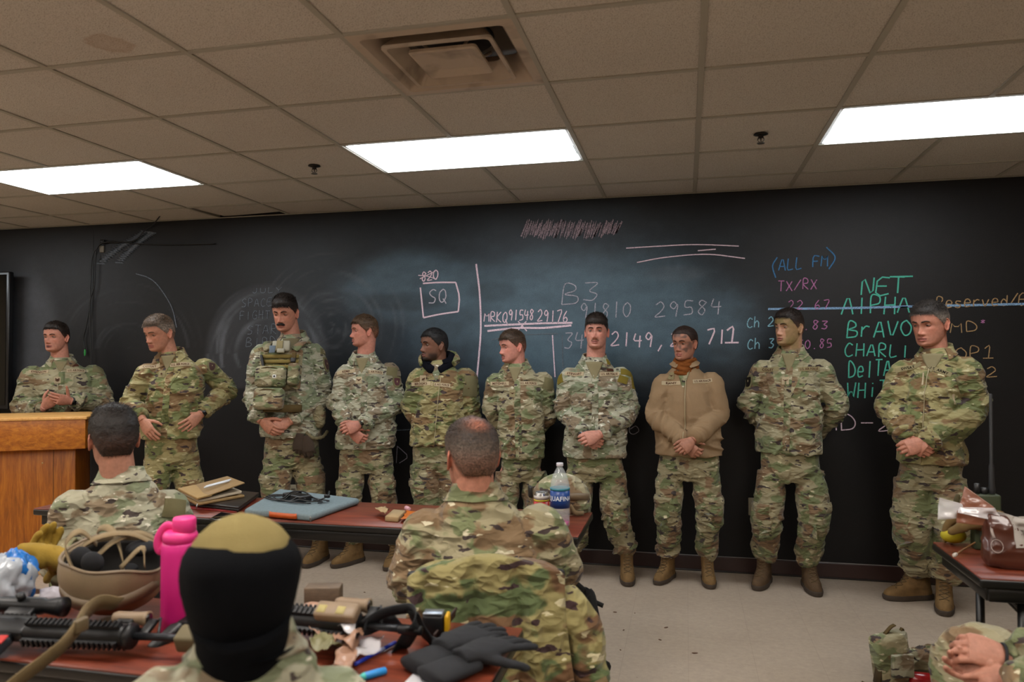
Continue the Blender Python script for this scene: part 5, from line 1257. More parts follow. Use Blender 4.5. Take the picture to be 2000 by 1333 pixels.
  legs=dict(l=dict(hip=(1308, 930, 0), knee=(1308, 1000, .03), toe=(1283, 1144), dir=(-.4, -1)), r=dict(hip=(1378, 930, 0), knee=(1384, 1000, .03), toe=(1388, 1152), dir=(.08, -1))),
  head=dict(p=(1337, 671), yaw=28, pitch=3, s=.98, hair='#2a1a12', shell=dict(top=.010, side=.009, front=.064, nape=-.05, sideburn=.02, seed=24, rough=.15), ns=0, fringe=0, bun=1, lid=10, paint=(('#4a3530', 'smear'), ('#5f4a42', 'smear')), stubble=0, brow=.9, wx=.94, iris='#2a1a12', scalp=.9),
  label='woman with dark face paint and tied-back hair in a tan fleece jacket and rust scarf', vdepth=.12,
  decals=[('tape', 1312, 749, dict(text='RAINEY', rot=2)), ('service', 1371, 745, dict(text='U.S. AIR FORCE', rot=3)), ('rank', 1312, 735, dict(sym='v', mat=TAPED))]),
 dict(root=R0(1545, 4.9), s=1.02, bulk=1.0, seed=97, turn=8, skin='#b08062', handc='#b58468', jmat=CAMO, tmat=CAMOD, sh=((1490, 724), (1604, 722)), neck=(1545, 690), hem=(1477, 1607, 884),
  l=dict(e=(1465, 792, -.03), w=(1505, 850, -.17), k=(1530, 862, -.18), n=(0, 1, 0)), r=dict(e=(1634, 797, -.03), w=(1592, 850, -.17), k=(1565, 862, -.19), n=(0, 1, 0)),
  legs=dict(l=dict(hip=(1507, 930, 0), knee=(1500, 1015, .03), toe=(1478, 1155), dir=(-.35, -1)), r=dict(hip=(1581, 930, 0), knee=(1590, 1015, .03), toe=(1597, 1167), dir=(.1, -1))), bootc='#4f3d2b',
  head=dict(p=(1541, 640), yaw=38, s=.97, hair='#21160f', shell=dict(top=.014, side=.003, front=.056, seed=27), paint=(('#6d6134', 'half'), ('#6d6134', 'brow'), ('#7c6b42', 'chin')), fade=.5, lid=9, wx=.95, iris='#3c3a2c'),
  label='man with green camouflage paint on his face, hands behind his back, muddy boots', vdepth=.095,
  decals=[('tape', 1500, 723, dict(text='COLEY', mat=TAPED)), ('service', 1580, 721, dict(text='U.S. AIR FORCE', mat=TAPED)), ('rank', 1534, 744, dict(sym='v')), ('emblem', 1462, 746, dict(w=.07, h=.08, rot=6, m2=TXTK)), ('emblem', 1642, 745, dict(w=.07, h=.08, rot=-6, m2=TXTK)), ('pocket', 1508, 752, dict(w=.045, h=.17, rot=22, t=.004, mat=CAMOD)), ('pocket', 1564, 752, dict(w=.045, h=.17, rot=-24, t=.004, mat=CAMOD))]),
 dict(root=R0(1822, 4.7), s=1.05, bulk=1.12, seed=109, turn=16, skin='#b5755c', jmat=CAMOW, tmat=CAMOD, sh=((1768, 730), (1886, 723)), neck=(1830, 684), hem=(1748, 1888, 903), collar='wide', zip=True, belly=1.1, slv=1.08,
  l=front((1744, 797, .03), (1770, 853, .18), (1788, 868, .21), n=(.3, -1, .1), curl=(50, 60, 30)), r=front((1902, 802, .02), (1812, 862, .20), (1784, 872, .25), n=(-.35, -1, -.3), curl=(40, 55, 30), thumb=(.35, .9, .3)),
  legs=dict(l=dict(hip=(1782, 945, 0), knee=(1785, 1035, .03), toe=(1730, 1172), dir=(-1, -.3)), r=dict(hip=(1850, 945, 0), knee=(1862, 1035, .03), toe=(1845, 1205), dir=(-.3, -1))),
  head=dict(p=(1816, 632), yaw=30, pitch=9, s=1.03, hair='#2b2521', shell=dict(top=.015, side=.005, front=.056, seed=30), grey=.75, lid=5, gaze=(5, -8), iris='#3b4448', stubble=.1, wx=1.03),
  label='heavier man with grey sideburns in a zipped camouflage jacket, rightmost of the standing row', vdepth=.09,
  decals=[('tape', 1773, 719, dict(text='SWEAT', rot=14, mat=TAPED, tm=TXTK)), ('service', 1833, 724, dict(text='U.S. ARMY', rot=-22, mat=TAPED, tm=TXTK)), ('rank', 1773, 705, dict(sym='vvv', mat=TAPED)), ('shoulder_patch', 1893, 748, dict(w=.11, h=.09, rot=18, mat=CAMOW, t=.006)), ('zip_tab', 1803, 741, dict(w=.008, h=.07, mat=TAPE)), ('zip_tab', 1862, 780, dict(w=.012, h=.05, mat=TAPE))]),
]
FLEECE = plain('tan_fleece', '#8a7257', .95, var=.06, bump=.7, bs=260, spec=.1)
PEOPLE = []
for i_, sp in enumerate(STAND):
    sp['group'] = GRP
    if sp['jmat'] is None: sp['jmat'] = FLEECE
    PEOPLE.append(make_person(sp))
P1, P2, P3, P4, P5, P6, P7, P8, P9, P10 = PEOPLE
watch(P1, 'r', '#15110f', '#1a1714', .004); watch(P2, 'r', '#0b0b0c', '#0d0d0f', -.004); watch(P4, 'r', '#0c0c10', '#0c0c10', .006, .012); watch(P7, 'l', '#3b3d3a', '#7d8288', .006)
# ------------------------------------------------------------------ seated people
def seat_trousers(P, segs, mat, seed, fat=1.0, name='trousers'):
    parts = []
    for hip, kn, ft in segs:
        path = smoothpath([A(*hip), A(*hip)*.5+A(*kn)*.5, A(*kn), A(*kn)*.4+A(*ft)*.6, A(*ft)], 26)
        parts.append(tube(path, list(np.interp(np.linspace(0, 1, 26), [0, .25, .5, .75, 1], A(.098, .088, .078, .070, .066)*fat)), 22, rnd=.6))
    c = (A(*segs[0][0])+A(*segs[1][0]))/2; parts.append(ball(c, (.19*fat, .15*fat, .105), 24, 14))
    V, F, N = remesh(*join(*parts), .008, 3)
    dt = np.zeros(len(V)); bb = np.full(len(V), 9.)
    for k, (hip, kn, ft) in enumerate(segs):
        da, best, al = cloth_limb(V, N, smoothpath([A(*hip), A(*kn), A(*ft)], 20), seed+k, .018, 13, 5, ((.5, .12, .9), (.9, .1, .7)))
        m = best < bb; dt[m] = da[m]; bb[m] = best[m]
    V = V+N*dt[:, None]; return mkobj(name, V, F, mat, P['root'])
def chair(loc, ang, label, mat_s='#141416', group=None, wid=.46):
    t = empty('chair', A(*loc), label, 'chair', group); R = rotz(ang); tr = lambda VF: xf(VF, R, loc)
    pm = plain('chair_plastic'+mat_s[1:], mat_s, .5, var=.05); st = plain('chair_steel', '#8d8a84', .3, .9)
    V, F = rbox((0, 0, .415), (wid, .41, .026), .012, 3); V[:, 2] += .006*(V[:, 1]/.2)**2
    MB().add(*tr((V, F))).build('seat', pm, t)
    V, F = rbox((0, -.235, .69), (wid, .03, .27), .014, 3); V[:, 1] += -.07*((V[:, 2]-.45)/.4)+.02*(V[:, 0]/.23)**2; MB().add(*tr((V, F))).build('backrest', pm, t)
    for sx in (-1, 1):
        for sy in (-1, 1):
            top = A(sx*(wid/2-.03), sy*.17, .43); bot = A(sx*(wid/2), sy*.23, .008); MB().add(*tr(tube([top, bot], .011, 10, rnd=1))).build('leg', st, t)
        MB().add(*tr(tube(smoothpath([(sx*(wid/2-.02), -.19, .42), (sx*(wid/2-.02), -.245, .5), (sx*(wid/2-.02), -.30, .74)], 8), .011, 10))).build('backrest_support', st, t)
    return t
SEATG = None
# man at the front table, left
r1 = atY(238, 1000, 2.42)
M1 = make_person(dict(root=A(r1[0], r1[1], 0), s=1.0, bulk=1.04, seed=131, turn=178, back=True, skin='#a8725a', jmat=CAMOL, sh=((143, 992), (331, 990)), neck=(238, 935), hem=(150, 325, 1195), collar='closed', seat=[((0, 0, 0),)*3]*0,
  l=dict(e=(118, 1090, -.06), w=(150, 1130, -.30), k=(165, 1130, -.36), n=(0, 0, -1), curl=(20, 30, 20)), r=dict(e=(356, 1085, -.08), w=(330, 1105, -.32), k=(318, 1100, -.38), n=(0, 0, -1), curl=(20, 30, 20)),
  head=dict(p=(222, 856, .0), yaw=172, pitch=2, s=1.0, hair='#160f0b', shell=dict(top=.020, side=.007, front=.066, nape=-.062, seed=33, back=.011), ns=3400, scalp=.9, fade=.15, red=1.2),
  decals=[('shoulder_patch', 343, 993, dict(w=.08, h=.07, rot=-14, mat=VELT, t=.006))],
  label='man seated at the front table seen from behind, short black hair, beside the lectern'))
o_ = M1['pl']; c = M1['C'](.47)
hipw = M1['L']*.1
f1 = -o_.n
seat_trousers(M1, [(c+s_*.1*o_.e-c*A(0, 0, 1)+A(0, 0, .56), c*A(1, 1, 0)+s_*.13*o_.e+f1*.40+A(0, 0, .53), c*A(1, 1, 0)+s_*.14*o_.e+f1*.46+A(0, 0, .12)) for s_ in (-1, 1)], CAMOD, 140)
for s_ in (-1, 1): boot(M1['root'], c*A(1, 1, 0)+s_*.14*o_.e+f1*.46+A(0, 0, .1), f1, 1, '#6a5233', 150+s_)
chair(tuple(c*A(1, 1, 0)), math.atan2(f1[1], f1[0])-math.pi/2, 'black plastic chair under the man seated beside the lectern', wid=.44)
# man in the middle
r2 = atY(945, 1000, 2.37)
M2 = make_person(dict(root=A(r2[0], r2[1], 0), s=1.04, bulk=1.12, seed=163, turn=176, back=True, skin='#b0745c', jmat=CAMO, sh=((834, 1040), (1052, 1032)), neck=(930, 962), hem=(850, 1050, 1290), collar='closed', slv=1.05,
  l=dict(e=(806, 1130, -.04), w=(836, 1150, -.28), k=(850, 1145, -.34), n=(0, 0, -1), curl=(20, 30, 20)), r=dict(e=(1096, 1112, -.05), w=(1075, 1130, -.28), k=(1062, 1125, -.35), n=(0, 0, -1), curl=(20, 30, 20)),
  head=dict(p=(921, 890, .0), yaw=160, pitch=0, s=1.0, hair='#33271f', shell=dict(top=.010, side=.005, front=.066, nape=-.055, seed=36, back=.006), ns=4200, baldspot=.5, baldy=.062, fade=.45, scalp=.7, grey=.25, red=1.7, wx=1.0),
  label='man with a thinning crown seated in the middle seen from behind, elbows out'))
o_ = M2['pl']; c = M2['C'](.47); f1 = -o_.n
seat_trousers(M2, [(c*A(1, 1, 0)+s_*.1*o_.e+A(0, 0, .56), c*A(1, 1, 0)+s_*.14*o_.e+f1*.36+A(0, 0, .56), c*A(1, 1, 0)+s_*.15*o_.e+f1*.36+A(0, 0, .12)) for s_ in (-1, 1)], CAMOD, 170)
for s_ in (-1, 1): boot(M2['root'], c*A(1, 1, 0)+s_*.15*o_.e+f1*.34+A(0, 0, .1), f1, 1, '#6a5233', 180+s_)
ch2 = c*A(1, 1, 0)+f1*.0
chair(tuple(ch2), math.atan2(f1[1], f1[0])-math.pi/2, 'chair under the middle seated man with a camouflage coat over its back', wid=.46)
# coat hung over the chair back
def drape():
    b = ch2-f1*.29; n_u, n_v = 40, 46; V = []; e = o_.e
    for j in range(n_v+1):
        v_ = j/n_v
        for i in range(n_u+1):
            u_ = i/n_u-.5; w_ = .45*(1+.27*S(v_, .2, .8))
            if v_ < .16: a = v_/.16; off = .07*(1-a)*-1; z = .868-.05*(1-a)**2+.0*u_; dep = -.06+.10*a
            else: a = (v_-.16)/.84; z = .868-a*.84+.0; dep = .04+.05*math.sin(a*2)+.026*math.sin(u_*24+a*1.5)*(a**.35)+.014*math.sin(u_*43+2)*(a**.3)
            z += .012*math.cos(u_*9)*(1 if v_ > .1 else 0)-.05*(abs(u_)*2)**5; z = max(z, .02)
            V.append(b+e*(u_*w_)+(-f1)*dep+A(0, 0, z))
    V = np.array(V); V = V+(fbm(V*A(9, 9, 4), 55, 3)-.5)[:, None]*(-f1)*.03
    F = [(j*(n_u+1)+i, j*(n_u+1)+i+1, (j+1)*(n_u+1)+i+1, (j+1)*(n_u+1)+i) for j in range(n_v) for i in range(n_u)]
    k = len(V); V2 = V+f1*.012; F2 = [(k+a, k+d, k+c_, k+b_) for a, b_, c_, d in F]
    W_ = n_u+1; bd = list(range(n_u))+[n_u+j*W_ for j in range(n_v)]+[n_v*W_+i for i in range(n_u, 0, -1)]+[j*W_ for j in range(n_v, 0, -1)]
    F3 = [(b_, a, k+a, k+b_) for a, b_ in zip(bd, bd[1:]+bd[:1])]
    return np.vstack([V, V2]), F+F2+F3
V, F = drape()
CAMOJ = camo('camouflage_coat', base='#8a8156', green='#566240', brown='#6c5139', cream='#bdb593', dark='#3b2b2c', sc_=1.0)
coat = mkobj('draped_coat', V, F, CAMOJ, None, label='camouflage coat draped over the back of the middle chair', cat='coat')
# sleeve of the coat and pouch hanging at its right side
e = o_.e; b = ch2-f1*.27
pth = smoothpath([b+e*.22+A(0, 0, .74), b+e*.285+A(0, 0, .62), b+e*.30+A(0, 0, .45), b+e*.29+A(0, 0, .30)], 14)
V, F, N = remesh(*tube(pth, [.05, .06, .062, .06, .06, .058, .056, .055, .055, .054, .053, .052, .05, .045], 18, rnd=.4), .007, 2)
da, _, _ = cloth_limb(V, N, pth, 201, .016, 16, 6, ((.5, .3, .6),)); mkobj('coat_sleeve', V+N*da[:, None], F, CAMOJ, coat)
for k in range(4):
    p = b+e*.30+A(0, 0, .50-k*.045)+(-f1)*.062
    MB().add(*strap([p-e*.045+A(0, 0, -.02), p-f1*.006, p+e*.045+A(0, 0, .02)], A(0, 0, 1), .028, .004)).build('webbing_strap', plain('webbing_tan', '#6d5b3c', .9, var=.2, bump=.6, bs=500), coat)
# person in the black face covering
r3 = atY(478, 1150, 1.16)
BLK = plain('black_knit', '#0c0d10', .92, var=.2, vs=60, bump=.9, bs=420, spec=.08)
M3 = make_person(dict(root=A(r3[0], r3[1], 0), s=1.0, bulk=1.05, seed=193, turn=180, back=True, skin='#a8725a', jmat=CAMOL, sh=((318, 1385), (650, 1380)), neck=(482, 1285), hem=(360, 600, 1760), collar='closed', vox=.006,
  l=dict(e=(250, 1640, -.06), w=(310, 1700, -.24), k=(335, 1712, -.32), n=(0, 0, -1), curl=(30, 40, 20)), r=dict(e=(720, 1640, -.06), w=(650, 1700, -.24), k=(625, 1712, -.32), n=(0, 0, -1), curl=(30, 40, 20)),
  head=dict(p=(470, 1155, .0), yaw=176, pitch=8, s=.97, hair='#1a120d', scalp=1),
  label='person in a black hood and olive cap in the foreground, seen from behind', bvox=.0032))
# hood and cap
hv, hf = head_mesh(0.0)
def hooded(zlo, zhi, g, tilt=0, seed=1, amp=.004):
    V, P, n, m = headgrid(80, 70, 0.0); z = V[:, 2]; N = V-A(0, .005, .0); N /= np.linalg.norm(N, axis=1)[:, None]
    zz = z-tilt*V[:, 0]; O = V+N*(g+amp*(fbm(V*A(10, 10, 22), seed, 2)-.5))[:, None]; I_ = V+N*(g-.006)
    ok = ((zz > zlo)&(zz < zhi)).reshape(m, n); F = []; k = n*m
    for i in range(m-1):
        for j in range(n):
            jj = (j+1) % n
            if ok[i, j] and ok[i, jj] and ok[i+1, j] and ok[i+1, jj]: F.append((i*n+j, i*n+jj, (i+1)*n+jj, (i+1)*n+j)); F.append((k+i*n+j, k+(i+1)*n+j, k+(i+1)*n+jj, k+i*n+jj))
    if zhi > .118: F.append(tuple((m-1)*n+j for j in range(n)))
    VV = np.vstack([O, I_]); us = np.unique(np.concatenate([np.array(f) for f in F])); mp = -np.ones(len(VV), int); mp[us] = np.arange(len(us)); return VV[us], [tuple(mp[list(f)]) for f in F]
V, F = hooded(.025, 9, .019, -.25, 5, .006); mkobj('olive_cap', M3['toW'](V), F, plain('olive_fleece', '#7d7048', .95, var=.07, bump=.8, bs=400, spec=.08), M3['root'], label='olive fleece cap')
# black hood: from a band over the cap down to the collar, continuous with a neck tube
prs = []
for z_, g_ in ((.099, .010), (.094, .018), (.084, .024), (.066, .026), (.045, .027), (.03, .025), (.01, .023), (-.02, .020), (-.05, .017), (-.075, .015), (-.095, .015)):
    ph = np.linspace(0, 2*np.pi, 64, endpoint=False); x, y, zz = headsurf(ph, np.full(64, z_), 0.0); Vr = np.stack([x, y, zz], 1); d_ = Vr*A(1, 1, 0)-A(0, .005, 0); d_ /= np.linalg.norm(d_, axis=1)[:, None]; Vr = Vr+d_*g_; Vr[:, 2] -= .25*Vr[:, 0]*(z_ > .03)*(z_-.03)/.03*0+.0
    prs.append(M3['toW'](Vr))
nb = M3['nc']-A(0, 0, .01); cen = M3['H']
prs = [p for p in prs if p is not None]
last = prs[-1]; lc = last.mean(0)
for f_, rx in ((.3, .90), (.55, .80), (.8, .78), (1.0, .84), (1.3, 1.0), (1.7, 1.12)):
    c_ = lc*(1-f_)+nb*f_; prs.append((last-lc)*rx*A(1, 1, .2)+c_)
inner = [(p-p.mean(0))*.93+p.mean(0) for p in prs]
V, F = loft(prs+inner[::-1], False); n_ = 64; k = len(prs)*2-1
F += [(k*n_+j, k*n_+(j+1) % n_, (j+1) % n_, j) for j in range(n_)]
V = V+(fbm(V*A(12, 12, 30), 3, 3)-.5)[:, None]*.010
mkobj('black_hood', V, F, BLK, M3['root'], label='black knit hood')
g0 = M3['toW'](A(0, .03, -.04)[None])[0]; g1 = M3['nc']-A(0, 0, .05)
V, F = tube(smoothpath([g0, g0*.5+g1*.5, g1], 10), list(np.linspace(.080, .076, 10)), 40); V = V+(fbm(V*A(14, 14, 40), 7, 3)-.5)[:, None]*.012
mkobj('neck_gaiter', V, F, BLK, M3['root'])
o_ = M3['pl']; c = M3['C'](.47); f1 = -o_.n
seat_trousers(M3, [(c*A(1, 1, 0)+s_*.1*o_.e+A(0, 0, .56), c*A(1, 1, 0)+s_*.14*o_.e+f1*.40+A(0, 0, .53), c*A(1, 1, 0)+s_*.15*o_.e+f1*.40+A(0, 0, .12)) for s_ in (-1, 1)], CAMOD, 210)
for s_ in (-1, 1): boot(M3['root'], c*A(1, 1, 0)+s_*.15*o_.e+f1*.40+A(0, 0, .1), f1, 1, '#6a5233', 220+s_)
chair(tuple(c*A(1, 1, 0)-f1*.05), math.atan2(f1[1], f1[0])-math.pi/2, 'black plastic chair under the hooded person in the foreground', wid=.44)
# person at the right edge: knee, forearms and hands come into the picture
r4 = atY(2260, 1100, 2.24)
M4 = make_person(dict(root=A(r4[0], r4[1], 0), s=1.0, bulk=1.0, seed=231, turn=88, skin='#a8705a', jmat=CAMO, sh=((2262, 1010, -.17), (2262, 1010, .18)), neck=(2255, 960), hem=(2150, 2360, 1270), placket=False, collar='closed',
  l=dict(e=(2190, 1235, .02), w=(1990, 1290, .17), k=(1955, 1281, .19), n=(.0, -.9, -.8), curl=(35, 50, 30), thumb=(.75, .75, .1)), r=dict(e=(2160, 1340, .30), w=(1985, 1335, .25), k=(1955, 1325, .24), n=(0, .8, .5), curl=(35, 45, 30)),
  head=dict(p=(2245, 880), yaw=85, pitch=15, s=1.0, hair='#2a1d14', shell=dict(top=.018, side=.004, front=.066, seed=40)),
  label='seated person at the right edge, only a camouflaged knee and clasped hands in the picture'))
o_ = M4['pl']; c = M4['C'](.5)
kn1, kn2 = o_.J(1888, 1282, .03), o_.J(1905, 1285, -.17)
seat_trousers(M4, [(c*A(1, 1, 0)+o_.n*.09+A(0, 0, .56), kn1, A(kn1[0]+.02, kn1[1], .12)), (c*A(1, 1, 0)-o_.n*.09+A(0, 0, .56), kn2, A(kn2[0]+.05, kn2[1], .12))], CAMO, 240)
for kk in (kn1, kn2): boot(M4['root'], A(kk[0]+.03, kk[1], .1), unit(A(-1, -.1, 0)), 1, '#6a5233', 250)
chair((c[0]+.05, c[1], 0), math.radians(90), 'black plastic chair under the person at the right edge', wid=.44)
_, Wp, dr, wst, dirv, nv = M4['arms']['l']; th = np.linspace(0, 2*np.pi, 20)
a = unit(np.cross(dirv, nv)); b = np.cross(dirv, a)
MB().add(*tube(np.array([wst-dirv*.012+a*math.cos(t)*.031+b*math.sin(t)*.028 for t in th])+dirv*.022, .004, 8)).build('bracelet', plain('cord_black', '#0d0f14', .8), M4['root'])
# ------------------------------------------------------------------ lectern and folding tables
def woodmat(name, c1, c2, c3, scale=(1.5, 14, 14), rough=.35, big=3.0, coat=0, dirs=None):
    m = NT(name); m.set(Roughness=rough, Coat__Weight=coat, Coat__Roughness=.15); v = m.coord(scale=scale)
    n = m.n('ShaderNodeTexNoise', Vector=v, Scale=big, Detail=5, Roughness=.62, Distortion=.6).outputs[0]
    n2 = m.noise(m.coord(scale=tuple(k*6 for k in scale)), big, 3)
    c = m.ramp(n, [(.3, lin(c1)), (.5, lin(c2)), (.68, lin(c3))]); c = m.mix(1.0, c, m.ramp(n2, [(.35, (.86,)*3), (.6, (1.05,)*3)]), 'MULTIPLY')
    m.base(c); m.bump(n2, .05, .001); return m.m
OAK = woodmat('oak_veneer', '#7a420c', '#9a5611', '#b06a1b', (14, 14, 1.2), .4, 3.0)
OAKX = woodmat('oak_veneer_cross', '#8a4c10', '#a86118', '#bd7822', (1.2, 14, 14), .4, 3.0)
OAKL = woodmat('oak_edge', '#c08a44', '#cf9a55', '#d8a768', (1.2, 14, 14), .45, 3.0)
C0 = atZ(146, 1101, .05); Rl = rotz(math.radians(28)); loc = A(C0[0], C0[1], 0)
t = empty('lectern', loc, 'golden oak lectern at the left with a flared top', 'lectern')
tr = lambda VF: xf(VF, Rl, loc)
MB().add(*tr(rbox((-.24, .17, .45), (.48, .34, .80), .006, 2))).build('column', OAK, t)
MB().add(*tr(rbox((-.24, .17, .028), (.56, .44, .056), .006, 2))).build('plinth', OAKL, t)
MB().add(*tr(rbox((-.26, .17, .935), (.68, .50, .20), .004, 2))).build('top_housing', OAKX, t)
V, F = rbox((-.26, .17, 1.043), (.70, .52, .02), .004, 2); V[:, 2] += .0; MB().add(*tr((V, F))).build('top_board', OAKL, t)
MB().add(*tr(box((-.135, -.001, .45), (.004, .003, .80)))).build('seam', plain('oak_seam', '#6e3f12', .6), t, False)
MB().add(*tr(ball((-.20, -.004, .74), (.005, .004, .005), 10, 8))).build('screw', plain('brass_screw', '#c9b27a', .3, .9), t)
LAM = woodmat('laminate_reddish', '#4a1c12', '#6e311f', '#7f3d27', (1.3, 13, 13), .38, 2.6, .0)
def table(x0, x1, y0, y1, label, legx, z=.74):
    t = empty('folding_table', A((x0+x1)/2, (y0+y1)/2, 0), label, 'table', None)
    xc, yc = (x0+x1)/2, (y0+y1)/2; bk = plain('table_black', '#0e0d0d', .35, var=.1)
    MB().add(*rbox((xc, yc, z-.004), (x1-x0-.006, y1-y0-.006, .008), .002, 1)).build('tabletop', LAM, t)
    MB().add(*rbox((xc, yc, z-.018), (x1-x0, y1-y0, .030), .008, 3)).build('edge_band', bk, t)
    m = MB()
    for yy in (y0+.03, y1-.03): m.add(*rbox((xc, yy, z-.055), (x1-x0-.06, .022, .05), .004, 1))
    for xx in (x0+.035, x1-.035): m.add(*rbox((xx, yc, z-.055), (.022, y1-y0-.06, .05), .004, 1))
    m.build('apron', bk, t)
    for xx, sg in legx:
        for yy in (y0+.06, y1-.06):
            MB().add(*tube([(xx, yy, z-.04), (xx, yy, .016)], .0145, 14)).add(*lathe([(.017, 0), (.018, .004), (.017, .03), (.0145, .03)], 16, (xx, yy, 0))).build('leg', bk, t)
        for zz in (.10, z-.10): MB().add(*tube([(xx, y0+.06, zz), (xx, y1-.06, zz)], .011, 10)).build('crossbar', bk, t)
        for dy in (-.06, .06): MB().add(*tube([(xx, yc+dy, z-.10), (xx+sg*.12, yc+dy, z-.234), (xx+sg*.3, yc+dy, z-.045)], .009, 8)).build('folding_brace', bk, t)
    return t
table(-3.0, -.414, 2.905, 3.372, 'long reddish folding table in front of the standing row', [(-.50, -1), (-2.9, 1)])
table(-2.30, -.415, 1.437, 1.902, 'reddish folding table in the foreground covered with gear', [(-.52, -1), (-2.2, 1)])
t3 = table(.90, 2.74, 2.636, 3.11, 'reddish folding table at the right edge with a bag and radio on it', [(1.04, 1), (2.62, -1)])
# ------------------------------------------------------------------ worn gear
def fbox(bv, px, py, w, h, t, mat, name, parent, rot=0, r=.012, sink=.01, o=None, seg=3, label=None):
    fr = frame_on(bv, px, py, rot)
    if fr is None: return None, None
    p, n, xa, ya = fr; V, F = rbox((0, 0, 0), (w, h, t), r, seg)
    bul = 1-(np.abs(V[:, 0])/(w/2))**3*.25-(np.abs(V[:, 1])/(h/2))**3*.25; V[:, 2] = np.where(V[:, 2] > 0, V[:, 2]*bul, V[:, 2])
    V = V+(fbm(V*40, 3, 2)-.5)[:, None]*.004
    W_ = p+V[:, :1]*xa+V[:, 1:2]*ya+(V[:, 2:]+t/2-sink)*n
    return MB().add(W_, F).build(name, mat, parent, True, 50, label=label), (p+n*(t-sink), n, xa, ya)
COY = plain('coyote_webbing', '#7a6a3c', .9, var=.15, bump=.6, bs=500, spec=.1); GRYTAN = plain('device_tan', '#8d8876', .5, var=.06); BKP = plain('black_plastic', '#101012', .4)
COYD = plain('coyote_dark', '#55462c', .9, var=.2, bump=.6, bs=400, spec=.1)
b3, j3 = P3['bv'], P3['jk']
vest, fr = fbox(b3, 548, 722, .30, .28, .035, CAMOD, 'plate_carrier', P3['root'], rot=0, r=.03, sink=.012)
fr0 = frame_on(b3, 548, 722); p0, n0, xa0, ya0 = fr0; vp = lambda x, y, d=0: p0+xa0*x+ya0*y+n0*(.026+d)
for k in range(5):
    z = .085-k*.036; MB().add(*strap([vp(-.13, z), vp(0, z, .003), vp(.13, z)], ya0, .026, .004)).build('webbing_row', COY, vest)
for x0, x1, xm in ((-.09, -.115, -.11), (.095, .13, .12)):
    P_ = [vp(x0, .13, 0), vp(xm, .17, -.018), vp(x1, .205, -.07), vp(x1, .212, -.14)]
    MB().add(*strap(smoothpath(P_, 12), xa0, .055, .012)).build('shoulder_strap', CAMOD, vest)
def vbox(x, y, w, h, t, mat, name, par, d=0, r=.012, rot=0):
    V, F = rbox((0, 0, 0), (w, h, t), r, 3); V = V@rotz(math.radians(rot)).T; V = V+(fbm(V*40, 3, 2)-.5)[:, None]*(.003 if t > .02 else .0)
    return MB().add(vp(0, 0)+(V[:, :1]+x)*xa0+(V[:, 1:2]+y)*ya0+(V[:, 2:]+t/2+d)*n0, F).build(name, mat, par, True, 50)
dev = vbox(.005, .155, .125, .075, .025, GRYTAN, 'chest_device', vest); vbox(.0, .155, .045, .07, .008, TAPED, 'device_screen', dev, .024, .003); vbox(.012, .118, .05, .03, .02, GRYTAN, 'device_clip', dev, .02, .005)
vbox(-.05, .13, .04, .05, .004, plain('checker_grey', '#4d5a66', .6), 'checker_patch', dev, .025, .001)
pz = []
for (x, y, w, h, t) in ((-.035, -.065, .205, .145, .085), (-.035, -.215, .200, .145, .085)):
    pch = vbox(x, y, w, h, t, CAMO, 'front_pouch', vest, 0, .03); pz.append(pch)
    MB().add(*tube(smoothpath([vp(x-w*.44, y+h*.28, t*.9), vp(x, y+h*.40, t+.002), vp(x+w*.44, y+h*.28, t*.9)], 14), .003, 6)).build('pouch_zip', COYD, pch)
vbox(.005, -.07, .025, .022, .003, plain('white_decal', '#c9c9c4', .6), 'small_emblem', pz[0], .083, .001); vbox(.005, -.07, .013, .012, .003, BKP, 'small_emblem', pz[0], .085, .002)
vbox(-.135, -.20, .02, .03, .02, plain('red_tag', '#9c2320', .5), 'red_tag', pz[1], .02, .005)
vbox(.115, -.045, .075, .15, .06, CAMOD, 'side_pouch', vest, 0, .02); vbox(.10, .06, .03, .10, .014, COYD, 'buckle_strap', vest, .006, .004); vbox(.10, .055, .034, .03, .012, BKP, 'buckle', vest, .016, .004)
vbox(-.115, .045, .018, .10, .018, BKP, 'black_clip', vest, .006, .006, 15); vbox(-.125, .0, .03, .02, .01, plain('red_tag', '#9c2320', .5), 'red_tag', vest, .004, .003)
MB().add(*strap(smoothpath([vp(-.17, -.262, -.06), vp(-.08, -.272, .0), vp(.02, -.275, .006), vp(.10, -.27, -.02), vp(.15, -.262, -.08)], 16), ya0, .05, .010)).build('belt', COYD, vest)
# gloves and rope at his belt
L3, D3 = P3['L'], P3['D']; q = P3['pl'].J(592, 862, .17)
GB = plain('glove_brown', '#3a2d22', .85, var=.25, bump=.7, bs=300)
for k, (dx, dz) in enumerate(((0, 0), (.045, -.015))):
    V, F = hand_mesh(q+L3*(dx-.02)+A(0, 0, .03+dz), A(-.15+.35*k, 0, -1), -D3, k == 0, (25, 35, 25), .95, spread=.10); V, F, N = remesh(V, F, .004, 2); mkobj('tucked_glove', V+N*.003, F, GB, P3['root'])
rp = smoothpath([q+L3*.02+A(0, 0, .06), q+L3*.07+A(0, 0, .02), q+L3*.12+A(0, 0, .02)-D3*.05, q+L3*.14+A(0, 0, .05)-D3*.13], 30)
MB().add(*tube(rp, [.011+.002*math.sin(k*1.6) for k in range(30)], 10)).build('rope_loop', plain('rope_olive', '#6a6147', .95, bump=.8, bs=300), P3['root'])
V, F = ball(P3['pl'].J(624, 815, .10), (.045, .045, .085), 18, 12); mkobj('hip_pouch', V+(fbm(V*30, 2, 2)-.5)[:, None]*.02, F, CAMOD, P3['root'])
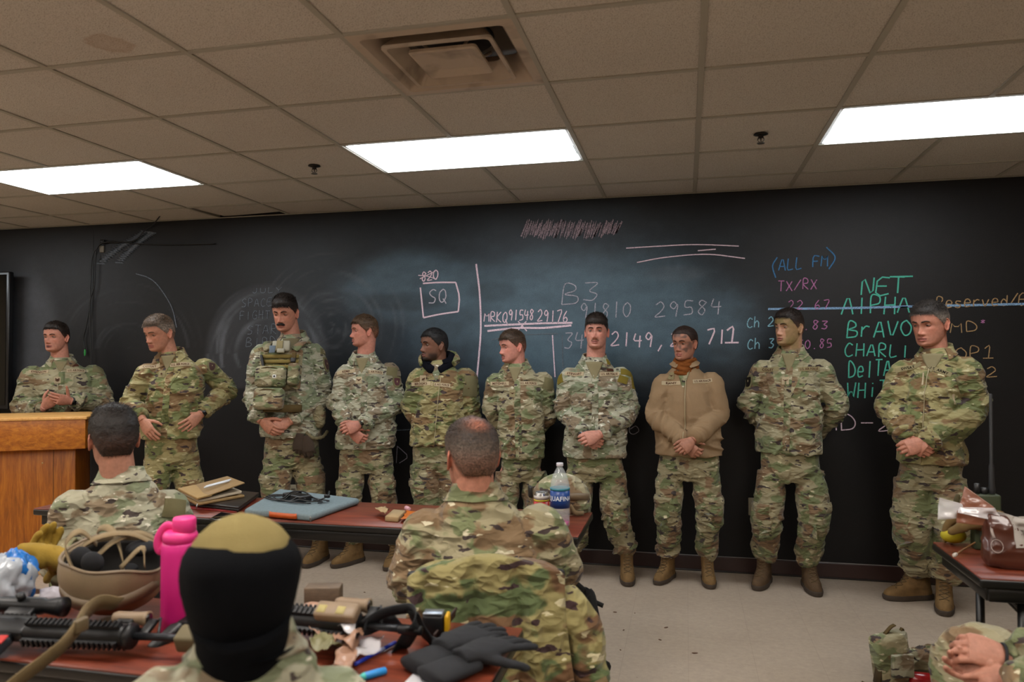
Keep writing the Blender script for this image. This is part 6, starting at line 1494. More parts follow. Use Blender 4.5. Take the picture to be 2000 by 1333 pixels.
# hood of the parka
nc, L5, D5 = P5['nc'], P5['L'], P5['D']
def ringpath(nc, L, D, r0, a0, a1, zf, n=30, ry=None):
    ry = ry or r0; return np.array([nc+D*(ry*math.cos(t)-.012)+L*r0*math.sin(t)+A(0, 0, zf(t)) for t in np.radians(np.linspace(a0, a1, n))])
zf = lambda t: -.075*max(0, math.cos(t))**1.5+.03*(1-math.cos(t))/2+.01
pth = ringpath(nc, L5, D5, .098, 14, 346, zf, 36)
V, F = tube(pth, [(.030+.010*math.sin(math.pi*k/35), .018+.010*math.sin(math.pi*k/35)) for k in range(36)], 14, rnd=.5); mkobj('fleece_lining', V+(fbm(V*25, 4, 2)-.5)[:, None]*.01, F, plain('black_fleece', '#0d0e14'), P5['root'])
pth2 = ringpath(nc, L5, D5, .126, 60, 300, lambda t: zf(t)-.012, 30)
V, F = tube(pth2, [(.022+.030*math.sin(math.pi*k/29), .012+.012*math.sin(math.pi*k/29)) for k in range(30)], 14, rnd=.5); mkobj('hood', V+(fbm(V*22, 9, 2)-.5)[:, None]*.014, F, CAMOW, P5['jk'])
# rust scarf
nc, L8, D8 = P8['nc'], P8['L'], P8['D']; m = MB()
for k, (r_, z_, th_) in enumerate(((.062, .034, .014), (.066, .018, .015), (.071, .000, .016), (.074, -.018, .016), (.072, -.036, .013))):
    pp = np.array([nc+D8*(r_*1.02*math.cos(t)-.002+.006*math.sin(3*t+k))+L8*r_*math.sin(t)+A(0, 0, z_-.016*math.cos(t)*(1+.3*k)+.006*math.sin(2*t+k*1.7)) for t in np.linspace(0, 2*np.pi, 40)])
    m.add(*tube(pp, [(th_*.95+.002*math.sin(j*.9+k), th_*.75) for j in range(40)], 10))
V, F, N = remesh(m.arr(), m.F, .004, 2); V = V+N*((ridge(vnoise(V*A(14, 14, 55), 8))-.4)*.006)[:, None]; mkobj('scarf', V, F, plain('rust_knit', '#74431f', .95, var=.2, vs=50, bump=.6, bs=400, spec=.1), P8['root'])

# ------------------------------------------------------------------ things on the tables
TZ = .7405
pt = lambda px, py, z=TZ: atZ(px, py, z)
def quadbox(a, b, c, d, z0, h, r=.008, seg=3, lift=(0, 0, 0, 0), nz=0):
    a, b, c, d = [A(*q) for q in (a, b, c, d)]; w = np.linalg.norm((b-a)[:2]); l = np.linalg.norm((d-a)[:2]); V, F = rbox((0, 0, h/2), (w, l, h), r, seg)
    u = (V[:, 0]/w+.5)[:, None]; v = (V[:, 1]/l+.5)[:, None]; P_ = a*(1-u)*(1-v)+b*u*(1-v)+c*u*v+d*(1-u)*v
    lf = lift[0]*(1-u)*(1-v)+lift[1]*u*(1-v)+lift[2]*u*v+lift[3]*(1-u)*v
    P_[:, 2] = z0+V[:, 2]+lf[:, 0]; return P_, F
def thing(name, label, cat, loc, group=None): return empty(name, A(*loc), label, cat, group)
def crumple(c, size, seed, amp=.35, n=40, sheet=False):
    V, F = ball((0, 0, 0), 1, n, n//2); V = V*(1+amp*(fbm(V*2.2, seed, 4)-.5)[:, None]*2+.22*(ridge(vnoise(V*4, seed+4))-.4)[:, None]); V = V*A(*size)
    V[:, 2] -= V[:, 2].min(); V[:, 2] = np.maximum(V[:, 2]-size[2]*.15, 0); return V+A(*c), F
def sheet(quad, z, seed, amp=.012, n=22, t=.0012):
    a, b, c, d = quad; g = np.linspace(0, 1, n+1); U, W_ = np.meshgrid(g, g); U = U.ravel()[:, None]; W_ = W_.ravel()[:, None]
    P_ = A(*a)*(1-U)*(1-W_)+A(*b)*U*(1-W_)+A(*c)*U*W_+A(*d)*(1-U)*W_
    P_[:, 2] += z+amp*(ridge(vnoise(P_*22, seed), 1.2)+.5*vnoise(P_*60, seed+1)); P_[:, :2] += (fbm(P_*30, seed+5, 2)-.5)[:, None]*.012
    k = n+1; F = [(j*k+i, j*k+i+1, (j+1)*k+i+1, (j+1)*k+i) for j in range(n) for i in range(n)]; m = len(P_)
    Q_ = P_-A(0, 0, t); F2 = [(m+x, m+w_, m+z_, m+y) for x, y, z_, w_ in F]
    bd = [i for i in range(n)]+[n+j*k for j in range(n)]+[n*k+i for i in range(n, 0, -1)]+[j*k for j in range(n, 0, -1)]
    return np.vstack([P_, Q_]), F+F2+[(y, x, m+x, m+y) for x, y in zip(bd, bd[1:]+bd[:1])]
def clearmat(name, c='#ffffff', rough=.08, alpha=.35):
    if name in MATS: return MATS[name]
    m = NT(name); m.set(Roughness=rough, Alpha=alpha, Metallic=0); m.bsdf.inputs['Specular IOR Level'].default_value = .9; m.base(c4(c)); MATS[name] = m.m; return m.m
# laptop sleeve
GREY = plain('heather_grey_cloth', '#6f7d82', .9, var=.25, vs=90, bump=.5, bs=600, spec=.1); GREYD = plain('heather_dark', '#4b555b', .9, var=.25, vs=90, bump=.5, bs=600, spec=.1)
a, b, c, d = pt(476, 1008), pt(608, 1020), pt(703, 986), pt(545, 966)
t = thing('laptop_sleeve', 'grey cloth laptop sleeve with an orange handle on the long table', 'laptop sleeve', (a+c)/2)
MB().add(*quadbox(a, b, c, d, TZ, .030, .013, 4)).build('sleeve_body', GREY, t)
MB().add(*quadbox(a*.985+c*.015, b*.985+d*.015, c*.985+a*.015, d*.985+b*.015, TZ+.011, .006, .002, 2)).build('zip_edge', plain('zip_black', '#17191b', .6), t)
e1 = unit(b-a); nn_ = unit(np.cross(e1, A(0, 0, 1)))
h0, h1 = a+(b-a)*.40, a+(b-a)*.80
MB().add(*strap(smoothpath([h0+A(0, 0, .02)+nn_*.004, h0+e1*.02+nn_*.012+A(0, 0, .019), h1-e1*.02+nn_*.012+A(0, 0, .019), h1+A(0, 0, .02)+nn_*.004], 14), A(0, 0, 1), .022, .005)).build('handle', plain('orange_leather', '#b4501c', .5), t, label='orange leather handle')
MB().add(*rbox(b+A(0, 0, .012)+nn_*.006, (.008, .004, .022), .002)).build('zip_pull', plain('zinc', '#8d8d8d', .3, .9), t)
# charger with its coiled lead
zt = TZ+.030
p = atZ(580, 978, zt); t = thing('power_adapter', 'black power adapter with a coiled lead on the laptop sleeve', 'power adapter', p)
a_ = math.atan2((b-a)[1], (b-a)[0]); R = rotz(a_-.35); MB().add(*xf(rbox((0, 0, .016), (.15, .065, .030), .006, 3), R, p)).build('brick', BKP, t)
for k, (cx, rx, ry, ph) in enumerate(((-.09, .10, .055, 0), (-.03, .13, .075, .5), (.02, .15, .06, .2), (.06, .11, .07, 1.0))):
    P_ = np.array([[cx+rx*math.cos(s_)+.01*math.sin(3*s_), ry*math.sin(s_+ph)-.01, .0045+.034*math.exp(-((cx+rx*math.cos(s_))/.085)**4)*math.exp(-((ry*math.sin(s_+ph)-.01)/.042)**4)+.002*k] for s_ in np.linspace(0, 2*np.pi*.93, 70)])
    MB().add(*xf(tube(P_, .0034, 8, rnd=1), R, p)).build('lead', BKP, t)
MB().add(*xf(tube(smoothpath([(.12, .03, .008), (.16, .06, .03), (.13, .09, .045), (.10, .10, .02)], 16), .003, 8), R, p)).add(*xf(rbox((.155, .06, .03), (.03, .018, .016), .005), R, p)).build('plug', BKP, t)
# laptop, red folder, phone, padfolio
a, b, c, d = pt(352, 989), pt(466, 1003), pt(506, 973), pt(400, 962)
MB().add(*quadbox(pt(356, 994), pt(462, 1002), pt(500, 976), pt(398, 966), TZ, .006, .002)).build('folder', plain('red_card', '#7a1c1c', .5), None, label='red folder under the closed laptop on the long table', cat='folder')
t = thing('laptop', 'closed dark laptop lying under the tan padfolio', 'laptop', (a+c)/2+A(0, 0, .007)); MB().add(*quadbox(a, b, c, d, TZ+.007, .011, .003)).build('base', BKP, t); MB().add(*quadbox(a, b, c, d, TZ+.0195, .008, .003)).build('lid', plain('lid_brown_black', '#231d1a', .35), t)
t = thing('phone', 'black phone lying near the table edge left of the laptop sleeve', 'phone', pt(437, 1012)); q4 = [pt(409, 1017), pt(436, 1023), pt(466, 1010), pt(432, 1004)]
MB().add(*quadbox(*q4, TZ, .009, .003)).build('case', BKP, t); m_ = sum(q4)/4; MB().add(*quadbox(*[m_+(q-m_)*.9 for q in q4], TZ+.0088, .001, .0004, 1)).build('screen', plain('phone_glass', '#050507', .06), t)
z0 = TZ+.028; TANL = plain('tan_leather', '#866b42', .6, var=.12, bump=.3, bs=200)
t = thing('padfolio', 'open tan zipped padfolio with papers lying on the laptop', 'notebook', pt(410, 975, z0))
a, b, c, d = atZ(385, 989, z0), atZ(478, 972, z0), atZ(444, 960, z0), atZ(347, 969, z0)
MB().add(*quadbox(a, b, c, d, z0, .012, .004)).build('back_cover', TANL, t)
m_ = (a+b+c+d)/4+unit(b-a)*.015; MB().add(*quadbox(*[m_+(q-m_)*.9 for q in (a, b, c, d)], z0+.012, .012, .002, lift=(0, .008, .012, 0))).build('pages', plain('paper', '#b5a893', .8, var=.08), t)
MB().add(*quadbox(*[m_+(q-m_)*1.0 for q in (a, b, c, d)], z0+.026, .006, .002, lift=(0, .040, .045, .0))).build('front_cover', TANL, t)
MB().add(*quadbox(a-unit(b-a)*.0, a+(b-a)*.3, d+(c-d)*.35, d, z0+.028, .010, .003, lift=(0, .004, .010, .0))).build('inner_pocket', plain('tan_leather_inner', '#9a7d4c', .7), t)
MB().add(*tube([a+A(0, 0, .01), a+A(0, -.005, -.012)], .003, 8)).build('zip_pull', plain('zinc', '#8d8d8d'), t)
for k in range(2):
    p = a*.45+d*.28+b*.27+A(.0, .012*k, .062+.004*k); MB().add(*tube([p, p+unit(b-a)*.12+A(0, .015, .012)], .0045, 8, rnd=1)).build('pen', plain('white_plastic', '#c7ccd3', .3), None, label=('white pen lying on the open padfolio, the nearer one', 'white pen lying on the open padfolio, the farther one')[k], cat='pen', group='pens on the padfolio')
# small litter at the middle of the long table
KR = plain('kraft_card', '#97805c', .9, var=.1)
t = thing('ration_box', 'small opened kraft cardboard box on the long table beside the orange wrapper', 'box', pt(770, 1012)); MB().add(*quadbox(pt(752, 1019), pt(778, 1021), pt(792, 1007), pt(768, 1005), TZ, .022, .002, 1)).build('carton', KR, t)
MB().add(*sheet((pt(733, 1008), pt(752, 1018), pt(762, 1008), pt(744, 1002)), .012, 5, .02, 8, .002)).build('flap', KR, t)
p = pt(796, 999); MB().add(*tube([p+A(-.012, .016, .011), p+A(.012, -.014, .011)], .0105, 14, rnd=.3)).build('chalk_stick', plain('pink_chalk', '#b88a93', .9), None, label='fat pink chalk stick on the long table behind the kraft box', cat='chalk')
MB().add(*sheet((pt(782, 1022), pt(808, 1026), pt(818, 1008), pt(796, 1004)), .006, 9, .012, 14)).build('snack_wrapper', plain('orange_foil', '#b8611b', .35, var=.3, vs=60), None, label='crumpled orange snack wrapper beside the middle seated man', cat='wrapper')
# bottles and can
def bottle(name, label, base, h, r, label_z, label_c, cap_c, txt=None, liquid=None, glass='#dfe6ea'):
    t = thing(name, label, 'bottle', base)
    pr = [(.3*r, .0), (r*.92, .0), (r, .006), (r, h*.30), (r*.94, h*.33), (r, h*.36), (r*1.0, h*.62), (r*.96, h*.68), (r*.75, h*.80), (r*.42, h*.90), (r*.30, h*.93), (r*.30, h*.955)]
    MB().add(*lathe(pr, 28, base)).build('bottle_body', clearmat('clear_pet', glass, .05, .28), t)
    MB().add(*lathe([(r*.33, h*.95), (r*.36, h*.952), (r*.36, h*.997), (r*.30, h)], 20, base)).build('cap', plain('cap'+cap_c[1:], cap_c, .4), t)
    z0_, z1_ = label_z; lb = MB().add(*lathe([(r*1.0, h*z0_), (r*1.018, h*z0_), (r*1.018, h*z1_), (r*1.0, h*z1_)], 32, base)).build('paper_label', plain('label'+label_c[1:], label_c, .35), t)
    if liquid: MB().add(*lathe([(.3*r, .003), (r*.85, .003), (r*.92, .01), (r*.92, .022), (.1*r, .022)], 24, base)).build('liquid', plain('liquid'+liquid[1:], liquid, .1), t)
    if txt:
        V, F = text_mesh(txt, r*.66, bold=.0004); wv = base-A(0, 0, base[2]); a0 = math.atan2(-base[0], base[1])
        al = V[:, 0]/(r*1.03)+txt_off; zz = h*(z0_+z1_)/2+V[:, 1]; out = np.stack([base[0]+r*1.03*np.sin(al+a0), base[1]-r*1.03*np.cos(al+a0), base[2]+zz], 1); mkobj('lettering', out, F, plain('white_print', '#d5dbe2', .5), lb, False)
    return t, lb
txt_off = -.25
bp_ = pt(1094, 1028); bp_[2] = TZ; t_, lb_ = bottle('water_bottle', 'clear water bottle with a blue label on the right end of the long table', bp_, .262, .040, (.30, .60), '#123f86', '#c9c6cf', 'AQUAFINA', '#b3187c')
MB().add(*lathe([(.0405, .150), (.0412, .150), (.0412, .160), (.0405, .160)], 32, bp_)).build('label_band', plain('label_teal', '#1d6d7f', .35), lb_)
txt_off = -.9
pcoke = A(-2.735, 3.12, TZ); bottle('soda_bottle', 'clear soda bottle with a black and red label in front of the short-haired seated man', pcoke, .235, .036, (.36, .60), '#141214', '#b0161a', None)
MB().add(*lathe([(.0362, .14), (.0372, .14), (.0372, .150), (.0362, .150)], 32, pcoke)).build('label_band', plain('label_red', '#9c1a1c', .35), bpy.data.objects['soda_bottle'])
V, F = text_mesh('cola', .022); a0 = .55; al = V[:, 0]/.037+a0; out = np.stack([pcoke[0]+.0378*np.sin(al+.3), pcoke[1]-.0378*np.cos(al+.3), TZ+.112+V[:, 1]], 1)
pc = pt(1058, 1016); pc[2] = TZ; t = thing('drink_can', 'red and yellow drink can beside the water bottle', 'can', pc)
MB().add(*lathe([(.02, .0), (.026, .001), (.033, .010), (.033, .107), (.027, .118), (.027, .121), (.024, .119), (.001, .117)], 28, pc)).build('can_body', plain('aluminium', '#b8b8b8', .25, .9), t)
cb = MB().add(*lathe([(.033, .012), (.0335, .012), (.0335, .082), (.033, .082)], 28, pc)).build('can_print', plain('can_red', '#b3201f', .35), t); MB().add(*lathe([(.033, .083), (.0336, .083), (.0336, .090), (.033, .090)], 28, pc)).build('can_band', plain('can_yellow', '#c9b21f', .35), t)
MB().add(*lathe([(.033, .091), (.0335, .091), (.0335, .107), (.033, .107)], 28, pc)).build('can_band', plain('can_pale', '#b9b3ad', .35), t)
# helmets
HT = plain('helmet_tan', '#86745a', .6, var=.1, bump=.2, bs=200); HTD = plain('helmet_rail', '#6d5d48', .5, var=.1)
def shellring(c, R, rx, ry, rz, lo, t_=.008, n=48, m=18, cutf=None):
    """open shell of a helmet: dome up in local space; lo = rim angle function"""
    rings = []; ph = np.linspace(0, 2*np.pi, n, endpoint=False); rim = lo+np.array([cutf(p_) if cutf else 0 for p_ in ph])
    for sgn in (1, -1):
        ks = range(m) if sgn > 0 else range(m-1, -1, -1)
        for k in ks:
            el = np.pi/2-(np.pi/2-rim)*((k+.15)/(m-1+.15)); g = 0 if sgn > 0 else -t_
            rings.append(np.stack([(rx+g)*np.cos(el)*np.cos(ph), (ry+g)*np.cos(el)*np.sin(ph), (rz+g)*np.sin(el)], 1))
    V, F = loft(rings, True); return V@np.asarray(R).T+A(*c), F
ear = lambda p_: -.28*math.exp(-((abs(math.sin(p_))-1)/.35)**2)-.30*math.exp(-((math.cos(p_)+1)/.5)**2)+.06
def helmet(c, R, label, mat, flip=False, seed=1):
    t = thing('helmet', label, 'helmet', A(c[0], c[1], TZ))
    rx, ry, rz = .138, .118, .125; tr = lambda VF: xf(VF, R, c)
    MB().add(*shellring(c, R, rx, ry, rz, -.15, .009, cutf=ear)).build('shell', mat, t)
    P_ = [];
    for sg in (1, -1):
        rail = smoothpath([(.10*math.cos(a_)*1.3, sg*(ry+.003)*math.sin(a_)*1.0, .010+.03*math.sin(a_)) for a_ in np.linspace(.35, 2.7, 9)], 18)
        MB().add(*tr(strap(rail, A(0, 0, 1), .030, .010))).build('rail', HTD, t)
    MB().add(*shellring(c, R, rx-.013, ry-.013, rz-.013, -.02, .003, cutf=ear)).build('liner', plain('liner_dark', '#1d1a18', .9), t)
    # rim bead and nose mount
    ph = np.linspace(0, 2*np.pi, 60); rim = np.array([[(rx)*math.cos(-.15+ear(p_))*math.cos(p_), ry*math.cos(-.15+ear(p_))*math.sin(p_), rz*math.sin(-.15+ear(p_))] for p_ in ph])
    MB().add(*tr(tube(rim, .0045, 8))).build('rim_edging', HTD, t)
    MB().add(*tr(rbox((rx+.004, 0, .045), (.016, .045, .05), .004))).build('mount_plate', plain('mount_black', '#1a1815', .5), t)
    for (x, y, z, s_) in ((.02, 0, .105, .03), (.09, 0, .06, .026), (-.09, 0, .05, .028), (0, .085, .05, .026), (0, -.085, .05, .026)):
        MB().add(*tr(ball((x, y, z), (s_, s_*.9, s_*.45), 14, 8))).build('pad', plain('pad_black', '#15161a', .95), t)
    return t, tr
c1 = pt(224, 1207)+A(0, 0, .135); Rh = rotz(math.radians(20))@rotx(math.radians(180+14))
t, tr = helmet(c1, Rh, 'tan helmet lying crown-down on the near table beside the pink bottle', HT)
ST = plain('strap_tan', '#7b6a4e', .9, var=.2, bump=.5, bs=400)
for P_ in ([(-.09, -.10, -.02), (-.07, -.09, -.07), (-.02, -.05, -.085), (.02, .0, -.04), (.03, .02, .04)], [(.08, -.09, -.03), (.05, -.05, -.075), (.0, .0, -.075), (-.05, .04, -.03)], [(-.10, .05, -.03), (-.05, .02, -.09), (.03, -.02, -.09), (.10, -.05, -.035)], [(.10, .06, -.03), (.08, .02, -.065), (.03, .04, -.02)], [(-.06, .09, -.03), (-.09, .06, -.10), (-.07, .02, -.12), (-.04, .0, -.07)]):
    MB().add(*tr(strap(smoothpath(P_, 16), A(.3, .8, .2), .020, .003))).build('chin_strap', ST, t)
for P_, s_ in (((-.06, .05, -.055), (.03, .022, .035)), ((.06, -.03, -.04), (.04, .03, .02)), ((-.02, .08, -.06), (.028, .02, .03))): MB().add(*tr(ball(P_, s_, 14, 10))).build('ear_pad', plain('pad_black', '#15161a'), t)
c2 = pt(1098, 1006)+A(-.02, .09, .045); 
t, tr = helmet(c2, rotz(math.radians(200)), 'tan camouflage helmet standing behind the water bottle', CAMO)
MB().add(*tr(strap(smoothpath([(-.02, .112, .0), (-.04, .13, -.03), (-.08, .12, -.035)], 10), A(0, 0, 1), .02, .003))).build('chin_strap', ST, t)
# pink bottle
pb = pt(351, 1236); pb[2] = TZ; PK = plain('pink_paint', '#c81a7a', .45, var=.03, bump=.15, bs=900); PK2 = plain('pink_lid', '#d8317f', .45, var=.03)
t = thing('insulated_bottle', 'bright pink insulated bottle with a carry loop on the near table', 'bottle', pb)
MB().add(*lathe([(.03, 0), (.042, .0), (.0455, .006), (.0455, .205), (.0435, .226), (.040, .234)], 36, pb)).build('bottle_body', PK, t)
MB().add(*lathe([(.040, .234), (.0425, .236), (.0425, .250), (.038, .258), (.030, .262)], 36, pb)).build('lid', PK2, t); MB().add(*lathe([(.0265, .258), (.0285, .260), (.0285, .290), (.026, .295), (.004, .296)], 30, pb+A(.012, 0, 0))).build('spout_cap', PK2, t)
lp = smoothpath([pb+A(-.01, 0, .262), pb+A(-.035, -.004, .272), pb+A(-.058, -.006, .245), pb+A(-.062, -.006, .215), pb+A(-.052, -.004, .205), pb+A(-.044, 0, .225)], 24); MB().add(*tube(lp, [(.011, .006)]*24, 12, rnd=.6)).build('carry_loop', PK2, t)
# gloves, bag, tape, tissue at the left of the near table
def glove(label, W, d, n, right, mat, cuffmat, s=1.15, curl=(15, 20, 15), cuffw=.05, spread=.06, grp=None, twotone=None, squash=.75):
    t = thing('glove', label, 'glove', A(W[0], W[1], TZ), grp); V, F = hand_mesh(W, d, n, right, curl, s, spread=spread, tcurl=10); V, F, N = remesh(V, F, .0045, 2)
    V = V+N*.002+(fbm(V*30, 4, 3)-.5)[:, None]*.007; V[:, 2] = TZ+np.maximum(.001, (V[:, 2]-V[:, 2].min())*squash)
    zc = V[:, 2].mean(); MB().add(V, F).build('glove_shell', mat, t)
    d_ = unit(d); V, F = tube([W-d_*.10, W-d_*.06, W+d_*.01], [(.018, cuffw), (.020, cuffw*.95), (.020, cuffw*.85)], 20, up=n, rnd=.4); V[:, 2] = TZ+np.maximum(0.001, (V[:, 2]-V[:, 2].min())); V = V+(fbm(V*25, 6, 3)-.5)[:, None]*.006; V[:, 2] = np.maximum(V[:, 2], TZ+.001); MB().add(V, F).build('cuff', cuffmat, t)
    if twotone:
        for k, (al_, w_) in enumerate(((.05, .07), (.10, .03), (.125, .02))): c_ = W+d_*al_+A(0, 0, zc+.012-W[2]); MB().add(*strap(smoothpath([c_-np.cross(d_, A(0, 0, 1))*.045-A(0, 0, .018), c_+A(0, 0, .006), c_+np.cross(d_, A(0, 0, 1))*.045-A(0, 0, .018)], 9), d_, .02, .006)).build('knuckle_panel', twotone, t)
    return t
MU = plain('mustard_suede', '#8a6f20', .9, var=.2, bump=.4, bs=300); OL = plain('olive_knit', '#4d452c', .95, var=.2, bump=.6, bs=300); BG = plain('black_glove', '#0d0f15', .85, var=.2, bump=.5, bs=300)
glove('mustard and olive work glove left of the upturned helmet', pt(122, 1160)+A(0, 0, .03), A(-1, -.1, .15), A(0, -.3, -1), False, MU, OL, 1.25, (35, 50, 30), twotone=OL, squash=1.5)
glove('second mustard work glove crumpled behind the first at the left', pt(95, 1140)+A(0, .05, .03), A(-1, .3, .1), A(0, .3, 1), True, MU, OL, 1.2, (45, 60, 30), squash=1.4)
t = MB().add(*crumple(pt(18, 1200)+A(-.03, .0, 0), (.085, .06, .075), 4)).build('plastic_bag', plain('white_film', '#9aa0a8', .3, var=.2, vs=20, coat=.3), None, label='crumpled white and blue plastic bag at the left edge of the near table', cat='bag')
V, F = crumple(pt(30, 1192)+A(.0, -.005, .025), (.055, .05, .07), 14); MB().add(V, F).build('printed_panel', plain('blue_film', '#1765b0', .3, var=.4, vs=30, coat=.3), t)
p = pt(66, 1180); MB().add(*lathe([(.013, .0), (.022, 0), (.023, .002), (.023, .018), (.022, .02), (.013, .02), (.012, .018), (.012, .002)], 28, p)).build('tape_roll', plain('white_tape', '#b3aca2', .6), None, label='small roll of white tape beside the plastic bag', cat='tape')
MB().add(*crumple(pt(106, 1188), (.045, .03, .028), 24)).build('tissue', plain('tissue_white', '#aaa6ae', .9), None, label='crumpled white tissue between the tape roll and the helmet', cat='tissue')
# rifles
GUN = plain('gun_black', '#111215', .42, .25, var=.2, vs=40); GUNB = plain('gun_barrel', '#2a2c30', .4, .6); SLB = plain('sling_black', '#15181c', .8, bump=.5, bs=500)
def rifle(o, ang, label, red=True, light=True, stock=True, roll=0, scope=True, tip='tan', magz=True):
    """o = muzzle-side end of the handguard on the bore line; +x runs towards the muzzle"""
    R = rotz(ang)@rotx(roll); tr = lambda VF: xf(VF, R, o); t = thing('rifle', label, 'rifle', A(o[0], o[1], TZ))
    MB().add(*tr(tube([(0, 0, 0), (.10, 0, 0), (.13, 0, 0)], .0088, 14))).build('barrel', GUNB, t)
    if tip == 'tan': MB().add(*tr(rbox((.155, 0, .0), (.055, .045, .05), .008, 3))).build('muzzle_cover', plain('cover_tan', '#5e553d', .8), t); MB().add(*tr(tube([(.18, 0, 0), (.20, 0, 0)], .012, 14, rnd=.4))).build('muzzle_tip', GUN, t)
    else: MB().add(*tr(tube([(.12, 0, 0), (.175, 0, 0)], .0115, 14, rnd=.3))).build('flash_hider', GUN, t)
    hg = MB().add(*tr(tube([(-.255, 0, 0), (-.25, 0, 0), (-.01, 0, 0), (0, 0, 0)], [.022, .027, .027, .022], 16))).build('handguard', GUN, t)
    for a_, nm in ((0, 'top_rail'), (90, 'side_rail'), (-90, 'side_rail'), (180, 'bottom_rail')):
        m = MB().add(*rbox((-.13, 0, .029), (.24, .016, .008), .001, 1))
        for k in range(19): m.add(*rbox((-.245+k*.0128, 0, .035), (.006, .021, .006), .001, 1))
        V, F = xf((m.arr(), m.F), rotx(math.radians(a_))); MB().add(*tr((V, F))).build(nm, GUN, hg, False)
    MB().add(*tr(tube([(.0, 0, 0), (.012, 0, 0), (.018, 0, 0)], [.03, .03, .022], 16))).build('front_cap', GUN, t)
    fs = MB().add(*tr(rbox((.035, 0, .028), (.022, .012, .05), .003))).add(*tr(tube([(.02, 0, .02), (.05, 0, .058), (.075, 0, .0)], .004, 8))); fs.build('front_sight', GUN, t)
    up_ = MB().add(*tr(rbox((-.365, 0, .006), (.22, .034, .052), .008, 2))).build('upper_receiver', GUN, t)
    m = MB().add(*rbox((-.365, 0, .038), (.21, .018, .010), .001, 1))
    for k in range(16): m.add(*rbox((-.465+k*.013, 0, .045), (.006, .021, .006), .001, 1))
    MB().add(*tr((m.arr(), m.F))).build('top_rail', GUN, up_, False)
    MB().add(*tr(rbox((-.375, 0, -.035), (.19, .030, .045), .008, 2))).build('lower_receiver', GUN, t)
    V, F = rbox((0, 0, -.07), (.065, .024, .15), .006, 2); V[:, 0] += -.12*(V[:, 2])**2*4; MB().add(*tr((V+A(-.31, 0, -.03) if magz else V*A(1, 1, .4)+A(-.31, 0, -.03), F))).build('magazine', plain('magazine_grey', '#2c3138', .45), t)
    V, F = rbox((0, 0, -.045), (.035, .026, .10), .010, 3); MB().add(*tr((V@roty(.35).T+A(-.455, 0, -.045), F))).build('pistol_grip', GUN, t)
    if stock: MB().add(*tr(tube([(-.47, 0, .01), (-.66, 0, .01)], .0145, 14))).build('buffer_tube', GUN, t)
    V, F = prism([(-.70, -.11), (-.69, .035), (-.58, .030), (-.57, -.01), (-.62, -.03)], -.018, .018); V = V[:, [0, 2, 1]]
    if stock: MB().add(*tr((V, F))).build('stock', GUN, t)
    if scope:
        s1 = MB().add(*tr(tube([(-.40, 0, .085), (-.39, 0, .085), (-.28, 0, .085), (-.27, 0, .085), (-.23, 0, .085), (-.22, 0, .085)], [.017, .021, .021, .017, .024, .024], 20))).build('scope', GUN, t)
        MB().add(*tr(rbox((-.32, 0, .058), (.07, .022, .028), .004))).build('scope_mount', GUN, s1); MB().add(*tr(tube([(-.33, -.02, .085), (-.33, -.035, .085)], .010, 12))).build('turret', GUN, s1)
    if light:
        s1 = MB().add(*tr(tube([(-.07, -.0, .056), (-.06, 0, .056), (.0, 0, .056), (.012, 0, .056), (.02, 0, .056)], [.012, .0155, .0155, .018, .018], 18))).build('weapon_light', plain('light_tan', '#7c6851', .5), t)
        MB().add(*tr(tube([(.0202, 0, .056), (.0206, 0, .056)], .0145, 16))).build('lens', plain('lens_dark', '#241c1c', .1), s1); MB().add(*tr(rbox((-.03, 0, .040), (.04, .02, .014), .003))).build('light_mount', GUN, s1)
    if red: MB().add(*tr(rbox((-.285, -.019, -.045), (.022, .004, .026), .002))).build('red_tag', plain('red_tape', '#a31410', .5), t)
    return t, tr
mz = atZ(345, 1246, .79); rr = atZ(5, 1232, .79); ang = math.atan2(mz[1]-rr[1], mz[0]-rr[0])
t, tr = rifle(atZ(250, 1243, .79), ang, 'black rifle with a scope and tan sling lying on the near table at the left', roll=-1.15)
def sling(t, pts, mat, w=.042, wd=A(.3, -.6, .8), name='sling'): MB().add(*strap(smoothpath(pts, 40), np.array([unit(A(*wd))]*40), w, .003)).build(name, mat, t)
ST2 = plain('sling_tan', '#69583a', .9, var=.2, bump=.6, bs=500)
sling(t, [atZ(232, 1180, .86), atZ(196, 1178, .875), atZ(170, 1196, .87), atZ(150, 1228, .86), atZ(122, 1262, .84), atZ(88, 1290, .82), atZ(48, 1320, .80), atZ(10, 1350, .78), atZ(-50, 1385, .76)], ST2)
MB().add(*rbox(atZ(158, 1222, .866), (.012, .036, .030), .004)).build('sling_buckle', plain('buckle_tan', '#5d4f37', .5), t)
t, tr = rifle(atZ(690, 1220, .80), math.radians(-2), 'black rifle with a tan light behind the hooded head on the near table', red=False, tip='black', scope=False, roll=-1.0, stock=False, magz=False)
V, F = tr(rbox((-.035, -.034, .004), (.11, .028, .045), .008)); lg_ = MB().add(V, F).build('laser_module', plain('light_tan', '#7c6851'), t)
for dx in (-.02, -.07): MB().add(*tr(rbox((dx, -.0485, .0), (.022, .002, .022), .001, 1))).build('caution_label', plain('label_yellowish', '#9a8d55', .6), lg_)
sling(t, [atZ(712, 1222, .80), atZ(745, 1200, .83), atZ(775, 1192, .84), atZ(800, 1190, .845), atZ(812, 1200, .84), atZ(806, 1228, .81), atZ(785, 1262, .75), atZ(768, 1270, .748)], SLB, .034, A(.2, -.5, .8))
sling(t, [atZ(806, 1196, .84), atZ(822, 1228, .79), atZ(842, 1252, .755), atZ(872, 1272, .748)], SLB, .032, A(.6, -.5, .5))
sling(t, [atZ(712, 1226, .80), atZ(735, 1222, .79), atZ(760, 1214, .80), atZ(778, 1212, .81)], SLB, .04, A(.0, -.5, .8), 'sling_loop')
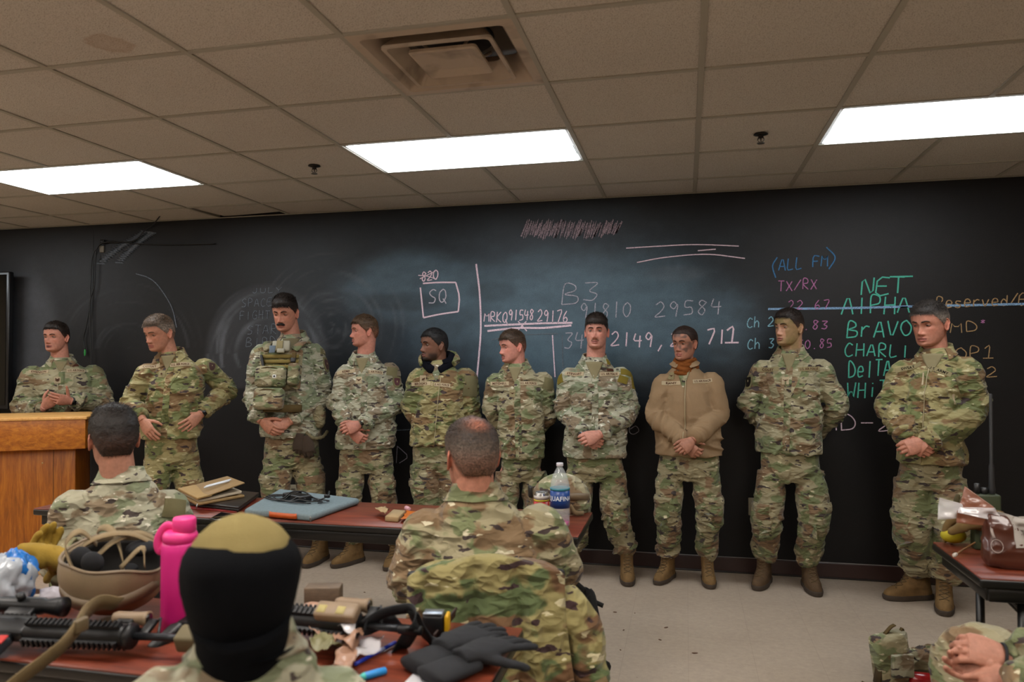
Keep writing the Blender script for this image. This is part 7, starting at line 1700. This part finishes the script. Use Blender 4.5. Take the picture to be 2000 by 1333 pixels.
# brown block, ration pouch, pens, tape measure, strap, gloves, paper
p = pt(618, 1205); MB().add(*xf(rbox((0, 0, .03), (.10, .05, .06), .004), rotz(.25), p+A(-.02, .08, 0))).build('card_box', woodmat('brown_block', '#4d3f31', '#5d4d3c', '#6c5a47', (3, 14, 14), .6, 2), None, label='small brown box behind the rifle on the near table', cat='box')
BR = plain('ration_brown', '#94705a', .55, var=.12, vs=25, bump=.3, bs=120, coat=.3)
t = thing('ration_pouch', 'torn light brown ration pouch in front of the rifle on the near table', 'food pouch', pt(660, 1270))
q = [pt(588, 1235), pt(660, 1300), pt(745, 1240), pt(620, 1206)]
q = [pt(585, 1262), pt(690, 1300), pt(742, 1245), pt(598, 1225)]
MB().add(*sheet(q, .02, 31, .035, 34)).build('pouch_film', BR, t); MB().add(*sheet((pt(650, 1330), pt(690, 1335), pt(705, 1275), pt(672, 1272)), .01, 35, .025, 20)).build('pouch_film', BR, t)
MB().add(*sheet((pt(600, 1285), pt(640, 1312), pt(668, 1290), pt(620, 1268)), .015, 39, .03, 16)).build('inner_packet', plain('packet_green', '#6d6a4a', .5, var=.3, vs=40), t)
MB().add(*sheet((pt(640, 1268), pt(690, 1290), pt(700, 1262), pt(655, 1245)), .045, 43, .02, 16)).build('clear_film', clearmat('clear_film', '#e8e6ea', .12, .4), t)
MB().add(*sheet((pt(690, 1310), pt(740, 1290), pt(752, 1262), pt(706, 1275)), .008, 47, .02, 16)).build('clear_wrapper', clearmat('clear_film', '#e8e6ea'), None, label='crumpled clear wrapper behind the blue pen', cat='wrapper')
t = thing('pen', 'dark blue pen on the near table beside the ration pouch', 'pen', pt(735, 1285)); a, b = pt(694, 1305)+A(0, 0, .008), pt(772, 1262)+A(0, 0, .008)
MB().add(*tube([a, a*.45+b*.55], .0045, 10, rnd=.6)).build('pen_cap', plain('pen_blue', '#1331a8', .35), t); MB().add(*tube([a*.45+b*.55, a*.3+b*.7], .0048, 10)).build('pen_grip', plain('pen_grey', '#8a94b8', .4), t); MB().add(*tube([a*.3+b*.7, b], .0045, 10, rnd=.6)).build('pen_barrel', plain('pen_blue', '#1331a8'), t)
t = thing('marker', 'bright blue marker at the front edge of the near table', 'marker', pt(728, 1325)); a, b = pt(702, 1332)+A(0, 0, .008), pt(752, 1318)+A(0, 0, .008)
MB().add(*tube([a*.8+b*.2, b], .0085, 12, rnd=.4)).build('marker_barrel', plain('marker_blue', '#1f86d0', .35), t); MB().add(*tube([a, a*.8+b*.2], [.005, .0085], 12, rnd=.5)).build('marker_tip', plain('marker_teal', '#3fb0a8', .4), t)
p = pt(848, 1243); t = thing('tape_measure', 'black and yellow tape measure near the back edge of the near table', 'tape measure', p)
MB().add(*xf(rbox((0, 0, .030), (.058, .04, .06), .012, 3), rotz(.15), p)).build('case', BKP, t); MB().add(*xf(rbox((.034, 0, .035), (.010, .040, .045), .004, 2), rotz(.15), p)).build('yellow_side', plain('yellow_rubber', '#c79a12', .5), t)
MB().add(*xf(rbox((0, -.003, .0605), (.05, .034, .006), .002, 2), rotz(.15), p)).build('steel_top', plain('brushed_steel', '#8f98a3', .3, .8), t)
MB().add(*strap(smoothpath([pt(846, 1252)+A(0, 0, .004), pt(866, 1240)+A(0, 0, .02), pt(890, 1222)+A(0, 0, .035)], 10), A(.2, -.5, .8), .028, .004)).build('leather_strap', plain('dark_leather', '#2a1611', .5), None, label='short dark brown strap leaning beside the tape measure', cat='strap')
glove('black glove on the near table, fingers towards its back corner', pt(858, 1290)+A(.02, 0, .018), pt(985, 1232)-pt(858, 1290), A(0, 0, -1), True, BG, BG, 1.12, (6, 8, 8), .052, spread=.16, grp='pair of black gloves')
glove('black glove nearest the table corner, lying over the white paper', pt(895, 1312)+A(.02, 0, .018), pt(1005, 1270)-pt(895, 1312), A(0, 0, -1), False, BG, BG, 1.12, (8, 10, 8), .050, spread=.16, grp='pair of black gloves')
MB().add(*rbox(pt(940, 1303)+A(0, 0, .012), (.022, .012, .004), .002)).build('glove_tag', plain('tag_white', '#a9b0c0', .6), bpy.data.objects['glove.003'])
MB().add(*quadbox(pt(770, 1355), pt(872, 1352), pt(890, 1321), pt(832, 1292), TZ, .0012, .0004, 1)).build('paper_sheet', plain('white_paper', '#b9b8bd', .8, var=.03), None, label='white sheet of paper under the black gloves', cat='paper')
# ------------------------------------------------------------------ right table
GR = plain('radio_green', '#343d28', .5, var=.1)
pr_ = A(1.055, 3.03, TZ); t = thing('field_radio', 'green field radio with a tall black antenna at the back of the right table', 'radio', pr_)
MB().add(*rbox(pr_+A(0, 0, .10), (.088, .05, .20), .007, 3)).build('radio_case', GR, t)
MB().add(*tube([pr_+A(.022, 0, .20), pr_+A(.022, 0, .215), pr_+A(.022, 0, .235), pr_+A(.022, 0, .30), pr_+A(.022, 0, .31), pr_+A(.024, 0, .56)], [.011, .012, .0095, .0085, .0055, .0055], 12, rnd=.5)).build('antenna', plain('antenna_black', '#1b1c1f', .6), t)
for dx, dz, r_ in ((-.026, .235, .010), (-.003, .22, .012)): MB().add(*tube([pr_+A(dx, 0, .198), pr_+A(dx, 0, dz)], r_, 12, rnd=.2)).build('knob', BKP, t)
MB().add(*rbox(pr_+A(0, -.027, .13), (.05, .004, .04), .002)).build('display', plain('radio_display', '#1a1f1a', .2), t); MB().add(*rbox(pr_+A(0, -.027, .06), (.06, .004, .06), .002)).build('keypad', plain('radio_keypad', '#252b20', .5), t)
MR = plain('ration_dark_brown', '#4a2418', .35, var=.2, vs=15, bump=.3, bs=60, coat=.4)
pm_ = pt(1968, 1108); pm_[2] = TZ; t = thing('ration_bag', 'dark brown plastic ration bag with a white label, its torn top pointing left', 'food pouch', pm_)
V, F = rbox((0, 0, .085), (.155, .09, .17), .03, 4); g_ = S(V[:, 2], .10, .17); V[:, 0] = V[:, 0]*(1-.55*g_)-.03*g_; V[:, 1] *= (1-.75*g_); V = V+(fbm(V*A(18, 18, 12), 3, 3)-.5)[:, None]*.03; V[:, 2] = np.maximum(V[:, 2], .001)
rb = MB().add(V+pm_, F)
V2 = V+pm_; V2, F2, N2 = remesh(V2, F, .005, 1); N2 = N2; V2 = V2+N2*((ridge(vnoise(V2*28, 6))-.4)*.006)[:, None]; V2[:, 2] = np.maximum(V2[:, 2], TZ+.0005); bag = mkobj('bag_body', V2, F2, MR, t); bbv = bvh_of(V2, F2)
decal_obj('bag_label', bbv, 1995, 1040, .06, .10, plain('label_white', '#a9a39d', .5, var=.1, vs=40), bag, 0, .002, nx=6, ny=6); 
fr = frame_on(bbv, 1947, 1068)
if fr:
    p_, n_, xa_, ya_ = fr; th = np.linspace(0, 2*np.pi, 30); MB().add(*tube(np.array([p_+n_*.004+xa_*.017*math.cos(s_)+ya_*.021*math.sin(s_) for s_ in th]), .0012, 5)).build('printed_ring', plain('print_pale', '#9c8e88', .5), bag)
    MB().add(*strap(smoothpath([p_+n_*.004+ya_*.025-xa_*.006, p_+n_*.006+ya_*.05-xa_*.012, p_+n_*.005+ya_*.07-xa_*.010], 8), xa_, .008, .001)).build('printed_ring', plain('print_pale', '#9c8e88'), bag)
tp_ = pm_+A(-.035, 0, .165); MT = plain('ration_mid_brown', '#7d4c38', .4, var=.15, vs=20, bump=.3, bs=60, coat=.4)
YB_ = 2.80
def pz3(px, py, Y=YB_): return atY(px, py, Y)
def fan(quad, seed, amp=.010, n=20, t_=.0015):
    a, b, c, d = [A(*q) for q in quad]; g = np.linspace(0, 1, n+1); U, W_ = np.meshgrid(g, g); U = U.ravel()[:, None]; W_ = W_.ravel()[:, None]; P_ = a*(1-U)*(1-W_)+b*U*(1-W_)+c*U*W_+d*(1-U)*W_
    P_ = P_+A(0, 1, 0)*(amp*2*(vnoise(P_*A(25, 5, 60), seed)-.5)[:, None]); k = n+1; F = [(j*k+i, j*k+i+1, (j+1)*k+i+1, (j+1)*k+i) for j in range(n) for i in range(n)]; m = len(P_); F2 = [(m+x, m+w_, m+z_, m+y) for x, y, z_, w_ in F]
    bd = [i for i in range(n)]+[n+j*k for j in range(n)]+[n*k+i for i in range(n, 0, -1)]+[j*k for j in range(n, 0, -1)]
    return np.vstack([P_, P_+A(0, t_, 0)]), F+F2+[(y, x, m+x, m+y) for x, y in zip(bd, bd[1:]+bd[:1])]
MB().add(*fan((pz3(1868, 1022), pz3(1948, 1030), pz3(1960, 1014), pz3(1870, 998)), 3)).build('torn_flap', MT, t); MB().add(*fan((pz3(1872, 998, 2.82), pz3(1955, 1018, 2.80), pz3(1940, 990, 2.80), pz3(1884, 950, 2.84)), 5)).build('torn_flap', MT, t)
MB().add(*fan((pz3(1832, 1016, 2.81), pz3(1885, 1012, 2.81), pz3(1880, 985, 2.82), pz3(1834, 972, 2.82)), 8, .015)).build('clear_window', clearmat('clear_film', '#e8e6ea'), t)
MB().add(*fan((pz3(1870, 1002, 2.79), pz3(1962, 1022, 2.78), pz3(1942, 992, 2.79), pz3(1875, 992, 2.80)), 11, .012)).build('clear_window', clearmat('clear_film', '#e8e6ea'), t)
MB().add(*fan((pz3(1945, 1028, 2.78), pz3(2010, 1040, 2.76), pz3(2010, 1018, 2.76), pz3(1950, 1000, 2.79)), 13, .012)).build('white_seal', plain('label_white', '#a9a39d'), t)
TG = plain('tan_glove', '#6b5530', .9, var=.2, bump=.5, bs=300); YL = plain('yellow_glove', '#a89a14', .7, var=.15)
glove('tan glove with a yellow fingertip patch on the right table under the torn bag', pt(1945, 1078)+A(0, 0, .03), pt(1862, 1062)-pt(1945, 1078), A(0, -.2, -1), True, TG, TG, 1.2, (25, 35, 25), squash=1.5)
MB().add(*ball(pt(1872, 1068)+A(-.01, .02, .035), (.045, .035, .028), 20, 12, rotz(.2))).build('yellow_cloth', YL, None, label='small bright yellow cloth bundle at the back corner of the right table', cat='cloth')
glove('olive glove folded over the tan glove on the right table', pt(1955, 1060)+A(0, .05, .05), A(-1, .0, .2), A(0, 0, 1), False, OL, TG, 1.15, (30, 40, 25), squash=1.3)
t = thing('small_stick', 'thin brown stick with a white tip lying across the edge of the right table', 'stick', pt(1895, 1078)); a, b = pt(1866, 1092)+A(0, 0, .014), pt(1932, 1062)+A(0, 0, .035)
MB().add(*tube([a, b], .0032, 8)).build('shaft', plain('brown_cord', '#7a5630', .7), t); MB().add(*tube([a-unit(b-a)*.012, a+unit(b-a)*.006], .0065, 10, rnd=.5)).build('white_tip', plain('white_tipped', '#b0a79c', .5), t)
pcu = A(1.27, 2.96, TZ); t = thing('plastic_jug', 'frosted white plastic jug behind the brown bag at the right edge', 'jug', pcu)
V, F = lathe([(.05, 0), (.058, .004), (.056, .03), (.045, .15), (.038, .19), (.036, .19), (.043, .15), (.054, .02), (.01, .01)], 30, pcu); MB().add(V, F).build('jug_body', plain('frosted_white', '#8f9499', .35, coat=.2), t)
# ------------------------------------------------------------------ on the floor
BPK = plain('backpack_black', '#0e0f11', .85, var=.25, bump=.5, bs=300)
pb_ = A(-.675, 3.13, 0); t = thing('backpack', 'black backpack with trailing straps under the right end of the long table', 'backpack', pb_)
V, F = rbox((0, 0, .22), (.26, .20, .44), .06, 5); V = V+(fbm(V*9, 5, 3)-.5)[:, None]*.05; V[:, 2] = np.maximum(V[:, 2], .002); MB().add(V+pb_, F).build('main_bag', BPK, t)
V, F = rbox((0, 0, .15), (.20, .08, .22), .03, 4); V = V+(fbm(V*12, 8, 3)-.5)[:, None]*.03; V[:, 2] = np.maximum(V[:, 2], .01); MB().add(V+pb_+A(0, -.12, 0), F).build('front_pocket', BPK, t)
MB().add(*strap(smoothpath([atY(1138, 1158, 3.1), atY(1152, 1162, 3.08), atY(1158, 1190, 3.07), atY(1164, 1225, 3.06), atY(1158, 1262, 3.05), atY(1172, 1295, 3.05), atY(1182, 1318, 3.05)], 30), A(1, -.6, 0), .045, .012)).build('shoulder_strap', BPK, t)
MB().add(*strap(smoothpath([atY(1142, 1160, 3.1), atY(1160, 1175, 3.08), atY(1178, 1184, 3.07)], 10), A(0, 0, 1), .018, .006)).build('loose_strap', BPK, t)
MB().add(*strap(smoothpath([atY(1084, 1120, 3.0), atY(1100, 1150, 3.02), atY(1112, 1178, 3.06)], 10), A(1, 0, .4), .03, .006)).build('loose_strap', BPK, t)
MB().add(*strap(smoothpath([atY(1096, 1108, 3.0), atY(1112, 1130, 3.02), atY(1140, 1155, 3.06)], 10), A(1, 0, .4), .03, .006)).build('loose_strap', BPK, t)
MB().add(*strap(smoothpath([atY(1182, 1318, 3.05), atY(1186, 1300, 3.03), atY(1170, 1298, 3.02), atY(1152, 1310, 3.02), atY(1150, 1330, 3.02)], 16), A(.6, 0, .6), .028, .008)).build('waist_strap', BPK, t)
MB().add(*rbox(atY(1180, 1312, 3.04), (.03, .02, .05), .006)).build('buckle', BKP, t)
# pouch with a strap on the floor at the right
pp_ = atZ(1745, 1338, 0); t = thing('utility_pouch', 'small camouflage pouch standing on the floor in front of the right table', 'pouch', pp_); R = rotz(.35)
V, F = rbox((0, 0, .12), (.15, .08, .21), .02, 4); V = V+(fbm(V*20, 3, 3)-.5)[:, None]*.03; V = V@roty(-.12).T; V[:, 2] = np.maximum(V[:, 2], .001); MB().add(*xf((V, F), R, pp_)).build('pouch_body', CAMO, t)
MB().add(*xf(rbox((.01, -.05, .10), (.10, .02, .10), .006, 2), R, pp_)).build('front_flap', CAMOL, t); MB().add(*xf(strap([(-.09, -.02, .02), (-.075, -.02, .10), (-.06, -.015, .20)], A(.3, -1, 0), .035, .01), R, pp_)).build('side_strap', plain('webbing_brown', '#46371f', .9), t)
MB().add(*xf(strap(smoothpath([(.03, 0, .21), (.045, 0, .245), (.055, 0, .20)], 8), A(0, 1, 0), .016, .004), R, pp_)).build('pull_loop', COYD, t); MB().add(*xf(strap(smoothpath([(-.04, 0, .22), (-.01, 0, .25), (.01, 0, .26)], 8), A(0, 1, 0), .02, .004), R, pp_)).build('top_tab', COYD, t)
MB().add(*xf(tube(smoothpath([(-.08, -.02, .02), (-.12, -.03, .015), (-.16, -.02, .03)], 8), .004, 6), R, pp_)).build('cord', COYD, t)
p = atZ(1805, 1345, 0); t = thing('torch', 'red and black torch lying on the floor beside the camouflage pouch', 'torch', p)
MB().add(*tube([p+A(-.05, 0, .035), p+A(.03, 0, .035)], .032, 18, rnd=.4)).build('torch_head', plain('red_gloss', '#8c1016', .25, coat=.3), t); MB().add(*tube([p+A(.03, 0, .035), p+A(.05, 0, .04), p+A(.14, .02, .04)], [.03, .024, .02], 16, rnd=.5)).build('torch_handle', plain('black_gloss', '#0b0b0d', .25), t)
V, F = crumple(atZ(1825, 1338, 0)+A(.02, .12, 0), (.10, .06, .06), 51); MB().add(V, F).build('folded_sling', CAMOD, None, label='bundled camouflage webbing on the floor behind the red torch', cat='webbing')
# gear hung over the chair of the man by the lectern
q = atY(175, 1088, 2.06); q[2] = .80
t = thing('plate_carrier', 'camouflage plate carrier slung over the chair back beside the lectern', 'vest', q)
b0 = atY(172, 1092, 2.08); V, F = rbox((0, 0, 0), (.24, .07, .10), .025, 4); MB().add(V+(fbm(V*18, 5, 3)-.5)[:, None]*.03+b0, F).build('panel', CAMOD, t)
V, F = rbox((0, 0, -.14), (.26, .05, .26), .02, 3); MB().add(V+(fbm(V*14, 9, 3)-.5)[:, None]*.03+b0, F).build('panel', CAMOD, t)
for dx, w_, mt in ((-.07, .05, CAMO), (.02, .045, COYD), (.085, .04, COY)): MB().add(*strap(smoothpath([b0+A(dx, .03, -.02), b0+A(dx, .02, .05), b0+A(dx+.01, -.03, .055), b0+A(dx+.01, -.05, -.03)], 12), A(1, 0, .1), w_, .012)).build('shoulder_strap', mt, t)
MB().add(*rbox(b0+A(.06, -.05, -.01), (.035, .014, .045), .005)).build('buckle', plain('buckle_tan', '#5d4f37', .5), t)
# cable and small debris on the floor by the board
for k, (px, py, s_) in enumerate(((1201, 1197, .012), (1218, 1232, .008), (1289, 1251, .010), (1301, 1227, .014), (1212, 1271, .007), (1357, 1277, .016), (1240, 1199, .006), (712, 1158, .008))):
    p = atZ(px, py, 0); V, F = ball((0, 0, 0), (s_, s_*.5, .002), 10, 6, rotz(k*1.3)); MB().add(V+p+A(0, 0, .002), F).build('dirt_crumb', plain('dirt_%d' % (k % 3), ('#5a4030', '#8a5a38', '#cfc7ba')[0 if k != 3 and k != 5 else (1 if k == 3 else 2)], .9), None, label='tiny crumb of dirt on the bare floor tiles', cat='debris', group='crumbs of dirt on the floor')
